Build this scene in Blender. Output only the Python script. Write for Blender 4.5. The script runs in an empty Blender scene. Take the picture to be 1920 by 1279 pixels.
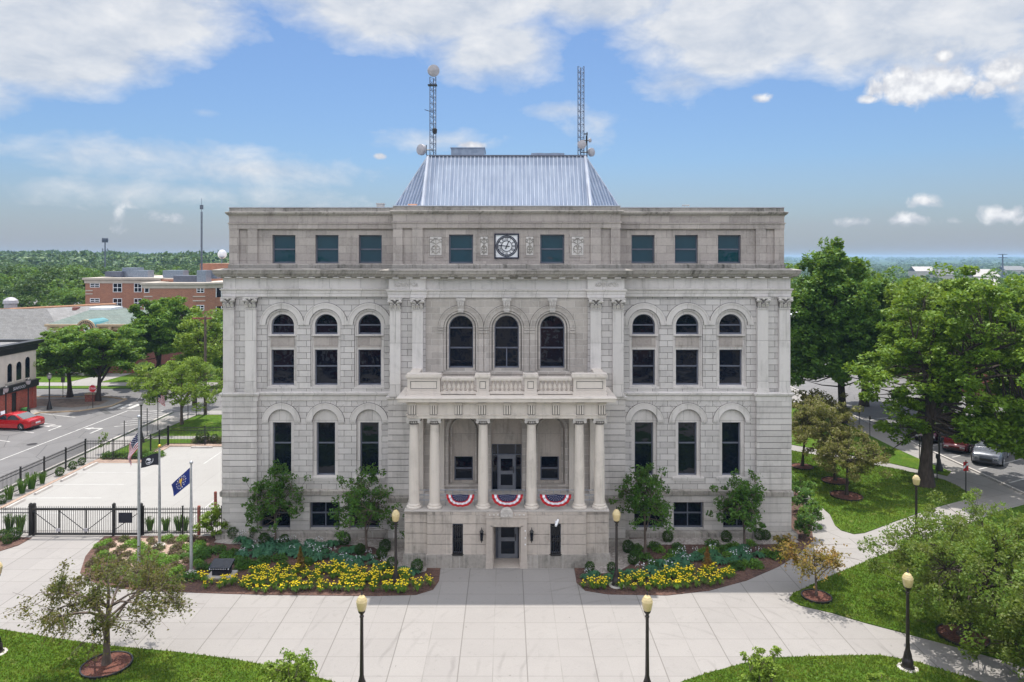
SKYTINT = (.39, .495, .63); VEILC = (2.1, 2.12, 2.45); CIR_A = (3.0, 3.25, 3.65); CIR_B = (4.5, 4.5, 4.5); CUM_A = (3.3, 3.4, 3.7); CUM_B = (5.0, 5.0, 5.0); FILL_CLOUD_A = (8.8, 9.0, 9.4); FILL_CLOUD_B = (13, 12.8, 12.8)
SUN_E = 2.8; EXPO = 1.0; HAZE = 0.00017
import bpy, math, random
import numpy as np
from mathutils import Vector
from mathutils.bvhtree import BVHTree
R = math.radians; PI = math.pi
rnd = random.Random(7)
F = 1345.0; CX = 950.0; CY = 483.0; H = 15.2          # surveyed view: focal length (px), eye height (m)
def G(px, py, z=0.0):
    Y = F*(H-z)/(py-CY); return ((px-CX)*Y/F, Y)
def GX(px, Y): return (px-CX)*Y/F
def GZ(py, Y): return H-(py-CY)*Y/F
C = bpy.context.scene.collection
WL = {}

# ------------------------------------------------------------------ objects
def tag(o, label=None, cat=None, group=None, kind=None):
    if label: o['label'] = label
    if cat: o['category'] = cat
    if group: o['group'] = group
    if kind: o['kind'] = kind
    return o
def thing(name, label, cat, loc=(0, 0, 0), group=None, rz=0):
    o = bpy.data.objects.new(name, None); C.objects.link(o)
    o.location = loc; o.rotation_euler = (0, 0, rz); o.empty_display_size = .2
    WL[o.name] = Vector(loc)
    return tag(o, label, cat, group)
def copy_tree(o, parent=None):
    c = o.copy(); C.objects.link(c)
    if parent: c.parent = parent
    for ch in list(o.children): copy_tree(ch, c)
    return c
def put(src, used, loc, rz=0, sc=1, label=None):
    """first use moves the original, later uses copy it"""
    o = copy_tree(src) if used else src
    o.location = loc; o.rotation_euler = (0, 0, rz)
    o.scale = (sc, sc, sc) if not isinstance(sc, tuple) else sc
    if label: o['label'] = label
    return o
def root_of(o):
    while o.parent: o = o.parent
    return o

class MB:
    def __init__(s): s.v = []; s.f = []; s.m = []; s.mi = 0; s.sm = False
    def add(s, vs, fs):
        n = len(s.v); s.v += [tuple(v) for v in vs]
        for f in fs: s.f.append([n+i for i in f]); s.m.append(s.mi)
        return s
    def box(s, x0, x1, y0, y1, z0, z1):
        if x0 > x1: x0, x1 = x1, x0
        if y0 > y1: y0, y1 = y1, y0
        return s.add([(x0,y0,z0),(x1,y0,z0),(x1,y1,z0),(x0,y1,z0),(x0,y0,z1),(x1,y0,z1),(x1,y1,z1),(x0,y1,z1)],
            [(0,3,2,1),(4,5,6,7),(0,1,5,4),(1,2,6,5),(2,3,7,6),(3,0,4,7)])
    def cbox(s, x, y, z, a, b, c): return s.box(x-a/2, x+a/2, y-b/2, y+b/2, z-c/2, z+c/2)
    def tube(s, p0, p1, r0, r1=None, n=8, cap=True):
        if r1 is None: r1 = r0
        p0 = Vector(p0); p1 = Vector(p1); d = (p1-p0)
        if d.length < 1e-6: return s
        d.normalize(); u = d.orthogonal().normalized(); w = d.cross(u)
        vs = []
        for p, r in ((p0, r0), (p1, r1)):
            for k in range(n):
                a = 2*PI*k/n; vs.append(p+u*math.cos(a)*r+w*math.sin(a)*r)
        fs = [(k, (k+1) % n, n+(k+1) % n, n+k) for k in range(n)]
        if cap: fs += [tuple(range(n-1, -1, -1)), tuple(range(n, 2*n))]
        return s.add(vs, fs)
    def path(s, pts, rs, n=7):
        pts = [Vector(p) for p in pts]; vs = []; fs = []
        d0 = (pts[1]-pts[0]).normalized(); u = d0.orthogonal().normalized()
        for i, p in enumerate(pts):
            d = (pts[min(i+1, len(pts)-1)]-pts[max(i-1, 0)]).normalized()
            u = (u-d*u.dot(d)).normalized(); w = d.cross(u)
            for k in range(n):
                a = 2*PI*k/n; vs.append(p+(u*math.cos(a)+w*math.sin(a))*rs[i])
        for i in range(len(pts)-1):
            for k in range(n): fs.append((i*n+k, i*n+(k+1) % n, (i+1)*n+(k+1) % n, (i+1)*n+k))
        fs.append(tuple(range((len(pts)-1)*n, len(pts)*n)))
        return s.add(vs, fs)
    def lathe(s, prof, c=(0, 0, 0), n=20, axis='z'):
        vs = []; fs = []
        for r, z in prof:
            for k in range(n):
                a = 2*PI*k/n; x, y = r*math.cos(a), r*math.sin(a)
                if axis == 'z': vs.append((c[0]+x, c[1]+y, c[2]+z))
                else: vs.append((c[0]+x, c[1]-z, c[2]+y))
        for i in range(len(prof)-1):
            for k in range(n): fs.append((i*n+k, i*n+(k+1) % n, (i+1)*n+(k+1) % n, (i+1)*n+k))
        fs.append(tuple(range(n-1, -1, -1))); fs.append(tuple(range((len(prof)-1)*n, len(prof)*n)))
        return s.add(vs, fs)
    def plate(s, outer, holes, y0, y1):
        """flat sheet in the x-z plane with holes, from y0 (front) to y1 (back)"""
        cu = bpy.data.curves.new('t', 'CURVE'); cu.dimensions = '2D'; cu.fill_mode = 'BOTH'; cu.extrude = abs(y1-y0)/2
        for lp in [outer]+list(holes):
            sp = cu.splines.new('POLY'); sp.points.add(len(lp)-1)
            for p, q in zip(sp.points, lp): p.co = (q[0], q[1], 0, 1)
            sp.use_cyclic_u = True
        ob = bpy.data.objects.new('t', cu); me = bpy.data.meshes.new_from_object(ob); ym = (y0+y1)/2
        s.add([(v.co.x, ym-v.co.z, v.co.y) for v in me.vertices], [list(p.vertices) for p in me.polygons])
        bpy.data.objects.remove(ob); bpy.data.meshes.remove(me); bpy.data.curves.remove(cu)
        return s
    def text(s, txt, size, fn, depth=.006, align='CENTER'):
        cu = bpy.data.curves.new('t', 'FONT'); cu.body = txt; cu.size = size; cu.align_x = align; cu.align_y = 'CENTER'
        cu.extrude = depth; cu.resolution_u = 3
        ob = bpy.data.objects.new('t', cu); me = bpy.data.meshes.new_from_object(ob)
        s.add([fn(v.co.x, v.co.y, v.co.z) for v in me.vertices], [list(p.vertices) for p in me.polygons])
        bpy.data.objects.remove(ob); bpy.data.meshes.remove(me); bpy.data.curves.remove(cu)
        return s
    def mold(s, path, prof, closed=False):
        """sweep profile [(outward, z)] along a plan polyline, outward = right-hand side"""
        n = len(path); nm = []
        for i in range(n):
            ds = []
            if i > 0: ds.append((path[i][0]-path[i-1][0], path[i][1]-path[i-1][1]))
            if i < n-1: ds.append((path[i+1][0]-path[i][0], path[i+1][1]-path[i][1]))
            ns = []
            for d in ds:
                l = math.hypot(*d); ns.append((d[1]/l, -d[0]/l))
            if len(ns) == 1: nm.append(ns[0])
            else:
                k = 1+ns[0][0]*ns[1][0]+ns[0][1]*ns[1][1]
                nm.append(((ns[0][0]+ns[1][0])/k, (ns[0][1]+ns[1][1])/k))
        m = len(prof); vs = []; fs = []
        for p, q in zip(path, nm):
            for o, z in prof: vs.append((p[0]+q[0]*o, p[1]+q[1]*o, z))
        for i in range(n-1):
            for k in range(m-1): fs.append((i*m+k, (i+1)*m+k, (i+1)*m+k+1, i*m+k+1))
        return s.add(vs, fs)
    def build(s, name, mats, parent=None, world=False, smooth=False, angle=35):
        me = bpy.data.meshes.new(name)
        if parent is not None and world:
            w = WL[root_of(parent).name]; vs = [(v[0]-w.x, v[1]-w.y, v[2]-w.z) for v in s.v]
        else: vs = s.v
        me.from_pydata(vs, [], s.f)
        if not isinstance(mats, (list, tuple)): mats = [mats]
        for m in mats: me.materials.append(m)
        if len(mats) > 1: me.polygons.foreach_set('material_index', s.m)
        if smooth:
            me.polygons.foreach_set('use_smooth', [True]*len(me.polygons)); me.set_sharp_from_angle(angle=R(angle))
        me.update()
        o = bpy.data.objects.new(name, me); C.objects.link(o)
        if parent is not None: o.parent = parent
        return o
def mesh_np(name, V, Q, mat, parent=None):
    k = Q.shape[1]; me = bpy.data.meshes.new(name)
    me.vertices.add(len(V)); me.vertices.foreach_set('co', V.astype(np.float32).ravel())
    me.loops.add(Q.size); me.loops.foreach_set('vertex_index', Q.astype(np.int32).ravel())
    me.polygons.add(len(Q)); me.polygons.foreach_set('loop_start', np.arange(len(Q), dtype=np.int32)*k)
    me.polygons.foreach_set('loop_total', np.full(len(Q), k, dtype=np.int32))
    me.update(calc_edges=True); me.materials.append(mat)
    o = bpy.data.objects.new(name, me); C.objects.link(o)
    if parent is not None: o.parent = parent
    return o
def arch(xc, z0, zs, r, n=20):
    """outline of an arched opening: jambs from z0 to springing zs, semicircle of radius r"""
    return [(xc-r, z0), (xc+r, z0)]+[(xc+r*math.cos(PI*k/n), zs+r*math.sin(PI*k/n)) for k in range(n+1)]
def rect(x0, x1, z0, z1): return [(x0, z0), (x1, z0), (x1, z1), (x0, z1)]
def ringpts(xc, zs, ro, ri, n=24):
    return [(xc+ro*math.cos(PI*k/n), zs+ro*math.sin(PI*k/n)) for k in range(n+1)]+[(xc+ri*math.cos(PI*k/n), zs+ri*math.sin(PI*k/n)) for k in range(n, -1, -1)]

# ------------------------------------------------------------------ materials
class NT:
    def __init__(s, nt): s.nt = nt; s.L = nt.links
    def n(s, t, **kw):
        nd = s.nt.nodes.new(t)
        for k, v in kw.items(): setattr(nd, k, v)
        return nd
    def put(s, sock, v):
        if hasattr(v, 'is_linked') or isinstance(v, bpy.types.NodeSocket): s.L.new(v, sock)
        elif v is not None: sock.default_value = v
    def m(s, op, a, b=None, c=None, clamp=False):
        nd = s.n('ShaderNodeMath', operation=op, use_clamp=clamp)
        for i, v in enumerate((a, b, c)):
            if v is not None: s.put(nd.inputs[i], v)
        return nd.outputs[0]
    def vm(s, op, a, b=None):
        nd = s.n('ShaderNodeVectorMath', operation=op); s.put(nd.inputs[0], a)
        if b is not None: s.put(nd.inputs[1], b)
        return nd.outputs['Value' if op in ('LENGTH', 'DOT_PRODUCT') else 'Vector']
    def mix(s, fac, a, b, bt='MIX'):
        nd = s.n('ShaderNodeMix', data_type='RGBA', blend_type=bt)
        s.put(nd.inputs[0], fac); s.put(nd.inputs[6], rgba(a)); s.put(nd.inputs[7], rgba(b)); return nd.outputs[2]
    def noise(s, vec, scale, detail=4, rough=.55, dist=0):
        nd = s.n('ShaderNodeTexNoise'); nd.inputs['Scale'].default_value = scale; nd.inputs['Detail'].default_value = detail
        nd.inputs['Roughness'].default_value = rough; nd.inputs['Distortion'].default_value = dist
        if vec is not None: s.L.new(vec, nd.inputs['Vector'])
        return nd.outputs['Fac']
    def ramp(s, fac, a, b):          # linear step a..b
        nd = s.n('ShaderNodeMapRange'); s.put(nd.inputs[0], fac); nd.inputs[1].default_value = a; nd.inputs[2].default_value = b
        return nd.outputs[0]
    def scale(s, vec, v):
        nd = s.n('ShaderNodeVectorMath', operation='MULTIPLY'); s.L.new(vec, nd.inputs[0]); nd.inputs[1].default_value = v; return nd.outputs[0]
    def pos(s): return s.n('ShaderNodeNewGeometry').outputs['Position']
    def comb(s, x, y, z=0.0):
        nd = s.n('ShaderNodeCombineXYZ'); s.put(nd.inputs[0], x); s.put(nd.inputs[1], y); s.put(nd.inputs[2], z); return nd.outputs[0]
    def sep(s, v):
        nd = s.n('ShaderNodeSeparateXYZ'); s.L.new(v, nd.inputs[0]); return nd.outputs
    def bump(s, h, strength=.3, dist=.02):
        nd = s.n('ShaderNodeBump'); nd.inputs['Strength'].default_value = strength; nd.inputs['Distance'].default_value = dist
        s.L.new(h, nd.inputs['Height']); return nd.outputs[0]
def rgba(v):
    if isinstance(v, (tuple, list)) and len(v) == 3: return (v[0], v[1], v[2], 1)
    return v
def mat_new(name):
    m = bpy.data.materials.new(name); m.use_nodes = True; t = NT(m.node_tree)
    b = m.node_tree.nodes['Principled BSDF']; return m, t, b
def pbr(name, c1, c2=None, rough=.8, scale=4, metal=0, bump=0, bscale=None, spec=.5, coat=0, stretch=None, detail=5):
    m, t, b = mat_new(name); b.inputs['Roughness'].default_value = rough; b.inputs['Metallic'].default_value = metal
    b.inputs['Specular IOR Level'].default_value = spec; b.inputs['Coat Weight'].default_value = coat
    if c2 is None: c2 = tuple(x*.82 for x in c1)
    p = t.n('ShaderNodeTexCoord').outputs['Object']
    if stretch: p = t.scale(p, stretch)
    f = t.ramp(t.noise(p, scale, detail), .35, .65); t.put(b.inputs['Base Color'], t.mix(f, c1, c2))
    if bump: t.put(b.inputs['Normal'], t.bump(t.noise(p, bscale or scale*4, 5), bump, .03))
    return m
def stone(name, ca, cb, mort, bw=1.0, rh=.33, mw=.012, stain=.3, streak=.3, off=(0, 0), dirt=(.1, .095, .085), jb=.6):
    m, t, b = mat_new(name); b.inputs['Roughness'].default_value = .85; b.inputs['Specular IOR Level'].default_value = .25
    x, y, z = t.sep(t.pos())
    u = t.m('ADD', t.m('ADD', x, y), off[0]); w = t.m('ADD', z, off[1])
    br = t.n('ShaderNodeTexBrick'); t.L.new(t.comb(u, w), br.inputs['Vector'])
    br.inputs['Scale'].default_value = 1; br.inputs['Brick Width'].default_value = bw; br.inputs['Row Height'].default_value = rh
    br.inputs['Mortar Size'].default_value = mw; br.inputs['Mortar Smooth'].default_value = .3; br.inputs['Bias'].default_value = 0
    br.inputs['Color1'].default_value = rgba(ca); br.inputs['Color2'].default_value = rgba(cb); br.inputs['Mortar'].default_value = rgba(mort)
    p = t.comb(t.m('ADD', x, t.m('MULTIPLY', y, .9)), y, z)
    n1 = t.noise(p, .55, 5, .65, 1.0); n2 = t.noise(t.scale(p, (5, 5, .45)), 1, 5, .6); n3 = t.noise(p, 9, 4)
    c = t.mix(t.m('MULTIPLY', t.ramp(n1, .5, .75), stain), br.outputs['Color'], dirt)
    c = t.mix(t.m('MULTIPLY', t.m('MULTIPLY', t.ramp(n2, .5, .72), t.ramp(n1, .35, .6)), streak*1.5), c, dirt)
    c = t.mix(t.m('MULTIPLY', t.ramp(n3, .3, .7), .16), c, (.75, .7, .62))
    t.put(b.inputs['Base Color'], c)
    h = t.m('ADD', t.m('MULTIPLY', br.outputs['Fac'], -jb), t.m('MULTIPLY', t.noise(p, 30, 4), .25))
    t.put(b.inputs['Normal'], t.bump(h, .6, .03)); return m
def brick(name, ca, cb, mort, sc=1.0):
    return stone(name, ca, cb, mort, .42*sc, .14*sc, .012*sc, .25, .2, dirt=(.06, .03, .02))
def leafmat(name, ca, cb, cc, big=.6, trans=.35):
    m, t, b = mat_new(name); b.inputs['Roughness'].default_value = .55; b.inputs['Specular IOR Level'].default_value = .3
    g = t.n('ShaderNodeNewGeometry'); ri = g.outputs['Random Per Island']
    c = t.mix(ri, ca, cb); c = t.mix(t.m('MULTIPLY', t.ramp(t.noise(g.outputs['Position'], big, 3), .45, .65), .75), c, cc)
    t.put(b.inputs['Base Color'], c)
    tr = t.n('ShaderNodeBsdfTranslucent'); t.put(tr.inputs['Color'], t.mix(.6, c, (.25, .32, .03)))
    mx = t.n('ShaderNodeMixShader'); mx.inputs[0].default_value = trans
    t.L.new(b.outputs[0], mx.inputs[1]); t.L.new(tr.outputs[0], mx.inputs[2])
    t.L.new(mx.outputs[0], m.node_tree.nodes['Material Output'].inputs['Surface']); return m
def glassmat(name, base, rough=.02, ior=1.75, wav=.25):
    m, t, b = mat_new(name); b.inputs['Base Color'].default_value = rgba(base); b.inputs['Roughness'].default_value = rough
    b.inputs['IOR'].default_value = ior
    p = t.pos(); t.put(b.inputs['Normal'], t.bump(t.noise(p, 1.3, 2, .4), wav, .02)); return m

M = {}
M['light'] = stone('pale_limestone', (.62,.59,.58), (.49,.465,.46), (.12,.11,.105), .82, .325, .013, .22, .18, (.1, .06))
M['smooth'] = stone('dressed_limestone', (.67,.635,.62), (.57,.54,.525), (.25,.24,.235), 1.7, 2.2, .009, .28, .22, (.4, .3))
M['rust'] = stone('rusticated_limestone', (.63,.595,.58), (.46,.435,.425), (.30,.28,.275), 2.3, .325, .006, .25, .22, (.3, .0), jb=.1)
M['attic'] = stone('buff_limestone', (.45,.40,.375), (.33,.29,.275), (.19,.165,.155), 1.1, .42, .008, .3, .3, (.2, .1))
M['mid'] = stone('warm_limestone', (.50,.455,.42), (.37,.335,.31), (.60,.57,.54), .95, .34, .012, .2, .2, (.1, .02))
M['joint'] = pbr('joint_grime_and_shade', (.16,.15,.14), (.10,.095,.09), .95, 3)  # grime of the stone joints, also painted shade lines on arches, triglyphs, panels
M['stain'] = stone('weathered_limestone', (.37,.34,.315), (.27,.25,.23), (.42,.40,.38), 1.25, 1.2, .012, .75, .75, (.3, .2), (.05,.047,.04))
M['portico'] = stone('portico_limestone', (.50,.44,.395), (.41,.36,.325), (.3,.27,.25), 1.5, 3, .01, .35, .4, (.1, .2))
M['column'] = stone('column_limestone', (.66,.60,.54), (.62,.56,.51), (.55,.5,.45), 9, 9, .001, .25, .2, (4, 4))
M['orn'] = pbr('carved_limestone', (.60,.57,.54), (.46,.43,.41), .85, 6, bump=.4)
M['glass'] = glassmat('window_glass', (.003, .006, .014), ior=1.42, wav=1.0)
M['glass_up'] = glassmat('sky_reflection_glass', (.002, .042, .066), ior=1.8, wav=.5)  # teal of the reflected sky put into the base colour
M['frame'] = pbr('grey_metal_frame', (.13, .145, .19), (.10, .11, .15), .45, 3)
M['doorm'] = pbr('grey_door_paint', (.20, .215, .25), (.16, .17, .2), .4, 3)
M['black'] = pbr('black_iron', (.013, .012, .013), (.025, .022, .02), .45, 6)
M['dark'] = pbr('dark_void', (.01, .01, .012), None, .8)
M['zinc'] = pbr('galvanised_steel', (.33, .37, .44), (.24, .28, .35), .35, 5, metal=.6)
M['roof'] = pbr('standing_seam_metal', (.30, .355, .45), (.21, .26, .36), .36, 1.2, metal=.35, spec=.6, stretch=(3, .5, .5))
M['seam'] = pbr('seam_metal', (.60, .65, .74), (.46, .51, .60), .36, 2, metal=.2)
M['bell'] = pbr('painted_recess_shade', (.20, .185, .175), (.13, .12, .115), .95, 9)  # shade of the recesses put into the colour, capitals and cornice underside
M['rooftrim'] = pbr('pale_flashing', (.60, .63, .70), (.5, .53, .6), .4, 2, metal=.2)
M['white'] = pbr('white_paint', (.84, .85, .88), (.76, .77, .80), .5, 3)
M['navy'] = pbr('navy_enamel', (.010, .012, .035), None, .4)
M['yellowstone'] = pbr('terracotta_box', (.40, .20, .13), (.3, .15, .1), .8)
M['bark'] = pbr('tree_bark', (.075, .055, .045), (.035, .026, .02), .95, 9, bump=.8, stretch=(1, 1, .25))
M['bark2'] = pbr('young_bark', (.16, .12, .10), (.08, .06, .05), .95, 9, bump=.6, stretch=(1, 1, .25))
M['lf_maple'] = leafmat('maple_leaves', (.12, .23, .014), (.20, .31, .026), (.06, .15, .013))
M['lf_oak'] = leafmat('dark_oak_leaves', (.075, .19, .024), (.14, .26, .034), (.045, .12, .020))
M['lf_lime'] = leafmat('lime_leaves', (.16, .26, .022), (.23, .32, .04), (.09, .18, .016))
M['lf_locust'] = leafmat('locust_leaves', (.085, .20, .016), (.14, .26, .024), (.045, .12, .012))
M['lf_olive'] = leafmat('olive_crab_leaves', (.16, .155, .045), (.24, .205, .075), (.12, .13, .035), .8)
M['lf_crab'] = leafmat('crabapple_leaves', (.085, .175, .018), (.17, .24, .032), (.12, .12, .03), .9)
M['lf_brown'] = leafmat('bronze_crab_leaves', (.085, .085, .018), (.15, .115, .025), (.065, .10, .016), 1.2)
M['lf_gold'] = leafmat('orange_crab_leaves', (0.275, 0.181, 0.032), (0.203, 0.174, 0.036), (0.319, 0.145, 0.029), 1.2)
M['lf_young'] = leafmat('young_tree_leaves', (.040, .125, .016), (.09, .20, .028), (.022, .075, .012), .9)
M['lf_far'] = leafmat('distant_foliage', (.045, .11, .020), (.10, .175, .028), (.014, .045, .012), .11, .15)
M['lf_box'] = leafmat('boxwood_leaves', (0.017, 0.065, 0.012), (0.043, 0.109, 0.017), (0.014, 0.051, 0.012))
M['lf_hosta'] = leafmat('hosta_leaves', (0.043, 0.138, 0.080), (0.072, 0.203, 0.109), (0.051, 0.160, 0.058))
M['lf_lily'] = leafmat('strap_leaves', (0.116, 0.246, 0.029), (0.189, 0.334, 0.043), (0.072, 0.174, 0.022))
M['lf_conifer'] = leafmat('browning_conifer', (0.246, 0.109, 0.029), (0.319, 0.174, 0.051), (0.145, 0.131, 0.029))
M['lf_purple'] = leafmat('purple_foliage', (0.087, 0.041, 0.065), (0.131, 0.087, 0.051), (0.102, 0.131, 0.043), 1.2)
M['petal'] = pbr('yellow_petals', (.95, .82, .03), (.95, .74, .02), .6, 12)
M['wpetal'] = pbr('white_petals', (.75, .73, .78), (.6, .58, .65), .6, 12)
M['globe'] = pbr('amber_acrylic', (.66, .53, .28), (.56, .44, .22), .35, 8, coat=.3)
M['lampblack'] = pbr('bronze_black_paint', (.018, .013, .014), (.03, .022, .02), .4, 5)
M['flagsilver'] = pbr('brushed_aluminium', (.50, .51, .54), (.4, .41, .45), .4, 8, metal=.5)
M['gold'] = pbr('gilt', (.75, .52, .10), (.6, .4, .06), .35, 5, metal=.6)
M['red'] = pbr('red_cloth', (.50, .012, .018), (.38, .008, .014), .8, 8)
M['whitec'] = pbr('white_cloth', (.78, .78, .84), (.66, .66, .74), .8, 8)
M['blue'] = pbr('navy_cloth', (.012, .018, .085), (.008, .012, .055), .8, 8)
M['royal'] = pbr('royal_blue_cloth', (.010, .028, .22), (.008, .02, .15), .8, 8)
M['blackc'] = pbr('black_cloth', (.012, .012, .022), (.02, .02, .03), .8, 8)
M['goldc'] = pbr('gold_cloth', (.70, .45, .05), None, .8, 8)
M['conc'] = pbr('concrete', (.50, .47, .44), (.42, .39, .37), .9, 3, bump=.2)
M['brick'] = brick('orange_brick', (.36, .125, .06), (.28, .09, .045), (.33, .22, .16))
M['brickred'] = brick('deep_red_brick', (.27, .045, .028), (.19, .032, .02), (.2, .08, .06))
M['tcream'] = pbr('pale_tavern_render', (.72, .64, .56), (.64, .57, .50), .9, 1.5)
M['tbrick'] = brick('bright_red_brick', (.46, .06, .03), (.34, .045, .025), (.3, .1, .07))
M['cream'] = pbr('cream_render', (.50, .44, .38), (.44, .39, .33), .9, 1.5)
M['slate'] = stone('grey_shingles', (.20, .20, .205), (.15, .15, .155), (.1, .1, .1), .5, .22, .01, .3, .2)
M['greenroof'] = stone('green_shingles', (.10, .145, .13), (.07, .11, .10), (.05, .07, .065), .5, .22, .01, .3, .2)
M['copper'] = pbr('copper_gutter', (.42, .22, .12), (.35, .17, .09), .5)
M['tan'] = pbr('tan_trim', (.48, .36, .24), (.4, .3, .2), .7)
M['verdigris'] = pbr('verdigris_copper', (.06, .24, .27), (.05, .18, .21), .6)
M['bluepaint'] = pbr('blue_door_paint', (.04, .08, .25), None, .5)
# ------------------------------------------------------------------ ground
def terrain(x, y):
    """0 round the square; drops into the valley right, rises to a wooded ridge left"""
    d = np.sqrt(x*x+y*y)
    t = np.clip((y-115)/190, 0, 1); t = t*t*(3-2*t)
    side = np.clip((x/np.maximum(y, 1.)+.05)/.3, 0, 1)
    low = -17*t*side
    back = np.clip((y-1100)/3200, 0, 1)
    low = low+(17+2)*back*side
    hill = np.clip((y-260)/500, 0, 1); hill = hill*hill*(3-2*hill)*5.2*(1-side)
    bump = (np.sin(x*.011+1.3)*np.cos(y*.007)+.6*np.sin(x*.031+y*.013))*np.clip((y-250)/500, 0, 1)*1.6
    return low+hill+bump
ys = np.concatenate([np.linspace(-90, 120, 30), np.linspace(135, 400, 24), np.linspace(430, 1200, 26), np.linspace(1300, 6800, 26)])
us = np.linspace(-1, 1, 61)
xs = us[None, :]*np.maximum(np.abs(ys[:, None])*1.15, 170)
yy = np.repeat(ys[:, None], 61, 1)
V = np.stack([xs.ravel(), yy.ravel(), (terrain(xs, yy)-.02).ravel()], 1)
i = np.arange(len(ys)-1)[:, None]*61+np.arange(60)[None, :]
Q = np.stack([i, i+1, i+62, i+61], -1).reshape(-1, 4)
def grassy(name, ca, cb, cc, sc=1.0):
    m, t, b = mat_new(name); b.inputs['Roughness'].default_value = .95; b.inputs['Specular IOR Level'].default_value = .1
    p = t.pos(); c = t.mix(t.ramp(t.noise(p, 6*sc, 6, .7), .35, .68), ca, cb)
    c = t.mix(t.m('MULTIPLY', t.ramp(t.noise(p, .45*sc, 4), .5, .7), .6), c, cc)
    c = t.mix(t.m('MULTIPLY', t.ramp(t.noise(t.scale(p, (1.1, 1.1, 1)), 1.6*sc, 4), .60, .70), .6), c, (.22, .19, .08)); c = t.mix(t.m('MULTIPLY', t.ramp(t.noise(t.scale(p, (1.3, .9, 1)), 2.7*sc, 5), .52, .66), .5), c, tuple(v*.55 for v in cb))
    t.put(b.inputs['Base Color'], c)
    t.put(b.inputs['Normal'], t.bump(t.noise(p, 25*sc, 6, .75), 1, .06)); return m
M['farground'] = grassy('far_meadow', (.05, .085, .02), (.035, .07, .018), (.09, .10, .04), .05)
M['grass'] = grassy('lawn_grass', (.095, .165, .016), (.045, .105, .010), (.155, .20, .022))
tag(mesh_np('ground', V, Q, M['farground']), kind='structure')

def inpoly(pts, poly):
    x, y = pts[:, 0], pts[:, 1]; ins = np.zeros(len(x), bool); n = len(poly); j = n-1
    for i in range(n):
        xi, yi = poly[i]; xj, yj = poly[j]
        c = ((yi > y) != (yj > y)) & (x < (xj-xi)*(y-yi)/((yj-yi) if yj != yi else 1e-9)+xi); ins ^= c; j = i
    return ins
def smoothpoly(pts, it=2):
    for _ in range(it):
        o = []
        for a, b in zip(pts, pts[1:]+pts[:1]):
            o.append((a[0]*.75+b[0]*.25, a[1]*.75+b[1]*.25)); o.append((a[0]*.25+b[0]*.75, a[1]*.25+b[1]*.75))
        pts = o
    return pts
def sheet(name, poly, z, mat, thick=None):
    """horizontal polygon; thick gives it a real edge down to z-thick"""
    cu = bpy.data.curves.new('t', 'CURVE'); cu.dimensions = '2D'; cu.fill_mode = 'BOTH'
    t = (thick or .0)/2; cu.extrude = t
    sp = cu.splines.new('POLY'); sp.points.add(len(poly)-1)
    for p, q in zip(sp.points, poly): p.co = (q[0], q[1], 0, 1)
    sp.use_cyclic_u = True
    ob = bpy.data.objects.new('t', cu); me = bpy.data.meshes.new_from_object(ob)
    b = MB(); b.add([(v.co.x, v.co.y, v.co.z+z-t) for v in me.vertices], [list(p.vertices) for p in me.polygons])
    if not thick and len(b.f) and Vector(b.v[b.f[0][1]])-Vector(b.v[b.f[0][0]]):
        a, c, d = [Vector(b.v[q]) for q in b.f[0][:3]]
        if (c-a).cross(d-a).z < 0: b.f = [f[::-1] for f in b.f]
    bpy.data.objects.remove(ob); bpy.data.meshes.remove(me); bpy.data.curves.remove(cu)
    return tag(b.build(name, mat), kind='structure')
def gp(*pts): return [G(*p) for p in pts]

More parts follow.
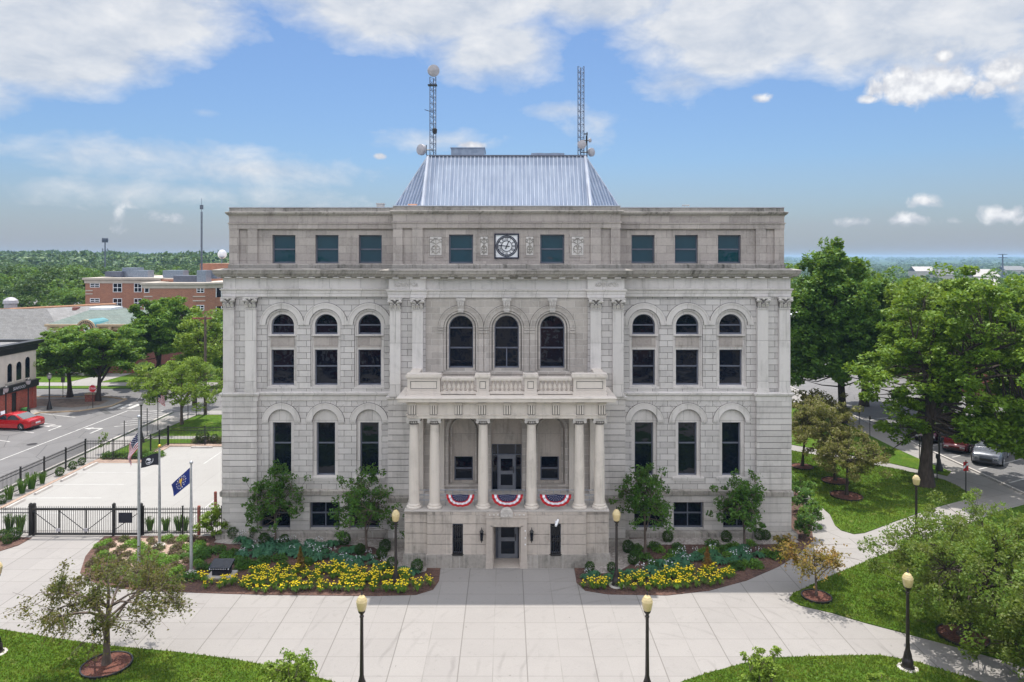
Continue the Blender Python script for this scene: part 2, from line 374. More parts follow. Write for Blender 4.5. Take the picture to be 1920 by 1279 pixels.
def concrete(name, ca, cb, px, py, x0, y0, rot=0, dark=.58, tire=True):
    m, t, b = mat_new(name); b.inputs['Roughness'].default_value = .88; b.inputs['Specular IOR Level'].default_value = .25
    p = t.pos(); q = p
    if rot:
        vr = t.n('ShaderNodeVectorRotate', rotation_type='Z_AXIS'); t.L.new(p, vr.inputs['Vector']); vr.inputs['Angle'].default_value = rot; q = vr.outputs[0]
    x, y, z = t.sep(q)
    def joint(c, per, o, w):
        f = t.m('FRACT', t.m('ADD', t.m('DIVIDE', t.m('SUBTRACT', c, o), per), 100.0))
        d = t.m('MINIMUM', f, t.m('SUBTRACT', 1.0, f)); return t.m('LESS_THAN', d, w/per)
    nz = t.noise(p, .6, 3)
    jx = t.m('MULTIPLY', joint(x, px, x0, .016), t.ramp(nz, .3, .6)); jx2 = joint(x, px*2, x0, .02)
    jy = t.m('MULTIPLY', joint(y, py, y0, .018), .55)
    j = t.m('MAXIMUM', t.m('MAXIMUM', t.m('MULTIPLY', jx, .6), jx2), jy)
    cell = t.n('ShaderNodeTexWhiteNoise', noise_dimensions='2D')
    t.L.new(t.comb(t.m('FLOOR', t.m('DIVIDE', t.m('SUBTRACT', x, x0), px)), t.m('FLOOR', t.m('DIVIDE', t.m('SUBTRACT', y, y0), py))), cell.inputs['Vector'])
    c = t.mix(t.m('MULTIPLY', cell.outputs['Value'], .45), ca, cb)
    c = t.mix(t.m('MULTIPLY', t.ramp(t.noise(p, .5, 6, .65, 1.5), .45, .75), .5), c, cb)
    c = t.mix(t.m('MULTIPLY', t.ramp(t.noise(p, 14, 5), .35, .7), .16), c, (.2, .18, .16))
    c = t.mix(t.m('MULTIPLY', t.ramp(t.noise(p, 1.6, 6, .7, 2.0), .58, .72), .35), c, tuple(v*.62 for v in cb))
    c = t.mix(t.m('MULTIPLY', t.ramp(t.noise(p, 5, 3, .5), .73, .76), .55), c, (.09, .08, .07))
    if tire:   # scuffs and tyre arcs
        w = t.n('ShaderNodeTexWave', wave_type='RINGS', rings_direction='Z'); w.inputs['Scale'].default_value = .35; w.inputs['Distortion'].default_value = 3.0
        w.inputs['Detail'].default_value = 3; t.L.new(t.vm('SUBTRACT', p, (5.5, 26., 0)), w.inputs['Vector'])
        sc = t.m('MULTIPLY', t.ramp(w.outputs['Fac'], .9, 1.0), t.ramp(t.noise(p, .35, 4), .5, .65)); c = t.mix(t.m('MULTIPLY', sc, .32), c, (.13, .12, .115))
    c = t.mix(t.m('MULTIPLY', j, dark), c, (.10, .09, .08))
    t.put(b.inputs['Base Color'], c)
    t.put(b.inputs['Normal'], t.bump(t.m('SUBTRACT', t.m('MULTIPLY', t.noise(p, 60, 3), .2), j), .35, .02)); return m
M['plaza'] = concrete('plaza_concrete', (.295,.279,.267), (.25,.236,.227), 1.27, 1.27, 3.30, 31.12)
M['walk'] = concrete('walk_concrete', (.305,.289,.276), (.262,.248,.238), 1.6, 1.6, .4, .3, R(-24), tire=False)
M['lotc'] = concrete('parking_concrete', (.335,.326,.313), (.295,.286,.273), 4.6, 3.1, -20.4, 41.5, 0, .22, False)
def asphalt(name, ca, cb):
    m, t, b = mat_new(name); b.inputs['Roughness'].default_value = .9
    p = t.pos(); c = t.mix(t.ramp(t.noise(p, .3, 6, .7, 1), .35, .7), ca, cb)
    c = t.mix(t.m('MULTIPLY', t.ramp(t.noise(p, 40, 3), .3, .7), .3), c, tuple(x*1.35 for x in ca))
    w = t.n('ShaderNodeTexVoronoi'); w.inputs['Scale'].default_value = .09; t.L.new(p, w.inputs['Vector']); c = t.mix(t.m('MULTIPLY', t.sep(w.outputs['Color'])[0], .35), c, tuple(x*.6 for x in ca)); c = t.mix(t.m('MULTIPLY', t.ramp(t.noise(p, .9, 5, .6), .62, .75), .5), c, (.05, .048, .046))
    v = t.n('ShaderNodeTexVoronoi', feature='DISTANCE_TO_EDGE'); v.inputs['Scale'].default_value = .22
    t.L.new(t.vm('ADD', p, t.scale(t.n('ShaderNodeTexNoise').outputs['Color'], (1, 1, 0))), v.inputs['Vector'])
    c = t.mix(t.m('MULTIPLY', t.m('LESS_THAN', v.outputs['Distance'], .006), .6), c, (.03, .03, .03))
    t.put(b.inputs['Base Color'], c); t.put(b.inputs['Normal'], t.bump(t.noise(p, 70, 3), .3, .02)); return m
M['asph'] = asphalt('worn_asphalt', (.165,.16,.16), (.125,.12,.122))
M['mark2'] = pbr('faded_bay_paint', (.50,.50,.49), (.38,.37,.36), .8, 2)
M['mark'] = pbr('worn_road_paint', (.55,.54,.52), (.34,.33,.32), .8, 3)
def chips(name, cols, sc, bump=.8):
    m, t, b = mat_new(name); b.inputs['Roughness'].default_value = .95
    p = t.pos(); v = t.n('ShaderNodeTexVoronoi'); v.inputs['Scale'].default_value = sc; t.L.new(p, v.inputs['Vector'])
    f = t.sep(v.outputs['Color'])[0]
    c = t.mix(f, cols[0], cols[1]); c = t.mix(t.ramp(t.noise(p, .8, 4), .45, .7), c, t.mix(f, cols[2], cols[0]))
    t.put(b.inputs['Base Color'], c); t.put(b.inputs['Normal'], t.bump(v.outputs['Distance'], bump, .05)); return m
M['mulch'] = chips('bark_mulch', ((.075,.038,.030), (.14,.075,.055), (.04,.022,.018)), 11)
M['redmulch'] = chips('red_mulch', ((.10,.035,.024), (.16,.06,.04), (.05,.02,.016)), 14)
M['gravel'] = chips('river_gravel', ((.30,.26,.24), (.52,.48,.45), (.16,.14,.13)), 13, 1)
M['drystraw'] = chips('dry_mulch', ((.34,.24,.19), (.42,.31,.25), (.20,.14,.11)), 9)

# plaza and walks (base paving), roads, lot
sheet('plaza', [(-31.9, -60), (33.2, -60), (33.2, 38.9), (-15.5, 38.9), (-15.5, 39.88), (-31.9, 39.88)], .004, M['plaza'])
sheet('walkway', [(15.7, 38.9), (33.2, 38.9), (33.2, 112), (15.7, 112)], .004, M['walk'])
sheet('road_right', [(33.35, -80), (50, -80), (50, 112), (33.35, 112)], -.006, M['asph'])
sheet('road_left', [(-45.6, -80), (-32.75, -80), (-32.75, 70.5), (-31.5, 71.5), (-15, 71.6), (15, 71.6), (15, 83), (-80, 83), (-80, 78.2), (-43.5, 78.2), (-40.6, 76.8), (-40.3, 73.2), (-42.2, 70.8), (-45.6, 70.0)], -.006, M['asph'])
def curb(name, pts, w=.16, z0=-.006, z1=.1, mat=None):
    b = MB(); b.mold(pts, [(0, z0), (0, z1-.02), (.02-w*.2, z1), (-w, z1), (-w, z0)]); return tag(b.build(name, mat or M['conc']), kind='structure')
curb('curb', [(33.2, -60), (33.2, 112)][::-1]); curb('curb', [(-32.75, 70.4), (-32.75, -60)][::-1])
sheet('sidewalk_left', [(-32.6, -60), (-30.9, -60), (-30.9, 55), (-30.6, 61), (-29.9, 69.4), (15, 69.6), (15, 71.4), (-31.4, 71.3), (-32.6, 70.4)], .008, M['walk'])
sheet('sidewalk_tavern', [(-49.3, -60), (-45.7, -60), (-45.7, 69.9), (-42.3, 70.9), (-40.5, 73.3), (-40.8, 76.6), (-43.6, 78.0), (-80, 78.0), (-80, 71), (-49.3, 71)], .008, M['walk'])
curb('curb', [(-45.6, -60), (-45.6, 70.0), (-42.2, 70.8), (-40.3, 73.2), (-40.6, 76.8), (-43.5, 78.2), (-80, 78.2)], mat=M['tan'])
M['brickpave'] = chips('brick_paving', ((.20,.15,.12), (.28,.21,.17), (.10,.08,.07)), 4, .3)
sheet('brick_pavers', [(-66, 73.4), (-47.5, 73.4), (-44, 72.6), (-42.0, 73.9), (-42.2, 76.2), (-44.0, 77.1), (-66, 77.1)], .014, M['brickpave'])
sheet('lawn_far', [(-90, 83.3), (12, 83.3), (12, 84.8), (-90, 84.8)], .03, M['grass'])
sheet('sidewalk_far', [(-90, 84.9), (12, 84.9), (12, 87.2), (-90, 87.2)], .02, M['walk'])
sheet('lawn_far', [(-49.5, 87.3), (-26, 87.3), (-33, 92.5), (-49.0, 92.5)], .03, M['grass'])
sheet('lawn_far', [(-90, 87.3), (-53.5, 87.3), (-52.5, 92.5), (-90, 92.5)], .03, M['grass'])
sheet('sidewalk_far', [(-53.4, 87.2), (-49.6, 87.2), (-49.1, 94), (-52.4, 94)], .018, M['walk'])
sheet('lot', [(-30.5, 39.9), (-15.2, 39.9), (-15.2, 57.6), (-27.0, 57.6), (-27.0, 53.0), (-30.6, 53.0)], .016, M['lotc'], .1)
sheet('lawn_left', [(-30.5, 54.2), (-27.7, 54.2), (-27.7, 58.6), (-15, 58.6), (-15, 69.3), (-29.8, 69.2), (-30.5, 61)], .02, M['grass'])
sheet('bed_left_edge', [(-30.85, 41), (-30.55, 41), (-30.6, 53.05), (-27.1, 53.05), (-27.05, 57.65), (-15.2, 57.65), (-15.2, 58.55), (-27.75, 58.55), (-27.75, 54.15), (-30.85, 54.15)], .026, M['drystraw'])
sheet('path_left', [(-30.5, 60.0), (-24.6, 60.0), (-24.6, 61.0), (-30.5, 61.0)], .026, M['walk'])
# parking lines
def lines(name, segs, w, z, mat):
    b = MB()
    for (x0, y0), (x1, y1) in segs:
        d = Vector((x1-x0, y1-y0, 0)); n = Vector((-d.y, d.x, 0)).normalized()*w/2
        b.add([(x0+n.x, y0+n.y, z), (x0-n.x, y0-n.y, z), (x1-n.x, y1-n.y, z), (x1+n.x, y1+n.y, z)], [(0, 1, 2, 3)])
    return tag(b.build(name, mat), kind='structure')
lines('lot_markings', [((-30.3, y), (-25.6, y)) for y in (42.6, 45.3, 48.0, 50.7)]+[((-18.3, 40.5), (-18.3, 45)), ((-22.3, 57.3), (-22.3, 52.8)), ((-19.3, 57.3), (-19.3, 52.8)), ((-16.3, 57.3), (-16.3, 52.8))], .08, .022, M['mark2'])
rm = [((-38.6, 30), (-37.6, 71.3)), ((-42.9, 50), (-42.7, 52)), ((-37.6, 71.2), (-33.2, 71.2))]
for k in range(9): rm.append(((-45.5, 46+k*3.0), (-41.0, 44.2+k*3.0)))
for k in range(7): rm.append(((-35.3, 64.5+k*1.05), (-33.1, 65.6+k*1.05)))
lines('road_markings', rm, .12, 0.0, M['mark'])
b = MB()      # turn arrows and a crossing
for (ax, ay) in ((-40.4, 55.0), (-40.2, 64.5), (-36.0, 63.6)):
    b.add([(ax-.08, ay-1.6, 0), (ax+.08, ay-1.6, 0), (ax+.08, ay+.3, 0), (ax-.08, ay+.3, 0)], [(0, 1, 2, 3)])
    b.add([(ax-.08, ay+.12, 0), (ax-.08, ay+.34, 0), (ax-.9, ay+.34, 0), (ax-.9, ay+.12, 0)], [(3, 2, 1, 0)])
    b.add([(ax-.9, ay-.15, 0), (ax-.9, ay+.6, 0), (ax-1.6, ay+.23, 0)], [(0, 1, 2)])
for k in range(3): b.add([(-40.2+k*.95, 72.2, 0), (-39.7+k*.95, 72.2, 0), (-39.7+k*.95, 74.4, 0), (-40.2+k*.95, 74.4, 0)], [(0, 1, 2, 3)])
tag(b.build('road_arrows', M['mark']), kind='structure')
lines('road_markings', [((33.9, 36+k*3.1), (38.8, 38.6+k*3.1)) for k in range(11)], .12, 0.0, M['mark'])

# lawns on the square (outlines surveyed from the photograph)
L_front = gp((-700, 1140), (-300, 1150), (0, 1181), (100, 1198), (200, 1212), (330, 1224), (440, 1238), (540, 1257), (620, 1279), (700, 1312), (760, 1360), (790, 1450), (700, 1700), (-2200, 1700))
L_fr = gp((1215, 1330), (1280, 1279), (1330, 1263), (1400, 1244), (1450, 1235), (1560, 1231), (1650, 1230), (1720, 1243), (1800, 1268), (1900, 1300), (2100, 1370), (2600, 1700), (1100, 1700), (1130, 1450))
L_rm = gp((1480, 1124), (1487, 1114), (1520, 1099), (1560, 1080), (1640, 1047), (1700, 1025), (1795, 992), (1867, 962), (1915, 949), (2060, 905), (2450, 905), (2450, 1400), (2100, 1310), (1920, 1250), (1800, 1216), (1700, 1189), (1620, 1168), (1560, 1150), (1500, 1136))
L_ru = gp((1483, 845), (1556, 859), (1616, 868), (1676, 879), (1735, 892), (1771, 901), (1795, 912), (1828, 932), (1747, 954), (1676, 979), (1640, 993), (1620, 1000), (1601, 1002), (1577, 995), (1566, 986), (1556, 965), (1539, 950), (1520, 928), (1500, 914), (1483, 905))
L_r2 = gp((1483, 762), (1530, 772), (1580, 793), (1628, 816), (1676, 840), (1723, 861), (1783, 885), (1776, 893), (1735, 884), (1664, 868), (1600, 855), (1483, 834))
sheet('lawn', L_front, .045, M['grass'], .045); sheet('lawn', L_fr, .045, M['grass'], .045); sheet('lawn', L_rm, .045, M['grass'], .045)
sheet('lawn', L_ru, .045, M['grass'], .045); sheet('lawn', L_r2, .045, M['grass'], .045)
# grass blades on the nearer lawns
rg = np.random.default_rng(3)
def blades(poly, dens, h, xr=None, yr=None):
    P = np.array(poly); x0, y0 = P.min(0); x1, y1 = P.max(0)
    if xr: x0, x1 = max(x0, xr[0]), min(x1, xr[1])
    if yr: y0, y1 = max(y0, yr[0]), min(y1, yr[1])
    n = int((x1-x0)*(y1-y0)*dens); q = np.stack([rg.uniform(x0, x1, n), rg.uniform(y0, y1, n)], 1); q = q[inpoly(q, poly)]
    n = len(q); a = rg.uniform(0, 2*PI, n); w = rg.uniform(.015, .035, n)*1.3; hh = h*rg.uniform(.5, 1.4, n)
    dx, dy = np.cos(a)*w, np.sin(a)*w; lx, ly = rg.normal(0, .03, n), rg.normal(0, .03, n)
    V = np.zeros((n, 3, 3)); V[:, 0] = np.stack([q[:, 0]-dx, q[:, 1]-dy, np.full(n, .04)], 1); V[:, 1] = np.stack([q[:, 0]+dx, q[:, 1]+dy, np.full(n, .04)], 1)
    V[:, 2] = np.stack([q[:, 0]+lx, q[:, 1]+ly, .04+hh], 1); return V.reshape(-1, 3)
M['blade'] = leafmat('grass_blades', (.085, .16, .014), (.14, .215, .02), (.19, .22, .03), 1.2, .2)
Vb = np.concatenate([blades(L_front, 330, .07, (-21, -3), (21, 30)), blades(L_fr, 420, .07, (4, 22), (21, 29)), blades(L_rm, 330, .07, (11, 26), (24, 42)), blades(L_ru, 170, .08)])
tag(mesh_np('grass', Vb, np.arange(len(Vb)).reshape(-1, 3), M['blade']), 'short mown green grass growing over the lawns round the courthouse', 'grass', kind='stuff')

# planting beds
B_left = gp((196, 1006), (178, 1022), (160, 1044), (150, 1075), (185, 1098), (250, 1107), (370, 1112), (500, 1116), (700, 1118), (780, 1116), (812, 1106), (823, 1090), (826, 1066), (757, 1066), (757, 1001), (430, 999), (400, 1006))
B_right = gp((1077, 1066), (1081, 1093), (1097, 1108), (1140, 1115), (1250, 1117), (1330, 1108), (1400, 1089), (1460, 1063), (1500, 1038), (1525, 1013), (1522, 990), (1505, 930), (1483, 915), (1483, 999), (1143, 1001), (1143, 1066))
sheet('planting_bed', B_left, .028, M['mulch'], .03); sheet('planting_bed', B_right, .028, M['mulch'], .03)
sheet('planting_bed', gp((-200, 1040), (0, 1034), (35, 1023), (60, 1009), (0, 1006), (-200, 1006)), .028, M['mulch'], .03)
sheet('dry_mulch_patch', smoothpoly(gp((215, 1010), (300, 1009), (345, 1012), (372, 1030), (345, 1062), (300, 1075), (230, 1070), (200, 1040))), .034, M['drystraw'])
sheet('gravel_strip', smoothpoly([(-15.6, 38.9), (-15.6, 38.0), (-12, 37.9), (-8, 37.95), (-6.6, 37.4), (-6.4, 36.2), (-5.6, 35.0), (-5.0, 34.55), (-3.9, 34.5), (-3.9, 35.3), (-5.0, 35.3), (-5.0, 37.6), (-6.2, 38.9)], 1), .034, M['gravel'])
sheet('gravel_strip', smoothpoly([(15.6, 38.9), (15.6, 38.0), (12, 37.9), (8, 37.95), (6.9, 37.4), (6.6, 36.2), (5.7, 34.9), (5.0, 34.5), (3.9, 34.4), (3.9, 35.3), (5.0, 35.3), (5.0, 37.6), (6.2, 38.9)], 1), .034, M['gravel'])
# ------------------------------------------------------------------ courthouse
CH = thing('courthouse', 'large pale limestone courthouse with clock, columned entrance porch and blue metal roof', 'building', (0, 39.1, 0))
YW, YC, YM = 39.1, 37.95, 38.1
def cb(mb, name, m, parent=None, smooth=False):
    '''build a part of the courthouse; pieces standing clear of each other become parts of their own'''
    sp = []
    for i, f in enumerate(mb.f):
        xs_ = [mb.v[j][0] for j in f]; sp.append((min(xs_), max(xs_), i))
    sp.sort(); cl = []
    for a, e, i in sp:
        if cl and a <= cl[-1][0]+.03: cl[-1][0] = max(cl[-1][0], e); cl[-1][1].append(i)
        else: cl.append([e, [i]])
    if len(cl) > 1 and name not in ('roof_anchor',):
        for c in cl:
            q = MB(); mp = {}
            for i in c[1]:
                for j in mb.f[i]:
                    if j not in mp: mp[j] = len(q.v); q.v.append(mb.v[j])
                q.f.append([mp[j] for j in mb.f[i]]); q.m.append(mb.m[i])
            o = q.build(name, m, parent or CH, world=True, smooth=smooth)
        return o
    return mb.build(name, m, parent or CH, world=True, smooth=smooth)
S = 34.4
def wx(p): return (p-950)/S
def wz(p): return H-(p-483)/S
ZP = (2.58, 7.50, 7.87, 13.08, 13.51, 14.10, 14.53)
# outline paths in plan
def pth(xo, yw, xc, yc, rx=None, ry=None, back=65.0):
    a = [(xo, back), (xo, yw)]
    if rx: a = [(xo, back), (xo, ry), (rx, ry), (rx, yw)]
    a += [(xc, yw), (xc, yc)]
    b = [(-x, y) for x, y in a][::-1]
    return [(-abs(x), y) for x, y in a]+[(abs(x), y) for x, y in b]
P_low = pth(15.44, 39.1, 6.26, 37.95, 13.55, 38.9)
P_mid = pth(15.40, 39.1, 6.2, 37.95, 13.55, 38.92)
P_ent = [(-15.40, 65), (-15.40, 39.0), (-6.2, 39.0), (-6.2, 37.9), (-4.3, 37.9), (-4.3, 38.06), (4.3, 38.06), (4.3, 37.9), (6.2, 37.9), (6.2, 39.0), (15.40, 39.0), (15.40, 65)]
P_cor = [(-15.40, 65), (-15.40, 39.0), (-6.2, 39.0), (-6.2, 37.9), (6.2, 37.9), (6.2, 39.0), (15.40, 39.0), (15.40, 65)]
P_att = [(-15.2, 64.8), (-15.2, 39.3), (-6.04, 39.3), (-6.04, 38.15), (6.04, 38.15), (6.04, 39.3), (15.2, 39.3), (15.2, 64.8)]
# solid core
b = MB(); b.box(-15.3, 15.3, 39.75, 65, 0, 14.5); b.box(-6.1, 6.1, 38.75, 39.7, 0, 14.5); b.box(-15.1, 15.1, 40.05, 64.8, 14.5, 17.6); b.box(-5.9, 5.9, 38.85, 40, 14.5, 17.6)
b.box(-15.38, -15.29, 39.4, 65, 0, 14.1); b.box(15.29, 15.38, 39.4, 65, 0, 14.1)
cb(b, 'wall', M['light'])
# plinth
b = MB(); b.mold(P_low, [(.26, -.1), (.26, .27), (.22, .35), (.0, .36)]); b.mold([(x*1.0, y) for x, y in P_low], [(.27, -.1), (.27, .02)]); cb(b, 'plinth', M['stain'])
b = MB(); b.mold(P_low, [(-.01, 2.22), (.09, 2.26), (.10, 2.50), (.04, 2.56), (-.01, 2.60)]); cb(b, 'ledge', M['stain'])
b = MB(); b.mold(P_mid, [(0, 7.40), (.05, 7.42), (.06, 7.66), (.10, 7.70), (.15, 7.74), (.17, 7.84), (.05, 7.90), (0, 7.90)]); cb(b, 'string_course', M['smooth'])
b = MB(); b.mold(P_ent, [(0, 13.06), (.05, 13.08), (.05, 13.26), (.08, 13.28), (.08, 13.40), (.14, 13.44), (.16, 13.51), (.02, 13.53), (.02, 14.04), (.06, 14.08), (.06, 14.12)]); cb(b, 'frieze', M['smooth'])
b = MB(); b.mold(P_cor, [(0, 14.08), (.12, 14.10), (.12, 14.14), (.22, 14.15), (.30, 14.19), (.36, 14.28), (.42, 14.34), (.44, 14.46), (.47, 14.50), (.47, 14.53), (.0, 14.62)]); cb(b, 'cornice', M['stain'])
b = MB()       # modillion blocks under the cornice
def modil(x0, x1, y, n):
    for k in range(n):
        x = x0+(x1-x0)*(k+.5)/n; b.box(x-.16, x+.16, y-.30, y-.10, 14.10, 14.155)
jb = MB(); jb.mold(P_cor, [(.062, 14.085), (.105, 14.09), (.105, 14.145), (.2, 14.148)]); cb(jb, 'cornice_shade_strip', M['bell'])  # dark strip painting the shade between modillions under the cornice
modil(-15.4, -6.3, 39.0, 14); modil(6.3, 15.4, 39.0, 14); modil(-6.2, 6.2, 37.9, 17); cb(b, 'modillion', M['smooth'])
# attic bands
b = MB(); b.mold(P_att, [(.05, 14.55), (.05, 14.80), (0, 14.85)]); cb(b, 'attic_base', M['stain'])
b = MB(); b.mold(P_att, [(-.01, 16.76), (.02, 16.78), (.02, 17.02), (.07, 17.05), (.07, 17.09), (.008, 17.12), (.008, 17.40), (.03, 17.45), (.03, 17.50)]); cb(b, 'attic_band', M['attic'])
b = MB(); b.mold(P_att, [(.03, 17.49), (.08, 17.52), (.16, 17.60), (.18, 17.68), (.03, 17.72), (.0, 17.73), (.0, 17.93)]); cb(b, 'coping', M['stain'])
b = MB(); b.mold(P_att, [(.02, 17.925), (.035, 17.93), (.035, 17.97), (-.5, 17.98), (-.5, 17.7)]); cb(b, 'flashing', M['rooftrim'])
b = MB(); b.box(-14.8, 14.8, 39.7, 64.5, 17.6, 17.75); cb(b, 'flat_roof', M['zinc'])

# ---- windows
def frame_outer(xc, z0, z1, hw, Y, bars, arched, fm=.06, vbar=None):
    if arched:
        zs = z1-hw; out = arch(xc, z0, zs, hw); inn = arch(xc, z0+fm*1.3, zs, hw-fm)
    else: out = rect(xc-hw, xc+hw, z0, z1); inn = rect(xc-hw+fm, xc+hw-fm, z0+fm*1.3, z1-fm)
    f = MB(); f.plate(out, [inn], Y, Y+.08)
    for zb in bars:
        w = hw if not arched or zb < z1-hw else math.sqrt(max(hw*hw-(zb-(z1-hw))**2, .01))
        f.box(xc-w+fm*.9, xc+w-fm*.9, Y-.01, Y+.07, zb-.035, zb+.035)
    if vbar: f.box(xc-.03, xc+.03, Y-.008, Y+.07, vbar[0], vbar[1])
    w = f.build('window', M['frame'], CH, world=True)
    g = MB(); g.plate(out, [], Y+.05, Y+.065); g.build('pane', M['glass_up'] if z0 > 14.5 else M['glass'], w, world=True)
    return w
WXC = [wx(528.5), wx(610.3), wx(692.2)]; GXC = [wx(527.3), wx(609.8), wx(691.8)]
BXC = [wx(516), wx(609), wx(683)]
for s in (-1, 1):
    def X(v): return v if s < 0 else -v
    def iv(a, b_): return (min(X(a), X(b_)), max(X(a), X(b_)))
    # second/third floor wall
    xo, xi = iv(-15.36, -6.15); r1, r0 = .82, .625
    rec = []; opn = []
    for c in WXC:
        c = X(c); rec.append(arch(c, 8.05, 12.35-r1+.0, r1)); opn.append(arch(c, 11.0, 12.11-r0, r0)); opn.append(rect(c-r0, c+r0, 8.22, 10.17))
    rg_ = []; gop = []
    for c in GXC:
        c = X(c); rg_.append(arch(c, 3.2, 6.92-.69, .69)); gop.append(rect(c-.51, c+.51, 3.27, 6.19))
    bop = [rect(X(c)-(.82 if k < 2 else .82), X(c)+.82, .42, 1.86) for k, c in enumerate(BXC)]
    b = MB(); b.plate(rect(xo, xi, 7.86, 13.1), rec, YW, YW+.13); b.plate(rect(xo, xi, 2.55, 7.45), rg_, YW+.001, YW+.13); cb(b, 'wall', M['light'])
    b = MB(); b.plate(rect(xo, xi, 7.86, 13.1), opn, YW+.13, YW+.5); b.plate(rect(xo, xi, 2.55, 7.45), gop, YW+.13, YW+.5); cb(b, 'window_surround', M['smooth'])
    b = MB(); b.plate(rect(xo, xi, 0, 2.3), bop, YW+.05, YW+.5); cb(b, 'wall', M['rust'])
    # basement courses
    b = MB(); jb = MB(); zz = [.36, .86, 1.36, 1.86, 2.24]
    for k in range(4):
        z0, z1 = zz[k]+.012, zz[k+1]-.012; segs = []; cur = xo
        if k < 3:
            for c in sorted(X(q) for q in BXC): segs.append((cur, c-.82)); cur = c+.82
        segs.append((cur, xi))
        for a, e in segs: b.box(a, e, YW-.02-.004*(k % 2), YW+.06, z0, z1)
        a, e = iv(-15.44, -13.55); b.box(a, e, 38.88, 39.2, z0, z1); a, e = iv(-15.42, -13.57); jb.box(a, e, 38.93, 39.2, z1, z1+.024)
        y0, y1 = 37.93, 39.2; a, e = iv(-6.28, -5.0); b.box(a, e, y0, y1, z0, z1); a, e = iv(-6.25, -5.0); jb.box(a, e, 37.98, y1, z1, z1+.024)
    # rusticated piers of the ground floor
    n = 15; dz = (7.42-2.60)/n
    for k in range(n):
        z0 = 2.60+k*dz; a, e = iv(-15.44-.004*(k % 3), -13.55); b.box(a, e, 38.88-.004*((k*7) % 3), 39.2, z0+.014, z0+dz-.014)
        a, e = iv(-15.41, -13.57); jb.box(a, e, 38.93, 39.2, z0+dz-.014, z0+dz+.014)
        a, e = iv(-6.28, -4.86); b.box(a, e, 37.93-.004*((k*5) % 3), 39.2, z0+.014, z0+dz-.014); a, e = iv(-6.25, -4.88); jb.box(a, e, 37.98, 39.2, z0+dz-.014, z0+dz+.014)
    cb(b, 'rusticated_pier', M['rust']); cb(jb, 'pier_joints', M['joint'])
    # second floor corner and centre walls
    b = MB(); a, e = iv(-15.37, -13.57); b.box(a, e, 39.02, 39.2, 7.86, 13.1)
    a, e = iv(-6.2, -4.3); b.box(a, e, 37.95, 38.8, 7.86, 13.1); b.box(X(-6.2), X(-6.1), 37.96, 39.3, 7.86, 13.1); cb(b, 'wall', M['light'])
    # archivolts and voussoirs
    for c in WXC:
        b = MB(); b.plate(ringpts(X(c), 11.53, 1.222, 1.19), [], YW-.012, YW+.02); b.plate(ringpts(X(c), 11.53, .885, .86), [], YW-.03, YW+.02); cb(b, 'arch_shade_line', M['joint']); b = MB(); b.plate(ringpts(X(c), 11.53, 1.17, .88), [], YW-.05, YW+.02); b.plate(ringpts(X(c), 11.53, 1.20, 1.12), [], YW-.075, YW+.02); cb(b, 'archivolt', M['smooth'])  # thin dark rings paint the shade lines along the arch edges
        b = MB(); b.plate(ringpts(X(c), 11.53, .83, .77), [], YW+.03, YW+.14); b.box(X(c)-.8, X(c)-.74, YW+.05, YW+.14, 8.1, 11.5); b.box(X(c)+.74, X(c)+.8, YW+.05, YW+.14, 8.1, 11.5); cb(b, 'architrave_trim', M['smooth'])
        b = MB(); b.box(X(c)-r0-.02, X(c)+r0+.02, YW+.10, YW+.2, 10.30, 10.90); cb(b, 'spandrel_panel', M['attic'])
        b = MB(); b.box(X(c)-.82, X(c)+.82, YW-.03, YW+.3, 8.06, 8.16); b.box(X(c)-.78, X(c)+.78, YW-.0, YW+.3, 10.93, 10.985); cb(b, 'sill', M['smooth'])
        frame_outer(X(c), 11.0, 12.11, r0, YW+.30, [11.50], True); frame_outer(X(c), 8.22, 10.17, r0, YW+.30, [9.25], False)
    for c in GXC:
        b = MB(); b.plate(ringpts(X(c), 6.22, 1.072, 1.04), [], YW-.012, YW+.02); b.plate(ringpts(X(c), 6.22, .725, .70), [], YW-.03, YW+.02); cb(b, 'arch_shade_line', M['joint']); b = MB(); b.plate(ringpts(X(c), 6.22, 1.02, .72), [], YW-.05, YW+.02); b.plate(ringpts(X(c), 6.22, 1.05, .99), [], YW-.07, YW+.02); cb(b, 'archivolt', M['smooth'])  # dark rings stand in for edge shade round these arches
        b = MB()
        for k in range(-3, 4):
            a = PI/2+k*.27; d = Vector((math.cos(a), 0, math.sin(a))); p = Vector((X(c), YW, 6.22))+d*1.06; q = Vector((X(c), YW, 6.22))+d*(1.17+abs(k)*.08)
            b.tube(p+Vector((0, .005, 0)), q+Vector((0, .005, 0)), .012, n=4)
        cb(b, 'voussoir_joints', M['stain'])
        b = MB(); b.box(X(c)-.86, X(c)+.86, YW-.06, YW+.3, 3.15, 3.24); b.box(X(c)-.84, X(c)+.84, YW-.03, YW+.2, 3.04, 3.15); cb(b, 'sill', M['smooth'])
        frame_outer(X(c), 3.27, 6.19, .51, YW+.30, [5.03], False)
    for c in BXC: frame_outer(X(c), .42, 1.86, .80, YW+.22, [1.22], False, vbar=(.5, 1.8))
    # string of ashlar line above ground arches
    # attic
    xo, xi = iv(-15.2, -6.0); aw = [wx(528.8), wx(610.2), wx(692.2)]
    b = MB(); f0, f1 = iv(-13.66, -6.2); g0, g1 = iv(-14.68, -14.2)
    b.plate(rect(xo, xi, 14.5, 17.6), [rect(f0, f1, 14.87, 16.77), rect(g0, g1, 14.87, 16.77)], 39.3, 39.42)
    b.plate(rect(xo, xi, 14.5, 17.6), [rect(X(c)-.635, X(c)+.635, 14.88, 16.44) for c in aw], 39.42, 39.9); b.box(X(-15.2), X(-15.1), 39.35, 64.8, 14.5, 17.6); cb(b, 'attic_wall', M['attic'])
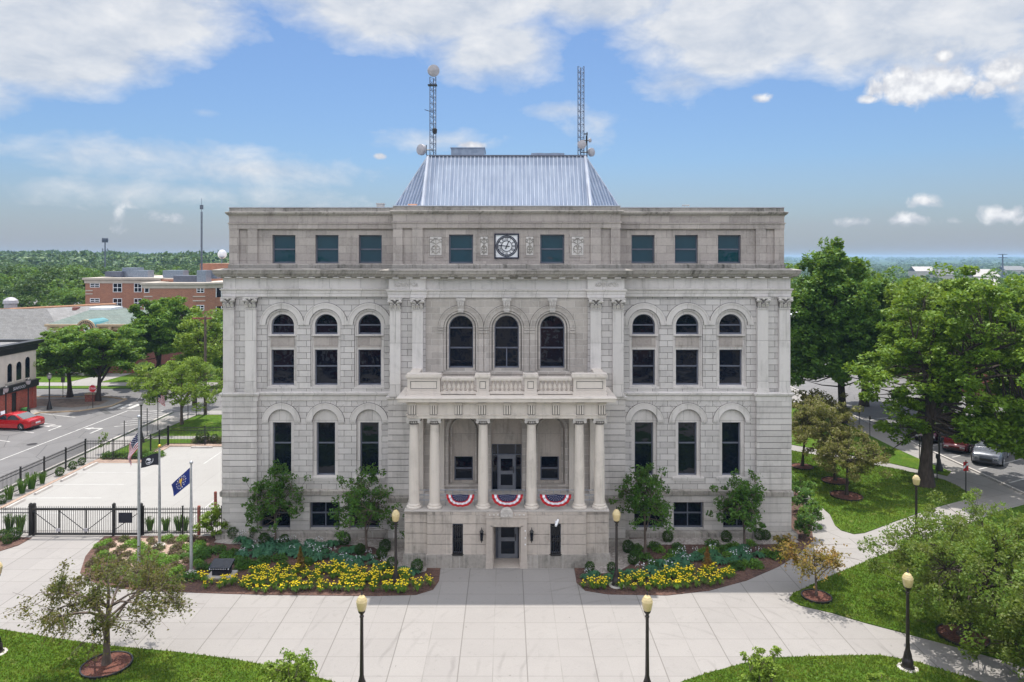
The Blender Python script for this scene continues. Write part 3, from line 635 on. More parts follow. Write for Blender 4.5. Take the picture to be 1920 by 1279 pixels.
    for c in aw: frame_outer(X(c), 14.89, 16.44, .63, 39.6, [15.66], False)
    # pilasters
    for (p0, p1) in ((418.6, 439), (459.7, 480)):
        a, e = iv((p0-950)/34.58, (p1-950)/34.58); b = MB(); b.box(a, e, 38.86, 39.05, 8.1, 12.41); b.box(a-.04, e+.04, 38.82, 39.05, 7.88, 8.04); b.box(a-.02, e+.02, 38.84, 39.05, 8.04, 8.12)
        pl = cb(b, 'pilaster', M['smooth']); PIL = globals().setdefault('PIL', []); PIL.append((pl, (a+e)/2, 38.86, (e-a)))
    for (p0, p1) in ((731, 751), (773, 793)):
        a, e = iv((p0-950)/35.6, (p1-950)/35.6); b = MB(); b.box(a, e, 37.75, 37.97, 8.1, 12.41); b.box(a-.04, e+.04, 37.71, 37.97, 7.88, 8.04); b.box(a-.02, e+.02, 37.73, 37.97, 8.04, 8.12)
        pl = cb(b, 'pilaster', M['smooth']); PIL.append((pl, (a+e)/2, 37.75, (e-a)))
    # scroll relief above the centre pilasters
    b = MB(); xc = X(-5.3)
    for q in (-1, 1):
        pts = [(xc+q*(.08+.5*t), 37.86, 13.78+.09*math.sin(t*7)) for t in [k/14 for k in range(15)]]; b.path(pts, [.028]*15, 5)
        for (cx_, cz_, rr) in ((.16, 13.76, .07), (.38, 13.80, .08), (.55, 13.74, .05)):
            b.path([(xc+q*cx_+rr*math.cos(k*.7), 37.86, cz_+rr*math.sin(k*.7)) for k in range(9)], [.022]*9, 5)
    b.tube((xc, 37.84, 13.68), (xc, 37.86, 13.88), .04, .02); cb(b, 'scroll_relief', M['orn'], smooth=True)
def capital(x, y, w, z0=12.41, h=.67):
    b = MB(); hw = w/2
    b.box(x-hw-.03, x+hw+.03, y-.04, y+.18, z0, z0+.06)
    for k in range(6): xx = x-hw+w*(k+.5)/6; b.lathe([(.0, 0), (.035, .03), (.035, .07), (0, .1)], (xx, y-.03, z0+.05), 6)
    b.mi = 1; b.add([(x-hw, y-.02, z0+.12), (x+hw, y-.02, z0+.12), (x+hw+.07, y-.10, z0+h-.1), (x-hw-.07, y-.10, z0+h-.1), (x-hw, y+.2, z0+.12), (x+hw, y+.2, z0+.12), (x+hw+.07, y+.2, z0+h-.1), (x-hw-.07, y+.2, z0+h-.1)],
          [(0, 1, 2, 3), (5, 4, 7, 6), (1, 5, 6, 2), (4, 0, 3, 7)]); b.mi = 0  # bell coloured dark as painted shade behind the leaves
    def leaf(cx, zb, hh, ww, fw):
        b.add([(cx-ww, y-.03, zb), (cx+ww, y-.03, zb), (cx+ww*1.1, y-.07, zb+hh*.6), (cx+ww*.4, y-fw, zb+hh), (cx-ww*.4, y-fw, zb+hh), (cx-ww*1.1, y-.07, zb+hh*.6), (cx, y-fw-.03, zb+hh*.86), (cx, y-.10, zb+hh*.5)],
              [(0, 1, 7), (1, 2, 7), (2, 3, 6), (2, 6, 7), (7, 6, 5), (5, 6, 4), (0, 7, 5), (3, 4, 6)])
    for k in (-1, 0, 1): leaf(x+k*hw*.72, z0+.12, .22, .085, .15)
    for k in (-.5, .5): leaf(x+k*hw*1.35, z0+.22, .26, .08, .17)
    for k in (-1, 1):
        cx = x+k*(hw+.02); b.lathe([(.085, 0), (.085, .06), (.05, .09), (.03, .12)], (cx, y-.10, z0+h-.19), 10, 'y')
        b.path([(x+k*.06, y-.08, z0+.36), (x+k*.14, y-.12, z0+.47), (cx-k*.03, y-.13, z0+h-.11)], [.02, .025, .03], 5)
    b.lathe([(.07, 0), (.06, .06), (.02, .09)], (x, y-.10, z0+h-.12), 8, 'y')
    b.box(x-hw-.10, x+hw+.10, y-.14, y+.16, z0+h-.10, z0+h-.02)
    return b
for pl, x, y, w in PIL: capital(x, y, w).build('capital', [M['orn'], M['bell']], pl, world=True)
# centre wall with three tall arched windows (second floor)
CW = (-2.43, 0, 2.43)
b = MB(); b.plate(rect(-4.32, 4.32, 7.86, 13.1), [arch(c, 9.15, 11.47, .88) for c in CW], YM, YM+.10); cb(b, 'wall', M['mid'])
b = MB(); b.plate(rect(-4.32, 4.32, 7.86, 13.1), [arch(c, 9.31, 11.47, .66) for c in CW], YM+.10, YM+.5); cb(b, 'window_surround', M['mid'])
for c in CW:
    b = MB(); b.plate(ringpts(c, 11.47, 1.225, 1.19), [], YM-.012, YM+.02); b.plate(ringpts(c, 11.47, .925, .895), [], YM-.03, YM+.02); b.plate(ringpts(c, 11.47, .80, .765), [], YM+.04, YM+.12); b.box(c-.79, c-.765, YM+.04, YM+.12, 9.25, 11.47); b.box(c+.765, c+.79, YM+.04, YM+.12, 9.25, 11.47); cb(b, 'arch_shade_line', M['joint']); b = MB(); b.plate(ringpts(c, 11.47, 1.17, .92), [], YM-.05, YM+.02); b.plate(ringpts(c, 11.47, 1.205, 1.14), [], YM-.08, YM+.02); b.plate(ringpts(c, 11.47, .90, .80), [], YM-.02, YM+.11); b.plate(ringpts(c, 11.47, .74, .65), [], YM+.05, YM+.12)  # dark rings and jamb strips paint the shade lines of the mouldings
    for k in range(13): a = PI*(k+.5)/13; b.cbox(c+1.09*math.cos(a), YM-.06, 11.47+1.09*math.sin(a), .05, .04, .05)
    for q in (-1, 1):
        b.box(c+q*.90, c+q*.80, YM-.02, YM+.11, 9.2, 11.47); b.box(c+q*.74, c+q*.65, YM+.05, YM+.12, 9.25, 11.47)
        b.box(c+q*.93, c+q*1.19, YM-.05, YM+.02, 9.1, 11.2); b.box(c+q*.91, c+q*1.205, YM-.09, YM+.02, 11.2, 11.30); b.box(c+q*.92, c+q*1.2, YM-.07, YM+.02, 11.34, 11.44)
    cb(b, 'archivolt', M['mid'])
    b = MB(); b.add([(c-.13, YM-.14, 12.30), (c+.13, YM-.14, 12.30), (c+.2, YM-.2, 12.92), (c-.2, YM-.2, 12.92), (c-.13, YM+.02, 12.30), (c+.13, YM+.02, 12.30), (c+.2, YM+.02, 12.92), (c-.2, YM+.02, 12.92)], [(0, 1, 2, 3), (1, 5, 6, 2), (4, 0, 3, 7), (0, 4, 5, 1)])
    b.box(c-.24, c+.24, YM-.22, YM+.02, 12.92, 13.05); b.box(c-.17, c+.17, YM-.17, YM+.02, 12.40, 12.47)
    for q in (-.1, 0, .1): b.path([(c+q, YM-.15, 12.5), (c+q*1.2, YM-.21, 12.7), (c+q*1.4, YM-.21, 12.88)], [.03, .045, .03], 5)
    cb(b, 'keystone', M['orn'])
    b = MB(); b.box(c-1.2, c+1.2, YM-.05, YM+.3, 9.02, 9.14); cb(b, 'sill', M['mid'])
    frame_outer(c, 9.31, 12.12, .66, YM+.28, [11.45, 10.38], True, vbar=(9.38, 10.36) if c == 0 else None)
# centre attic
b = MB(); CA = [(-6.04, 38.15)]
holes = [rect(-4.47, 4.47, 14.87, 16.77), rect(-5.54, -5.02, 14.87, 16.77), rect(5.02, 5.54, 14.87, 16.77)]
b.plate(rect(-6.04, 6.04, 14.5, 17.6), holes, 38.15, 38.27)
wo = [rect(-3.08, -1.79, 14.88, 16.43), rect(1.79, 3.08, 14.88, 16.43), rect(-.65, .65, 15.16, 16.46)]
b.plate(rect(-6.04, 6.04, 14.5, 17.6), wo, 38.27, 38.75); b.box(-6.04, -5.95, 38.2, 39.4, 14.5, 17.6); b.box(5.95, 6.04, 38.2, 39.4, 14.5, 17.6); cb(b, 'attic_wall', M['attic'])
frame_outer(-2.435, 14.89, 16.43, .635, 38.45, [15.66], False); frame_outer(2.435, 14.89, 16.43, .635, 38.45, [15.66], False)
for xc, hw in ((-3.78, .31), (3.78, .31), (-1.20, .19), (1.23, .19)):     # carved panels
    b = MB(); b.plate(rect(xc-hw-.12, xc+hw+.12, 15.22, 16.42), [rect(xc-hw-.04, xc+hw+.04, 15.3, 16.34)], 38.24, 38.29); pn = cb(b, 'relief_panel', M['attic']); b = MB(); b.box(xc-hw, xc+hw, 38.245, 38.29, 15.33, 16.31); b.build('relief_ground', M['smooth'], pn, world=True); b = MB()
    for q in (-1, 1):
        def cur(f, r=.02): b.path([(xc+q*f(t)[0]*hw, 38.235, f(t)[1]) for t in [k/12 for k in range(13)]], [r]*13, 5)
        cur(lambda t: (.75*math.sin(t*PI), 15.40+.5*t)); cur(lambda t: (.15+.6*math.sin(t*PI*1.3), 15.95+.3*t)); cur(lambda t: (.35+.3*math.cos(t*6.2), 15.72+.1*math.sin(t*6.2))); cur(lambda t: (.8-.3*math.cos(t*5), 16.1+.08*math.sin(t*5)))
        cur(lambda t: (.2+.5*t, 15.42+.12*math.sin(t*3)))
    b.tube((xc, 38.235, 15.38), (xc, 38.235, 16.27), .025, .012); b.lathe([(.09, 0), (.07, .03), (.0, .05)], (xc, 38.25, 15.80), 10, 'y')
    b.build('scrollwork', M['stain'], pn, world=True, smooth=True)
# clock
b = MB(); b.plate(rect(-.66, .66, 15.14, 16.48), [rect(-.585, .585, 15.215, 16.405)], 38.20, 38.33)
CK = cb(b, 'clock', M['navy']); zc = 15.81
b = MB(); b.box(-.59, .59, 38.26, 38.3, 15.21, 16.41); b.build('clock_face', M['white'], CK, world=True)
b = MB()
def annulus(ro, ri, y0, y1, n=48):
    b.plate([(ro*math.cos(2*PI*k/n), zc+ro*math.sin(2*PI*k/n)) for k in range(n)], [[(ri*math.cos(2*PI*k/n), zc+ri*math.sin(2*PI*k/n)) for k in range(n)]], y0, y1)
annulus(.575, .535, 38.238, 38.262); annulus(.50, .455, 38.238, 38.262); annulus(.30, .265, 38.238, 38.262)
for k in range(60): a = 2*PI*k/60; b.cbox(.518*math.cos(a), 38.25, zc+.518*math.sin(a), .022, .02, .022)
rom = ['XII', 'I', 'II', 'III', 'IIII', 'V', 'VI', 'VII', 'VIII', 'IX', 'X', 'XI']
for k, tx in enumerate(rom):
    a = -2*PI*k/12; ca, sa = math.cos(a), math.sin(a)
    nch = len(tx); wsc = min(1.0, 3.0/nch+.15)*.72
    b.text(tx, .215, lambda x, y, z: (((x*wsc)*ca-(y+.378)*sa), 38.25-z, zc+((x*wsc)*sa+(y+.378)*ca)))
b.build('clock_numerals', M['navy'], CK, world=True)
for ang, ln, wd in ((R(360*46/60), .43, .022), (R(23), .29, .032)):
    b = MB(); d = (math.sin(ang), math.cos(ang)); p = (-d[1], d[0])
    def q(l, w): return (d[0]*l+p[0]*w, 38.225, zc+d[1]*l-p[1]*w*-1)
    b.tube((-d[0]*.16, 38.228, zc-d[1]*.16), (d[0]*ln, 38.228, zc+d[1]*ln), wd, wd*.6, 6); b.build('clock_hand', M['navy'], CK, world=True)

# ---- roof: steep metal hip with splayed front corners
b = MB(); zt, zb = 21.3, 17.72
T = [(-4.7, 43), (4.7, 43), (4.7, 53), (-4.7, 53)]
B = [(-4.85, 41), (4.85, 41), (7.25, 44), (7.25, 52), (4.85, 55), (-4.85, 55), (-7.25, 52), (-7.25, 44)]
tv = [(x, y, zt) for x, y in T]; bv = [(x, y, zb) for x, y in B]
b.add(tv+bv, [(0, 4, 5, 1), (1, 5, 6), (1, 6, 7, 2), (2, 7, 8), (2, 8, 9, 3), (3, 9, 10), (3, 10, 11, 0), (0, 11, 4), (0, 1, 2, 3)])
RF = cb(b, 'roof', M['roof'])
def seams(pa, pb, apex0, apex1, step, w=.055, hgt=.07):
    """raised seams running up a roof plane (base pa-pb, top apex0-apex1)"""
    pa, pb, a0, a1 = map(Vector, (pa, pb, apex0, apex1)); e = (pb-pa); L = e.length; e.normalize()
    nrm = e.cross((a0-pa)).normalized()
    up = nrm.cross(e).normalized(); top = (a0-pa).dot(up)
    if top < 0: up = -up; top = -top
    if nrm.dot(Vector((pa.x, pa.y-48, 1))) < 0: nrm = -nrm
    s0 = (a0-pa).dot(e); s1 = (a1-pa).dot(e); out = MB(); k = step/2
    while k < L:
        # height reachable at coordinate k between the hip lines
        t = 1.0
        if k < s0: t = min(t, k/s0)
        if k > s1: t = min(t, (L-k)/(L-s1))
        if t > .03:
            p = pa+e*k; q = p+up*top*t; o = nrm*hgt; h = e*w/2
            out.add([p-h, p+h, q+h, q-h, p-h*.6+o, p+h*.6+o, q+h*.6+o, q-h*.6+o], [(4, 5, 6, 7), (0, 4, 7, 3), (1, 2, 6, 5), (0, 1, 5, 4)])
        k += step
    return out
def v3(p, z): return (p[0], p[1], z)
allb = MB()
for (i0, i1, t0, t1, st) in ((0, 1, 0, 1, .235), (1, 2, 1, 1, .36), (2, 3, 1, 2, .36), (6, 7, 3, 0, .36), (7, 0, 0, 0, .36)):
    o = seams(v3(B[i0], zb), v3(B[i1], zb), v3(T[t0], zt), v3(T[t1], zt), st); allb.add(o.v, o.f)
allb.build('seams', M['seam'], RF, world=True)
for (bi, ti) in ((0, 0), (1, 1), (2, 1), (7, 0), (3, 2), (6, 3)):
    b = MB(); b.tube(v3(B[bi], zb), v3(T[ti], zt), .13 if bi in (0, 1) else .07, .10 if bi in (0, 1) else .06, 6); b.build('hip_trim', M['rooftrim'], RF, world=True)
b = MB(); b.mold([(-4.72, 53), (-4.72, 42.98), (4.72, 42.98), (4.72, 53)], [(.06, zt-.05), (.08, zt-.05), (.08, zt+.04), (-.3, zt+.07)]); b.build('ridge_edge', M['frame'], RF, world=True)
b = MB(); x0, x1 = GX(848, 47), GX(909, 47); b.box(x0, x1, 46, 48.5, zt, 22.2); b.box(x0-.05, x1+.05, 45.95, 48.55, 22.2, 22.26); cb(b, 'rooftop_unit', M['zinc'])
b = MB(); x0, x1 = GX(995, 47), GX(1056, 47); b.box(x0, x1, 46, 48.5, zt, 21.9)
for q in (.25, .75): b.lathe([(.5, 0), (.5, .12), (.1, .18)], (x0+(x1-x0)*q, 47.2, 21.9), 16)
cb(b, 'rooftop_unit', M['zinc'])
b = MB(); x0, x1 = GX(765, 40), GX(782, 40)
b.tube((x0, 40, 18.05), (x1, 40, 18.05), .14, n=12); b.box(x0+.05, x1-.05, 39.95, 40.05, 17.7, 18); cb(b, 'roof_vent', M['yellowstone'])
b = MB(); x0, x1 = GX(706, 41), GX(719, 41); b.box(x0, x1, 41, 41.4, 17.7, 18.25); b.box(x0-.03, x1+.03, 40.97, 41.43, 18.25, 18.31); cb(b, 'roof_vent', M['conc'])
b = MB()
for p in (1280, 1285, 1291): b.tube((GX(p, 41), 41, 17.7), (GX(p, 41), 41, 18.2), .02, n=5)
b.tube((GX(1279, 41), 41, 18.19), (GX(1293, 41), 41, 18.19), .03, n=5); cb(b, 'roof_anchor', M['conc'])

# ---- porch
YF = 35.15
b = MB(); jb = MB(); holes = [(-2.66, -2.14), (-.68, .68), (2.14, 2.66)]
zz = [.64, 1.15, 1.64, 2.15, 2.58]
for k in range(4):
    z0, z1 = zz[k]+.014, zz[k+1]-.014; hs = holes if k < 3 else []
    cur = -3.9; segs = []
    for a, e in hs: segs.append((cur, a)); cur = e
    segs.append((cur, 3.9))
    for a, e in segs: b.box(a, e, YF, 37.94, z0, z1); jb.box(a+(.04 if a == -3.9 else 0), e-(.04 if e == 3.9 else 0), YF+.06, 37.94, z1, z1+.028)
    for s in (-1, 1): b.box(s*3.92, s*5.02, YF+.14, 37.94, z0, z1); jb.box(s*3.92, s*4.98, YF+.19, 37.94, z1, z1+.028)
cb(b, 'porch_base', M['portico']); cb(jb, 'porch_joints', M['joint'])
b = MB()
for a, e in ((-3.96, -2.66), (-2.14, -.98), (.98, 2.14), (2.66, 3.96)): b.box(a, e, YF-.08, 37.9, -.05, .655)
b.box(-2.66, -2.14, YF-.03, 37.9, -.05, .60); b.box(2.14, 2.66, YF-.03, 37.9, -.05, .60)
for s in (-1, 1): b.box(s*3.97, s*5.09, YF+.06, 37.9, -.05, .60); b.box(s*3.97, s*5.07, YF+.08, 37.9, .60, .65)
cb(b, 'porch_plinth', M['stain'])
b = MB(); b.box(-3.9, -1.0, YF+.04, 37.94, 2.58, 2.74); b.box(1.0, 3.9, YF+.04, 37.94, 2.58, 2.74)
for s in (-1, 1): b.box(s*3.9, s*5.02, YF+.18, 37.94, 2.58, 2.74)
cb(b, 'porch_floor_edge', M['portico'])
b = MB()
for x in [-3.6+k*.9 for k in range(9)]:
    if abs(x) > 1.1: b.box(x-.06, x-.03, YF+.02, YF+.05, 2.6, 2.72); b.box(x+.03, x+.06, YF+.02, YF+.05, 2.6, 2.72)
cb(b, 'porch_edge_grooves', M['stain'])
b = MB(); b.box(-5.04, 5.04, YF+.02, 38.12, 2.735, 2.775); cb(b, 'porch_floor', M['conc'])
# door surround with carved crest
b = MB(); b.plate(rect(-1.0, 1.0, 0, 2.70), [[(-.68, -.2), (.68, -.2), (.68, 2.03), (-.68, 2.03)]] and [], YF-.0, YF+.01) if False else None
b.box(-1.0, -.68, YF-.10, YF+.3, 0, 2.03); b.box(.68, 1.0, YF-.10, YF+.3, 0, 2.03); b.box(-1.0, 1.0, YF-.10, YF+.3, 2.03, 2.47); b.box(-1.03, 1.03, YF-.14, YF+.3, 2.47, 2.53); b.box(-1.0, 1.0, YF-.10, YF+.3, 2.53, 2.72)
b.box(-.78, -.70, YF-.125, YF, .3, 2.1); b.box(.70, .78, YF-.125, YF, .3, 2.1); b.box(-.78, .78, YF-.125, YF, 2.06, 2.12)
b.box(-1.02, -.66, YF-.12, YF+.2, 0, .32); b.box(.66, 1.02, YF-.12, YF+.2, 0, .32)
DS = cb(b, 'door_surround', M['portico'])
b = MB(); b.plate([(-.30, 2.53), (.30, 2.53), (.30, 2.78)]+[(.28*math.cos(a)*1.0, 2.78+.20*math.sin(a)) for a in [PI*k/10 for k in range(11)]]+[(-.30, 2.78)], [], YF-.16, YF-.02)
for q in (-.16, 0, .16): b.path([(q+.07*math.cos(a), YF-.17, 2.68+.11*math.sin(a)) for a in [2*PI*k/8 for k in range(9)]], [.018]*9, 5)
for q in range(-4, 5): b.lathe([(.05, 0), (.045, .03), (.0, .05)], (q*.21 if abs(q) > 1 else q*.1, YF-.10 if abs(q) > 1 else YF-.15, 2.62 if abs(q) > 1 else 2.88), 8, 'y')
b.build('carved_crest', M['orn'], DS, world=True, smooth=True)
# lower entrance
b = MB(); b.box(-.68, -.62, YF+.2, YF+1.1, 0, 2.1); b.box(.62, .68, YF+.2, YF+1.1, 0, 2.1); b.box(-.68, .68, YF+.3, YF+1.4, 2.05, 2.12); b.box(-.68, .68, YF+1.12, YF+1.3, 0, 2.1); b.box(-.68, .68, YF-.05, YF+1.2, 0, .03); cb(b, 'entrance_recess', M['portico'])
def door(xc, Y, z0, w, h, side, transom):
    """framed glazed door with side lights and optional transom"""
    W = w/2+side; b = MB(); top = z0+h+transom
    b.box(xc-W, xc-W+.05, Y-.03, Y+.06, z0, top); b.box(xc+W-.05, xc+W, Y-.03, Y+.06, z0, top)
    b.box(xc-w/2-.05, xc-w/2, Y-.035, Y+.06, z0, top-.05 if transom else top); b.box(xc+w/2, xc+w/2+.05, Y-.035, Y+.06, z0, top-.05 if transom else top)
    b.box(xc-W, xc+W, Y-.025, Y+.06, top-.05, top+.001); b.box(xc-W+.05, xc+W-.05, Y-.02, Y+.06, z0+h, z0+h+.06)
    dr = b.build('door', M['frame'], CH, world=True)
    b = MB(); b.plate(rect(xc-w/2+.004, xc+w/2-.004, z0+.01, z0+h-.004), [rect(xc-w/2+.13, xc+w/2-.13, z0+.22, z0+h*.44), rect(xc-w/2+.13, xc+w/2-.13, z0+h*.54, z0+h-.2)], Y-.01, Y+.035)
    b.build('door_leaf', M['doorm'], dr, world=True)
    b = MB(); b.box(xc-W+.03, xc+W-.03, Y+.04, Y+.05, z0, top-.03); b.build('pane', M['glass'], dr, world=True)
    b = MB(); b.tube((xc+w*.40, Y-.06, z0+.9), (xc+w*.40, Y-.06, z0+1.25), .018); b.tube((xc+w*.40, Y-.06, z0+.93), (xc+w*.40, Y, z0+.93), .012); b.tube((xc+w*.40, Y-.06, z0+1.22), (xc+w*.40, Y, z0+1.22), .012); b.build('door_handle', M['black'], dr, world=True)
door(0.06, YF+1.05, .03, .95, 1.95, .14, 0)
door(0, YM+.35, 2.77, .90, 1.85, .36, .62)
for xc in (-2.4, 2.4):      # barred slit windows
    f = MB(); f.plate(rect(xc-.27, xc+.27, .66, 2.13), [rect(xc-.22, xc+.22, .72, 2.08)], YF+.12, YF+.2); w = f.build('barred_window', M['frame'], CH, world=True)
    g = MB(); g.box(xc-.25, xc+.25, YF+.2, YF+.22, .68, 2.1); g.build('pane', M['glass'], w, world=True)
    g = MB()
    for k in range(5): g.tube((xc-.2+k*.1, YF+.03, .68), (xc-.2+k*.1, YF+.03, 2.09), .015, n=6)
    for z in (.72, 1.30, 1.40, 2.0): g.box(xc-.26, xc+.26, YF+.02, YF+.05, z-.015, z+.015)
    g.build('bars', M['black'], w, world=True)
    g = MB(); g.box(xc-.3, xc+.3, YF-.06, YF+.15, .60, .67); g.build('sill', M['black'], w, world=True)
for xc in (-1.22, 1.22):    # wall lanterns
    b = MB(); b.box(xc-.05, xc+.05, YF-.03, YF+.0, 1.5, 1.78); b.path([(xc, YF, 1.72), (xc, YF-.12, 1.86), (xc, YF-.16, 1.80)], [.018, .018, .018], 6)
    b.lathe([(.02, 0), (.10, .05), (.11, .07), (.02, .2), (.015, .28)], (xc, YF-.16, 1.75), 8)
    for k in range(4): a = PI/4+k*PI/2; b.tube((xc+.07*math.cos(a), YF-.16+.07*math.sin(a), 1.42), (xc+.10*math.cos(a), YF-.16+.10*math.sin(a), 1.78), .011, n=4)
    b.lathe([(.01, -.14), (.03, -.06), (.075, 0), (.075, .02)], (xc, YF-.16, 1.41), 8); ln = cb(b, 'wall_lantern', M['black'])
    b = MB(); b.lathe([(.055, 0), (.085, .34)], (xc, YF-.16, 1.43), 8); b.build('lantern_glass', M['glass'], ln, world=True)
b = MB(); x = 2.42; b.box(x-.05, x+.05, YF-.05, YF+.02, 2.16, 2.30); b.tube((x, YF-.05, 2.24), (x, YF-.16, 2.26), .02, n=6)
b.tube((x-.04, YF-.32, 2.16), (x+.10, YF-.02, 2.36), .055, n=10); cb(b, 'security_camera', M['white'])
b = MB()
for z in (1.18, 1.5, 1.85): b.box(.88, .93, YF-.115, YF-.09, z-.035, z+.035)
cb(b, 'intercom', M['white'])
# back wall of the porch
b = MB(); b.plate(rect(-4.9, 4.9, 2.7, 7.9), [arch(-2.3, 3.1, 6.0, .78), arch(0, 2.6, 6.05, .82), arch(2.3, 3.1, 6.0, .78)], YM, YM+.22); cb(b, 'wall', M['mid'])
b = MB(); b.plate(rect(-4.9, 4.9, 2.7, 7.9), [rect(-2.8, -1.8, 3.29, 4.58), rect(-.8, .8, 2.6, 5.24), rect(1.8, 2.8, 3.29, 4.58)], YM+.22, YM+.6); cb(b, 'wall', M['portico'])
for c in (-2.3, 2.3):
    b = MB(); b.plate(ringpts(c, 6.0, .96, .80), [], YM-.06, YM+.02); b.box(c-.96, c-.80, YM-.06, YM+.02, 3.15, 6.0); b.box(c+.80, c+.96, YM-.06, YM+.02, 3.15, 6.0); b.plate(ringpts(c, 6.0, .70, .62), [], YM+.1, YM+.23); b.box(c-.70, c-.62, YM+.1, YM+.23, 3.2, 6.0); b.box(c+.62, c+.70, YM+.1, YM+.23, 3.2, 6.0); b.box(c-1.0, c+1.0, YM-.1, YM+.2, 3.05, 3.16); cb(b, 'niche_trim', M['mid'])
    frame_outer(c, 3.29, 4.58, .5, YM+.34, [3.92], False)
b = MB(); b.plate(ringpts(0, 6.05, .98, .84), [], YM-.06, YM+.02); b.box(-.98, -.84, YM-.06, YM+.02, 2.77, 6.05); b.box(.84, .98, YM-.06, YM+.02, 2.77, 6.05); cb(b, 'niche_trim', M['mid'])
b = MB()
for s in (-1, 1): b.box(s*4.40, s*4.78, 37.80, 38.1, 2.77, 7.3); b.box(s*4.36, s*4.82, 37.76, 38.1, 2.77, 2.95); b.box(s*3.3, s*3.55, 37.95, 38.1, 2.77, 7.3)
cb(b, 'wall_pilaster', M['column'])
# entablature and deck
b = MB()
PE = [(-4.90, 37.95), (-4.90, 35.28), (4.90, 35.28), (4.90, 37.95)]
b.mold(PE, [(-.60, 7.28), (0, 7.28), (0, 7.42), (.05, 7.44), (.05, 7.49), (-.02, 7.50), (-.02, 7.99), (.04, 8.02), (.04, 8.07), (.14, 8.10), (.30, 8.13), (.40, 8.16), (.42, 8.30), (.46, 8.33), (.46, 8.36), (.0, 8.40), (-.6, 8.40)])
b.mold(PE, [(-.60, 8.0), (-.60, 7.28)]); EN = cb(b, 'entablature', M['column'])
b = MB(); b.box(-4.35, 4.35, 35.8, 38.1, 7.55, 7.62); b.box(-5.0, 5.0, 35.2, 38.1, 8.30, 8.395); b.build('porch_ceiling', M['portico'], EN, world=True)
for p in (773, 813, 859.6, 904, 951, 996.6, 1042.6, 1088, 1129):
    x = GX(p, 35.25); b = MB()
    jb = MB(); jb.box(x-.175, x+.175, 35.25, 35.31, 7.50, 7.95); jb.box(x-.19, x+.19, 35.21, 35.31, 7.48, 7.505); jb.build('triglyph_shade_backing', M['joint'], EN, world=True)  # dark backing paints the shade in the gaps between the bars
    for q in (-.118, 0, .118): b.box(x+q-.038, x+q+.038, 35.20, 35.30, 7.505, 7.945)
    b.box(x-.17, x+.17, 35.22, 35.31, 7.93, 7.96); b.box(x-.19, x+.19, 35.20, 35.31, 7.96, 8.03); b.box(x-.18, x+.18, 35.17, 35.31, 7.36, 7.40)
    b.add([(x-.17, 35.1, 8.03), (x+.17, 35.1, 8.03), (x+.17, 35.3, 8.03), (x-.17, 35.3, 8.03), (x-.17, 35.0, 8.1), (x+.17, 35.0, 8.1), (x+.17, 35.3, 8.1), (x-.17, 35.3, 8.1)], [(0, 3, 2, 1), (0, 1, 5, 4), (1, 2, 6, 5), (3, 0, 4, 7)])
    b.build('triglyph', M['column'], EN, world=True)
# columns
colm = None
for p in (776.6, 815, 906, 996.6, 1086, 1124):
    x = GX(p, 35.66); y = 35.66
    if colm is None:
        b = MB(); pr = [(.262-.045*max(0, (t-.3)/.7)**1.6, 3.02+t*3.86) for t in [k/12 for k in range(13)]]; b.lathe([(.285, 2.99)]+pr+[(.235, 6.90), (.235, 6.93)], (0, 0, 0), 28)
        colm = b.build('column', M['column'], CH, smooth=True); colm.location = (x, y-39.1, 0)
        b = MB(); b.lathe([(.35, 2.775), (.375, 2.80), (.375, 2.87), (.345, 2.90), (.30, 2.91), (.30, 2.94), (.32, 2.96), (.30, 2.99), (.27, 3.0)], (0, 0, 0), 28); b.build('column_base', M['column'], colm, smooth=True)
        b = MB(); b.mi = 1; b.lathe([(.225, 6.93), (.24, 6.97), (.235, 7.0), (.27, 7.08), (.30, 7.15)], (0, 0, 0), 24); b.mi = 0  # dark bell colour paints shade behind the carving
        for k in range(16): a = 2*PI*k/16; b.lathe([(0, 0), (.035, .03), (.04, .07), (.0, .11)], (.265*math.cos(a), .265*math.sin(a), 7.02), 6)
        b.box(-.33, .33, -.33, .33, 7.15, 7.22); b.box(-.35, .35, -.35, .35, 7.22, 7.279)
        for q in (-.28, .28): b.lathe([(.075, -.3), (.075, .3)], (q, 0, 7.10), 10, 'y')
        b.build('capital', [M['orn'], M['bell']], colm)
    else: c = copy_tree(colm, CH); c.location = (x, y-39.1, 0)
# porch railing
b = MB()
for z in (3.05, 3.3, 3.55): b.tube((-4.5, 35.95, z), (4.5, 35.95, z), .018, n=6)
for k in range(26): x = -4.5+k*.36; b.tube((x, 35.95, 2.77), (x, 35.95, 3.56), .012, n=5)
for s in (-1, 1):
    for z in (3.05, 3.3, 3.55): b.tube((s*4.62, 35.9, z), (s*4.62, 37.9, z), .018, n=6)
cb(b, 'porch_railing', M['zinc'])
# balustrade
b = MB()
PD = ((-4.91, -3.30), (-1.49, -.88), (.88, 1.49), (3.30, 4.91))
for a, e in PD:
    b = MB(); b.box(a, e, 35.46, 35.9, 8.40, 9.26); b.box(a-.04, e+.04, 35.42, 35.94, 8.38, 8.55); b.box(a-.04, e+.04, 35.42, 35.94, 9.22, 9.28); b.box(a-.08, e+.08, 35.37, 35.99, 9.28, 9.38); b.box(a-.05, e+.05, 35.40, 35.96, 9.38, 9.44)
    q_ = MB(); q_.plate(rect(a+.155, e-.155, 8.715, 9.085), [rect(a+.175, e-.175, 8.735, 9.065)], 35.448, 35.47); cb(q_, 'panel_shade_line', M['joint']); iw = .14; b.plate(rect(a+iw-.04, e-iw+.04, 8.66, 9.14), [rect(a+iw, e-iw, 8.70, 9.10)], 35.435, 35.47); cb(b, 'balcony_pedestal', M['column'])  # dark border paints the shade line of the sunk panel
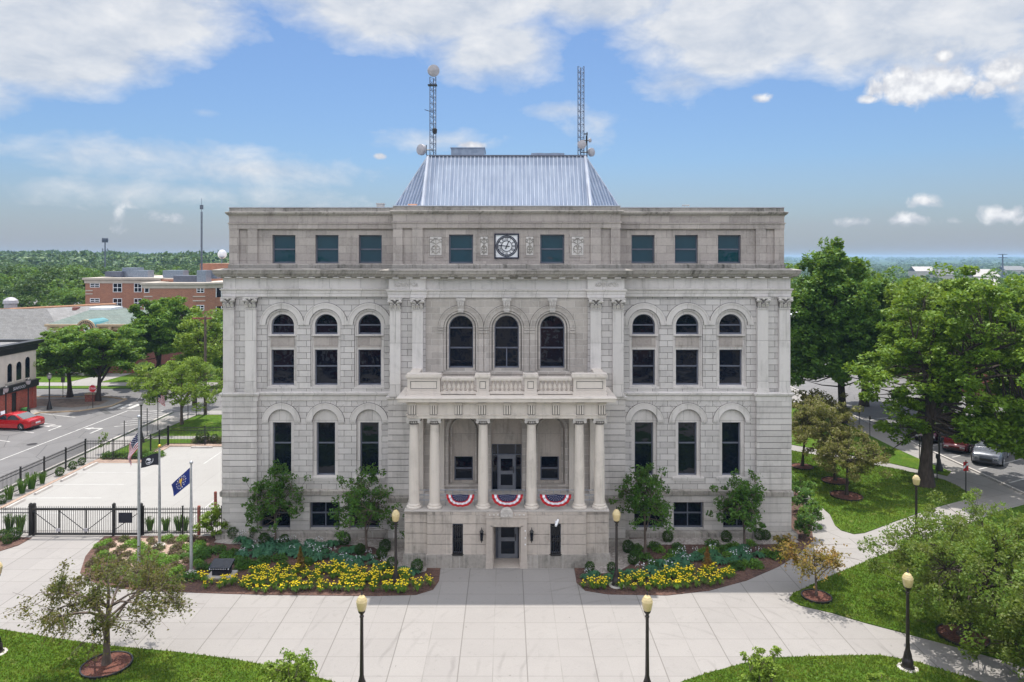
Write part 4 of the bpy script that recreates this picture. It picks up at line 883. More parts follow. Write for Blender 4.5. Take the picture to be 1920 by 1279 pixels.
for s in (-1, 1):
    b = MB(); b.box(s*4.5, s*4.88, 35.95, 37.9, 8.40, 9.24); b.box(s*4.44, s*4.94, 35.99, 37.94, 9.24, 9.36); cb(b, 'balcony_side_wall', M['column'])
bal = None
for a, e in ((-3.30, -1.49), (-.88, .88), (1.49, 3.30)):
    b = MB(); b.box(a+.04, e-.04, 35.5, 35.86, 8.44, 8.58); b.box(a+.08, e-.08, 35.46, 35.9, 9.10, 9.16); b.box(a+.08, e-.08, 35.43, 35.93, 9.16, 9.25); rl = cb(b, 'balcony_rail', M['column'])
    for k in range(7):
        x = a+.10+(e-a-.2)*(k+.5)/7
        if bal is None:
            q = MB(); q.lathe([(.075, 8.58), (.075, 8.62), (.05, 8.64), (.105, 8.72), (.11, 8.78), (.065, 8.92), (.045, 9.0), (.07, 9.03), (.045, 9.06), (.08, 9.09), (.08, 9.10)], (0, 0, 0), 12); bal = q.build('baluster', M['column'], rl, smooth=True); bal.location = (x, 35.68-39.1, 0)
        else: c = bal.copy(); C.objects.link(c); c.parent = rl; c.location = (x, 35.68-39.1, 0)
# wires on ledge etc: drip stains come from the stone itself

# ---- bunting (hangs from the porch rail)
def bunting(p0, p1, label):
    x0, x1 = GX(p0, 35.3), GX(p1, 35.3); xc = (x0+x1)/2; hw = (x1-x0)/2; top = 3.58; hh = .74
    t = thing('bunting', label, 'bunting', (xc, 35.25, 2.83), 'patriotic fan buntings on the porch rail')
    b = MB(); nr, na = 10, 36; rr = [0, .12, .25, .38, .50, .60, .68, .76, .84, .92, 1.0]
    def P(r, a):
        x = -hw*r*math.cos(a); z = .75-hh*r*math.sin(a)*(.92+.08*math.cos(2*a))
        pl = .035*r*math.sin(a*17); sag = -.05*math.sin(PI*abs(r)*1.0)*(math.sin(a) < .3)
        return (x, pl-.02, z+sag*.6*(1-math.sin(a)))
    for i in range(nr):
        b.mi = 0 if rr[i+1] > .90 else (1 if rr[i+1] > .72 else (0 if rr[i+1] > .60 else 2))
        for k in range(na):
            a0, a1 = PI*k/na, PI*(k+1)/na
            q = [P(rr[i], a0), P(rr[i+1], a0), P(rr[i+1], a1), P(rr[i], a1)]; b.add(q, [(0, 1, 2, 3)] if i else [(1, 2, 3)])
    b.build('fan_cloth', [M['red'], M['whitec'], M['blue']], t)
    b = MB()
    for r in (.12, .24, .36, .47):
        n = max(3, int(r*20))
        for k in range(n):
            a = PI*(k+.5+.3*(r*50 % 2))/(n+.6); x, y, z = P(r, min(a, PI-.05))
            b.add([(x+.019*(1 if j % 2 == 0 else .45)*math.sin(2*PI*j/10), y-.018, z+.019*(1 if j % 2 == 0 else .45)*math.cos(2*PI*j/10)) for j in range(10)], [tuple(range(10))])
    b.build('star_pattern', M['whitec'], t)
bunting(837, 889.5, 'leftmost fan bunting in red, white and blue, left of the door bay')
bunting(922, 980.5, 'middle fan bunting in red, white and blue, in front of the upper door')
bunting(1012, 1071, 'red, white and blue fan bunting hung on the porch rail above the security camera')
# ------------------------------------------------------------------ antenna towers on the roof
def lattice(name, px, top, label, dishes, Y=43.6):
    x = GX(px, Y); zt_ = GZ(top, Y); t = thing(name, label, 'antenna tower', (x, Y, 21.32))
    h = zt_-21.32; r = .21; leg = [(r*math.cos(a), r*math.sin(a)) for a in (PI/2, PI/2+2*PI/3, PI/2+4*PI/3)]
    b = MB()
    for i in range(3):
        a, c = leg[i], leg[(i+1) % 3]; b.tube((a[0], a[1], 0), (a[0], a[1], h), .026, n=6)
        n = int(h/.38)
        for k in range(n):
            z = k*h/n; d = h/n; b.tube((a[0], a[1], z), (c[0], c[1], z+d/2), .011, n=4, cap=False); b.tube((c[0], c[1], z+d/2), (a[0], a[1], z+d), .011, n=4, cap=False); b.tube((a[0], a[1], z), (c[0], c[1], z), .011, n=4, cap=False)
    b.build('mast', M['frame'], t)
    for (dx, dz, r_, yaw, dy) in dishes:
        b = MB(); b.lathe([(r_*.3, .34*r_/.5), (r_*.96, .2*r_/.5), (r_, 0), (r_*.97, -.10*r_/.5), (r_*.6, -.17*r_/.5), (0.01, -.2*r_/.5)], (0, 0, 0), 24, 'y')
        c_, s_ = math.cos(yaw), math.sin(yaw); b.v = [(dx+x_*c_-y_*s_, dy+x_*s_+y_*c_, dz+z_) for x_, y_, z_ in b.v]
        d = b.build('dish', M['dishm'], t, smooth=True)
        b = MB(); b.tube((0, 0, dz), (dx, dy, dz), .035, n=6); b.tube((dx*.6, dy*.6-.0, dz-.3), (dx*.6, dy*.6, dz+.3), .03, n=6); b.build('bracket', M['black'], d)
    return t
M['dishm'] = pbr('dish_radome', (.42, .40, .42), (.34, .33, .35), .5, 4)
lt = lattice('antenna_tower', 812, 145, 'lattice antenna tower with a large round dish at its very top, left on the roof', [(0.05, 5.15, .36, .35, -.3), (-.68, .42, .34, -.7, -.05)])
b = MB(); b.tube((-.5, -.1, 2.85), (0, 0, 2.7), .02, n=5); b.box(-.3, .25, -.25, .1, 4.3, 4.36); b.lathe([(.02, 0), (.13, .05), (.15, .3), (.08, .36)], (.12, -.18, 1.35), 10); b.build('bracket', M['black'], lt)
rt = lattice('antenna_tower', 1089, 125, 'bare-topped lattice antenna tower with three small dishes low down, right on the roof', [(.02, .68, .27, 0, -.4), (.62, .28, .27, .8, 0), (.55, 1.0, .13, .9, 0)])
b = MB(); b.box(.20, .42, -.05, .0, 1.35, 1.42); b.tube((.38, 0, 0), (.38, 0, 1.5), .03, n=6); b.build('bracket', M['black'], rt)

# ------------------------------------------------------------------ lamps, poles, signs
def lamp_proto():
    t = thing('street_lamp', 'x', 'lamp post', (0, 0, 0), 'amber globe lamp posts round the courthouse')
    b = MB(); b.lathe([(.24, 0), (.24, .05), (.20, .09), (.19, .30), (.155, .36), (.13, .42), (.105, .62), (.085, .70), (.08, .74)], n=20)
    for k in range(12): a = 2*PI*k/12; b.tube((.195*math.cos(a), .195*math.sin(a), .08), (.11*math.cos(a), .11*math.sin(a), .58), .014, n=4)
    b.build('lamp_base', M['lampblack'], t, smooth=True)
    b = MB(); b.lathe([(.072, .72), (.062, 1.6), (.055, 2.75), (.075, 2.77), (.075, 2.81), (.055, 2.83), (.055, 2.86), (.085, 2.90), (.12, 2.95), (.13, 3.0), (.10, 3.02)], n=16); b.build('post', M['lampblack'], t, smooth=True)
    b = MB(); b.lathe([(.12, 3.0), (.15, 3.04), (.185, 3.24), (.19, 3.32), (.175, 3.345), (.17, 3.37), (.16, 3.40), (.125, 3.44), (.12, 3.46), (.08, 3.50), (.03, 3.54)], n=24); b.build('globe', M['globe'], t, smooth=True, angle=28)
    b = MB(); b.lathe([(.03, 3.53), (.045, 3.55), (.03, 3.58), (.02, 3.60), (.028, 3.63), (.002, 3.68)], n=10); b.build('finial', M['lampblack'], t, smooth=True)
    b = MB(); b.lathe([(.36, -.06), (.36, .02), (.33, .04), (.2, .045)], n=28); b.build('footing', M['conc'], t)
    return t
LP = lamp_proto()
lamps = [(G(742, 1100), 'lamp post among the daylilies left of the courthouse porch'), (G(1156, 1099), 'lamp post in the planting bed right of the courthouse porch'),
    ((-5.0, 24.75), 'lamp post nearest the camera left of centre, its foot below the frame'), ((4.85, 24.75), 'lamp post nearest the camera right of centre, standing on the paving'),
    (G(1702, 1254), 'tall lamp post on a round concrete footing in the lower right lawn'), (G(1718, 1015), 'lamp post on the right beyond the big crabapple, in front of the thick maple trunk'),
    (G(-6, 1226), 'lamp post cut off by the left edge, on the lawn beside the bare-branched tree')]
for i, (p, l) in enumerate(lamps): put(LP, i, (p[0], p[1], .03), rz=i*.7, label=l)
# black lamps of the streets
def street_lamp2():
    t = thing('street_lamp', 'x', 'lamp post', (0, 0, 0), 'black street lamps with white lantern heads')
    b = MB(); b.lathe([(.26, 0), (.24, .25), (.15, .5), (.10, .8), (.065, .9), (.055, 2.9), (.09, 2.95), (.12, 3.05)], n=14); b.build('post', M['black'], t, smooth=True)
    b = MB(); b.lathe([(.12, 3.05), (.20, 3.2), (.22, 3.45), (.16, 3.5)], n=14); b.build('globe', M['dishm'], t, smooth=True)
    b = MB(); b.lathe([(.25, 3.45), (.22, 3.53), (.10, 3.62), (.03, 3.66), (.01, 3.8)], n=14); b.build('lamp_cap', M['black'], t, smooth=True)
    return t
SL = street_lamp2()
for i, (p, l) in enumerate([(G(92.6, 768), 'street lamp on the brick pavers beyond the tavern corner'), (G(53, 781), 'street lamp in front of the tavern corner, right behind the red car'), (G(11, 800), 'street lamp before the tavern doorway, behind the bonnet of the red car'),
    (G(264.6, 829), 'street lamp on the sidewalk behind the three flagpoles'), (G(1761, 883), 'street lamp at the end of the narrow lawn strip right of the thick maple trunk')]):
    put(SL, i, (p[0], p[1], .02), label=l)
# thin posts
def post(px, py, h, label, name='sign_post', cat='post', sign=None, r=.035):
    x, y = G(px, py); t = thing(name, label, cat, (x, y, 0)); b = MB(); b.tube((0, 0, 0), (0, 0, h), r, n=8); b.lathe([(r*1.8, 0), (r*1.8, .05), (r, .08)], n=8); b.lathe([(r, 0), (r*1.3, .03), (.003, .06)], (0, 0, h), 8); b.build('post', M['black'], t)
    if sign: sign(t, h)
    return t
post(233, 836, 2.0, 'short black post in the sidewalk grass left of the street lamp behind the flagpoles')
post(276, 817, 2.3, 'thin black post just right of the street lamp behind the flagpoles')
post(352.5, 787, 1.7, 'thin post on the sidewalk right of the lime-green tree trunk')
post(368, 780, 1.8, 'thin post nearest the cross street, right of the lime-green tree')
def meter(px, py, l):
    x, y = G(px, py); t = thing('parking_meter', l, 'parking meter', (x, y, 0), 'small posts on the right hand sidewalk'); b = MB(); b.tube((0, 0, 0), (0, 0, 1.5), .03, n=8); b.build('post', M['black'], t)
    b = MB(); b.lathe([(.05, 0), (.09, .08), (.09, .22), (.06, .32), (.01, .36)], (0, 0, 1.48), 10); b.build('head', M['black'], t)
meter(1611, 807, 'black post with a small head, farther of the two beside the narrow right lawn')
meter(1631, 820, 'black post with a small head, nearer of the two beside the narrow right lawn')
meter(1724, 861, 'thin post on the lawn edge just left of the thick maple trunk')
meter(1757, 901, 'thin post just right of the thick maple trunk, in front of the street lamp')
# small flag banner post by the walkway
def banner(t, h):
    b = MB(); b.box(-.16, .16, -.012, .012, h-.62, h-.05); o = b.build('sign_panel', M['red'], t)
    b = MB(); b.add([(-.16, -.016, h-.35), (.16, -.016, h-.05), (.16, -.016, h-.22), (-.16, -.016, h-.5)], [(0, 3, 2, 1)]); b.build('white_stripe', M['whitec'], o)
post(1811, 926, 2.1, 'post with a small red and white sign at the tip of the right lawn', 'street_sign', 'sign', banner)
def stop(t, h):
    b = MB(); b.add([(.40*math.cos(PI/8+k*PI/4), -.05, h-.35+.40*math.sin(PI/8+k*PI/4)) for k in range(8)]+[(.40*math.cos(PI/8+k*PI/4), -.03, h-.35+.40*math.sin(PI/8+k*PI/4)) for k in range(8)], [tuple(range(8)), tuple(range(15, 7, -1))]+[(k, (k+8), 8+(k+1) % 8, (k+1) % 8) for k in range(8)])
    o = b.build('stop_plate', M['red'], t); b = MB(); b.text('STOP', .27, lambda x, y, z: (x, -.058-z*.3, h-.35+y), .004)
    for k in range(8):
        a0, a1 = PI/8+k*PI/4, PI/8+(k+1)*PI/4; b.tube((.375*math.cos(a0), -.053, h-.35+.375*math.sin(a0)), (.375*math.cos(a1), -.053, h-.35+.375*math.sin(a1)), .012, n=4)
    b.build('lettering', M['whitec'], o)
post(174, 767, 2.4, 'red octagonal stop sign at the corner curb in front of the brick pavers', 'stop_sign', 'road sign', stop)
post(118, 745, 1.9, 'dark sign on a thin post beside the left street tree', 'street_sign', 'sign', lambda t, h: MB().box(-.2, .2, -.02, .02, h-.3, h+.3).build('sign_panel', M['frame'], t))
x, y = G(172, 752); t = thing('brick_planter', 'square red brick planter box beneath the street tree by the stop sign', 'planter', (x, y, 0)); MB().box(-.5, .5, -.4, .4, 0, .75).build('planter_box', M['brickred'], t); MB().box(-.55, .55, -.45, .45, .75, .84).build('planter_cap', M['tan'], t)
# utility pole with cross arm
x, y = G(385, 778); t = thing('utility_pole', 'tall wooden utility pole with a rusty cross arm rising beside the courthouse left wall', 'utility pole', (x, y, 0))
b = MB(); b.lathe([(.16, 0), (.11, 9.5)], n=10); b.build('pole', M['blue2'] if 'blue2' in M else M['bark2'], t)
b = MB(); b.box(-1.25, .6, -.06, .06, 9.25, 9.4); b.tube((-.7, 0, 9.3), (0, 0, 8.7), .03, n=5); b.build('cross_arm', M['brickred'], t)
# ------------------------------------------------------------------ flagpoles and flags
def flagpole(px, py, top, label, gold=False):
    x, y = G(px, py); h = GZ(top, y); t = thing('flagpole', label, 'flagpole', (x, y, 0), 'three flagpoles by the gate'); b = MB(); b.lathe([(.075, 0), (.07, h*.5), (.04, h-.12)], n=14); b.build('pole', M['flagsilver'], t, smooth=True)
    b = MB(); b.lathe([(.0, 0)]+[(.085*math.sin(PI*k/8), .085-.085*math.cos(PI*k/8)) for k in range(1, 8)]+[(.002, .17)], (0, 0, h-.12), 14); b.build('finial', M['gold'] if gold else M['flagsilver'], t, smooth=True)
    b = MB(); b.lathe([(.30, -.05), (.30, .05), (.26, .08), (.12, .09), (.10, .2), (.075, .22)], n=20); b.build('pole_base', M['conc'], t)
    b = MB(); b.tube((.06, -.03, .8), (.05, -.02, h-.2), .006, n=4); b.build('halyard', M['whitec'], t)
    return x, y, h
f1 = flagpole(260.5, 1066, 780, 'tallest flagpole, leftmost of the three, carrying the stars and stripes')
f2 = flagpole(299, 1024, 835, 'middle flagpole with a gold ball on top and the black flag', True)
f3 = flagpole(358.5, 1076, 866, 'rightmost flagpole, beside the black granite marker, with the blue flag')
def flag(name, label, loc, fn, matfn, mats, nu, nv):
    t = thing(name, label, 'flag', loc); b = MB()
    for i in range(nu):
        for j in range(nv):
            b.mi = matfn((i+.5)/nu, (j+.5)/nv); b.add([fn(i/nu, j/nv), fn((i+1)/nu, j/nv), fn((i+1)/nu, (j+1)/nv), fn(i/nu, (j+1)/nv)], [(0, 1, 2, 3)])
    b.build('cloth', mats, t, smooth=True, angle=80); return t
# national flag: hangs limply down and to the left
def us_fn(u, v):      # u along fly, v down the hoist
    s = u; x = -.02-.10*u-.36*math.sin(min(u*1.4, 1)*PI/2)*(1-.25*v)-.0*v; z = -.02-.85*v*(1-.45*u)-1.25*u**1.1-.10*v*u
    return (x+.03*math.sin(9*v+5*u)*u, -.04+.07*math.sin(7*v+9*u)*(.3+u), z)
def us_m(u, v):
    if u < .4 and v < .54: return 2
    return 0 if int(v*13) % 2 == 0 else 1
us = flag('national_flag', 'limp red, white and blue striped flag hanging from the tallest flagpole', (f1[0], f1[1], GZ(810, f1[1])), lambda u, v: (us_fn(u, v)[0]*1.05, us_fn(u, v)[1], us_fn(u, v)[2]*.93), us_m, [M['red'], M['whitec'], M['blue']], 40, 26)
b = MB()
for i in range(5):
    for j in range(4):
        x, y, z = us_fn(.04+.08*i, .07+.12*j); b.box(x*1.05-.012, x*1.05+.012, y-.03, y-.012, z*.93-.012, z*.93+.012)
b.build('stars', M['whitec'], us)
def pw_m(u, v):
    x = (u-.5)*1.6; y = (v-.5)
    r = math.hypot(x, y)
    if r < .34:
        if r > .30 and y > -.1: return 1
        if -.20 < x < .20 and y < .22 and (x*.5+y+.12)**2*14+(x-.02)**2*9 < .22 and not (x < 0 and y > .02): return 1
        if y > .12 and r < .22: return 1
        if x > .02 and -.30 < y < -.16: return 1
    return 0
pw = flag('black_flag', 'black flag with a round white emblem flying left from the middle flagpole', (f2[0], f2[1], GZ(849, f2[1])), lambda u, v: (-.04-.94*u, -.03+.08*math.sin(u*8+v)*u, -.02-.62*v-.26*u+.04*math.sin(u*5)+.13*u*v), pw_m, [M['blackc'], M['whitec']], 44, 28)
def in_m(u, v):
    x = (u-.48)*1.5; y = v-.48
    if abs(x) < .035 and -.1 < y < .26: return 1
    if (x/.11)**2+((y+.14)/.13)**2 < 1: return 1
    if abs(math.hypot(x, y+.05)-.22) < .02 and y < .05 and int(math.atan2(y+.05, x)*3) % 2: return 1
    for k in range(14):
        a = 2*PI*k/14; 
        if math.hypot(x-.36*math.cos(a), y-.36*math.sin(a)) < .035: return 2
    for k in (0.6, 2.5):
        if math.hypot(x-.2*math.cos(k), y-.2*math.sin(k)) < .03: return 2
    return 0
flag('blue_flag', 'royal blue flag with a gold torch and stars flying from the right flagpole', (f3[0], f3[1], GZ(877, f3[1])), lambda u, v: (-.05-.92*u+.12*v*u, -.03+.10*math.sin(u*7+v*2)*u, .02-.76*v*(1-.42*u)-.85*u-.12*u*v), in_m, [M['royal'], M['goldc'], M['whitec']], 48, 32)
# small flag on the street pole
x, y = G(296, 806); t = thing('flagpole', 'thin dark pole at the road edge carrying a small striped flag under the lime-green tree', 'flagpole', (x, y, 0)); b = MB(); b.tube((0, 0, 0), (0, 0, 3.5), .035, n=8); b.build('pole', M['black'], t)
flag('national_flag', 'small red and white striped flag on the street pole below the lime-green tree', (x, y, 3.35), lambda u, v: (.04+.5*u+.1*v*u, .05*math.sin(8*u), -.85*v-.45*u), us_m, [M['red'], M['whitec'], M['blue']], 20, 13)

# ------------------------------------------------------------------ fences and gate
def fence(p0, p1, label, n_panels, h=1.5, bays=True, group='black picket fences round the car park'):
    p0 = Vector((p0[0], p0[1], 0)); p1 = Vector((p1[0], p1[1], 0)); d = p1-p0; L = d.length; d.normalize()
    t = thing('picket_fence', label, 'fence', tuple(p0), group, rz=math.atan2(d.y, d.x)); W = L/n_panels
    for k in range(n_panels):
        x0, x1 = k*W, (k+1)*W; b = MB(); n = int(W/.115)
        for j in range(1, n): x = x0+W*j/n; b.box(x-.009, x+.009, -.009, .009, .08, h); b.add([(x-.009, 0, h), (x+.009, 0, h), (x, 0, h+.05)], [(0, 1, 2)])
        for z in (.15, h-.28, h-.08): b.box(x0+.03, x1-.03, -.02, .02, z-.02, z+.02)
        b.build('fence_panel', M['black'], t)
    for k in range(n_panels+1):
        x = k*W; b = MB(); b.box(x-.035, x+.035, -.035, .035, 0, h+.06); b.box(x-.045, x+.045, -.045, .045, h+.06, h+.10); b.build('fence_post', M['black'], t)
    return t
fence((-36, 39.3), (-26.15, 39.3), 'black picket fence left of the sliding gate with shrubs behind it', 4)
fence((-19.9, 39.3), (-15.6, 39.3), 'short black picket fence between the sliding gate and the courthouse corner', 2)
fence((-31.7, 39.6), (-31.6, 53.8), 'long black picket fence running away along the street beside the car park', 6)
fence((-31.6, 53.85), (-27.5, 53.85), 'black picket fence across the flower patch at the far left corner of the car park', 2)
fence((-27.45, 53.9), (-27.4, 58.0), 'short black picket fence stepping back behind the middle flagpole', 3)
fence((-27.35, 58.05), (-15.6, 58.05), 'black picket fence at the far end of the car park in front of the lawn', 4)
t = thing('sliding_gate', 'wide black picket sliding gate with diagonal braces across the driveway', 'gate', (-25.9, 39.15, 0))
b = MB(); Wg = 5.9
for z, w in ((.12, .05), (1.47, .055)): b.box(0, Wg, -.04, .04, z-w, z+w)
for x in (.0, 1.47, 2.95, 4.42, Wg): b.box(x-.03, x+.03, -.035, .035, .1, 1.5)
b.build('gate_frame', M['black'], t)
b = MB()
for k in range(1, 50): x = Wg*k/50; b.box(x-.01, x+.01, .02, .04, .1, 1.62)
b.build('pickets', M['black'], t)
b = MB(); b.tube((0.05, -.05, 1.4), (1.44, -.05, .35), .022, n=5); b.tube((1.5, -.05, 1.4), (2.92, -.05, .30), .022, n=5); b.tube((2.98, -.05, .30), (4.4, -.05, 1.4), .022, n=5); b.tube((4.45, -.05, .3), (5.85, -.05, 1.3), .022, n=5); b.build('braces', M['black'], t)
b = MB(); b.box(4.75, 5.5, -.09, -.05, .75, 1.3); b.build('sign_panel', M['blackc'], t)
b = MB(); b.box(1.35, 1.6, -.1, -.06, .28, .45); b.box(2.85, 3.1, -.1, -.06, .28, .45); b.build('label_plates', M['dishm'], t)
for p, l in ((64.5, 'thick black gate post at the left end of the sliding gate'), (58, 'square black post joining the picket fence to the gate'), (214, 'black gate guide post in the middle of the sliding gate'), (265, 'black post at the right end of the sliding gate')):
    x = GX(p, 39.3); t = thing('gate_post', l, 'post', (x, 39.28, 0), 'black gate posts'); b = MB(); b.box(-.07, .07, -.07, .07, 0, 1.72); b.lathe([(.08, 0), (.05, .04), (.0, .07)], (0, 0, 1.72), 8); b.build('post', M['black'], t)
for p, py, hh, l in ((404, 951, .95, 'rusty bollard at the edge of the car park beside the courthouse wall'), (373, 1003, 1.6, 'brown steel post in the fence right of the rightmost flagpole')):
    x, y = G(p, py); t = thing('bollard', l, 'bollard', (x, y, 0)); b = MB(); b.lathe([(.09, 0), (.09, hh-.05), (.06, hh)], n=12); b.build('post', M['rustp'] if 'rustp' in M else M['brickred'], t)
# wheel stops
def stopbar(x, y, rz, l, first=[None]):
    if first[0] is None:
        t = thing('wheel_stop', l, 'wheel stop', (x, y, .016), 'concrete wheel stops of the car park'); b = MB(); b.add([(-.85, -.10, 0), (.85, -.10, 0), (.85, .10, 0), (-.85, .10, 0), (-.82, -.06, .13), (.82, -.06, .13), (.82, .06, .13), (-.82, .06, .13)], [(0, 1, 5, 4), (1, 2, 6, 5), (2, 3, 7, 6), (3, 0, 4, 7), (4, 5, 6, 7)]); b.build('bar', M['conc'], t); b = MB()
        for q in (-.5, .5): b.lathe([(.02, 0), (.02, .01)], (q, 0, .125), 8)
        b.build('fixing_bolts', M['black'], t); first[0] = t; t.rotation_euler.z = rz
    else: o = copy_tree(first[0]); o.location = (x, y, .016); o.rotation_euler.z = rz; o['label'] = l
for k, y in enumerate((41.3, 44.0, 46.7, 49.4, 52.0)): stopbar(-30.15, y, PI/2, ['nearest', 'second nearest', 'middle', 'second farthest', 'farthest'][k]+' wheel stop along the left fence of the car park')
stopbar(-24.3, 57.2, 0, 'wheel stop at the far fence of the car park, left one by the lawn'); stopbar(-20.8, 57.2, 0, 'wheel stop at the far fence of the car park, middle one'); stopbar(-17.7, 57.2, 0, 'wheel stop at the far fence, next to the courthouse wall')
# granite marker
x, y = G(416, 1080); t = thing('granite_marker', 'low black granite marker with slanted top on a concrete slab behind the daylilies', 'monument', (x, y, .02))
MB().box(-.62, .62, -.42, .42, 0, .08).build('slab', M['conc'], t); MB().box(-.40, .40, -.18, .22, .08, .42).build('pedestal', M['blackc'], t)
b = MB(); b.add([(-.5, -.34, .40), (.5, -.34, .40), (.5, .34, .58), (-.5, .34, .58), (-.5, -.34, .50), (.5, -.34, .50), (.5, .34, .68), (-.5, .34, .68)], [(0, 3, 2, 1), (4, 5, 6, 7), (0, 1, 5, 4), (1, 2, 6, 5), (2, 3, 7, 6), (3, 0, 4, 7)]); pt = b.build('tablet', M['granite'] if 'granite' in M else M['glass'], t)
b = MB()
for k in range(9): b.box(-.36+k*.08, -.32+k*.08, -.345, -.342, .435, .465)
for q in (-.44, .44): b.lathe([(.035, 0), (.03, .01)], (q, -.345, .45), 8, 'y')
b.build('inscription', M['whitec'], pt)

# ------------------------------------------------------------------ vehicles
def paint(name, c):
    m, t, b = mat_new(name); b.inputs['Base Color'].default_value = rgba(c); b.inputs['Roughness'].default_value = .25; b.inputs['Coat Weight'].default_value = .8; b.inputs['Metallic'].default_value = .15
    t.put(b.inputs['Roughness'], t.m('MULTIPLY_ADD', t.noise(t.pos(), 6, 4), .15, .18)); return m
M['rubber'] = pbr('tyre_rubber', (.018, .018, .018), None, .85); M['rim'] = pbr('alloy_rim', (.5, .5, .52), None, .3, metal=.8)
M['tail'] = pbr('tail_light', (.35, .01, .01), None, .25, coat=1); M['headl'] = pbr('headlight', (.6, .62, .65), None, .15, coat=1); M['carglass'] = glassmat('car_glass', (.02, .03, .04), .03, 1.8, .0)
def car(label, loc, rz, pm, L=4.6, W=1.85, hb=.88, ht=1.38, cab=(-1.5, -.75, .55, 1.35), name='parked_car', cat='car', group=None, bumper=None):
    """car pointing +x; cab = rear glass base, roof rear, roof front, windscreen base"""
    t = thing(name, label, cat, (loc[0], loc[1], 0), group, rz); a = L/2; w = W/2
    st = [(-a, .42, hb*.80, .80), (-a+.06, .30, hb*.95, .90), (-a+.35, .22, hb*1.02, .97), (-a+.9, .2, hb*1.03, 1), (cab[0], .2, hb*1.0, 1), (0, .2, hb*.98, 1), (cab[3], .2, hb*.97, 1), (a-.7, .2, hb*.88, .97), (a-.25, .24, hb*.78, .90), (a-.05, .32, hb*.66, .80), (a, .4, hb*.55, .74)]
    ring = [(-1, .0), (-1, .45), (-.985, .8), (-.90, 1.0), (-.4, 1.03), (0, 1.04), (.4, 1.03), (.90, 1.0), (.985, .8), (1, .45), (1, .0), (.85, -.05), (-.85, -.05)]
    b = MB(); n = len(ring); vs = []; fs = []
    for (x, z0, z1, k) in st:
        for (y, z) in ring: vs.append((x, y*w*k, z0+(z1-z0)*z))
    for i in range(len(st)-1):
        for j in range(n): fs.append((i*n+j, i*n+(j+1) % n, (i+1)*n+(j+1) % n, (i+1)*n+j))
    fs += [tuple(range(n-1, -1, -1)), tuple(range((len(st)-1)*n, len(st)*n))]; b.add(vs, fs)
    # cabin
    c0, c1, c2, c3 = cab; zb = hb*.97; cs = [(c0, zb, zb+.02, .86), (c1, zb, ht, .74), ((c1+c2)/2, zb, ht+.04, .75), (c2, zb, ht, .74), (c3, zb, zb+.02, .86)]
    vs = []; fs = []
    for (x, z0, z1, k) in cs:
        for (y, z) in ((-.93, 0), (-k, .93), (-k*.88, 1.0), (0, 1.03), (k*.88, 1.0), (k, .93), (.93, 0)): vs.append((x, y*w, z0+(z1-z0)*z))
    for i in range(4):
        for j in range(6): fs.append((i*7+j, i*7+j+1, (i+1)*7+j+1, (i+1)*7+j))
    b.add(vs, fs); b.build('body', pm, t, smooth=True, angle=40)
    g = MB(); e = .012
    def q(p): g.add(p, [tuple(range(len(p)))])
    for s in (-1, 1):      # side glass, two panes
        y0, y1 = s*(w*.925+e), s*(w*.755+e); zt1 = ht-.07
        q([(c0+.35, y0, zb+.05), (-.12, y0, zb+.04), (-.12, y1, zt1), (c1+.02, y1, zt1)]); q([(-.05, y0, zb+.04), (c3-.32, y0, zb+.04), (c2-.02, y1, zt1), (-.05, y1, zt1)])
    for (xa, xb) in ((c3, c2), (c0, c1)):
        sg = 1 if xa > 0 else -1; f0, f1 = .10, .93
        def pt(f, y): return (xa+(xb-xa)*f+sg*.02, y, zb+.02+(ht-zb-.02)*f+.02)
        q([pt(f0, -w*.80), pt(f0, w*.80), pt(f1, w*.66), pt(f1, 0), pt(f1, -w*.66)])
    g.build('window_glass', M['carglass'], t)
    for x in (a-.85, -a+.88):
        for s in (-1, 1):
            b = MB(); b.lathe([(.21, -.11), (.30, -.115), (.33, -.09), (.33, .09), (.30, .115), (.21, .11)], (x, s*(w-.10), .33), 22, 'y'); wh = b.build('wheel', M['rubber'], t, smooth=True)
            b = MB(); b.lathe([(.215, -.10), (.20, .10)], (x, s*(w-.10), .33), 20, 'y')
            for k in range(5): an = 2*PI*k/5; b.tube((x, s*(w+.012), .33), (x+.19*math.cos(an), s*(w+.012), .33+.19*math.sin(an)), .028, n=5)
            b.build('rim', M['rim'], wh)
    for s in (-1, 1):
        b = MB(); b.box(-a-.012, -a+.12, s*w*.42, s*w*.80, hb*.62, hb*.80); b.build('tail_light', M['tail'], t)
        b = MB(); b.box(a-.16, a+.0, s*w*.42, s*w*.76, hb*.46, hb*.62); b.build('headlight', M['headl'], t)
        b = MB(); b.box(c3-.28, c3-.12, s*(w*.9), s*(w+.16), zb+.03, zb+.17); b.build('wing_mirror', pm, t)
    b = MB(); b.box(a-.03, a+.02, -w*.4, w*.4, .36, hb*.5); b.build('grille', M['black'], t)
    b = MB(); b.box(-a-.02, -a+.03, -.26, .26, .52, .64); b.build('licence_plate', M['white'], t)
    b = MB(); b.box(-a+.02, -a+.25, -w*.75, w*.75, .2, .32); b.box(a-.3, a-.05, -w*.72, w*.72, .22, .34); b.build('bumper', bumper or M['black'], t)
    return t
car('glossy red coupe parked nose-in before the tavern, left edge of the photo', (G(22, 804)[0]-.1, 64.1), R(172), paint('red_car_paint', (.50, .010, .015)), 4.8, 1.9, .90, 1.34, (-1.75, -.75, .35, 1.25))
car('dark plum car with silver trim parked left of the maple trunk', (35.9, 60.6), R(228), paint('plum_car_paint', (.05, .012, .03)), 4.7, 1.85, .92, 1.42)
car('dark red car mostly hidden by the maple trunk on the right street', (36.2, 57.3), R(228), paint('maroon_car_paint', (.16, .010, .014)), 4.5, 1.8, .9, 1.4)
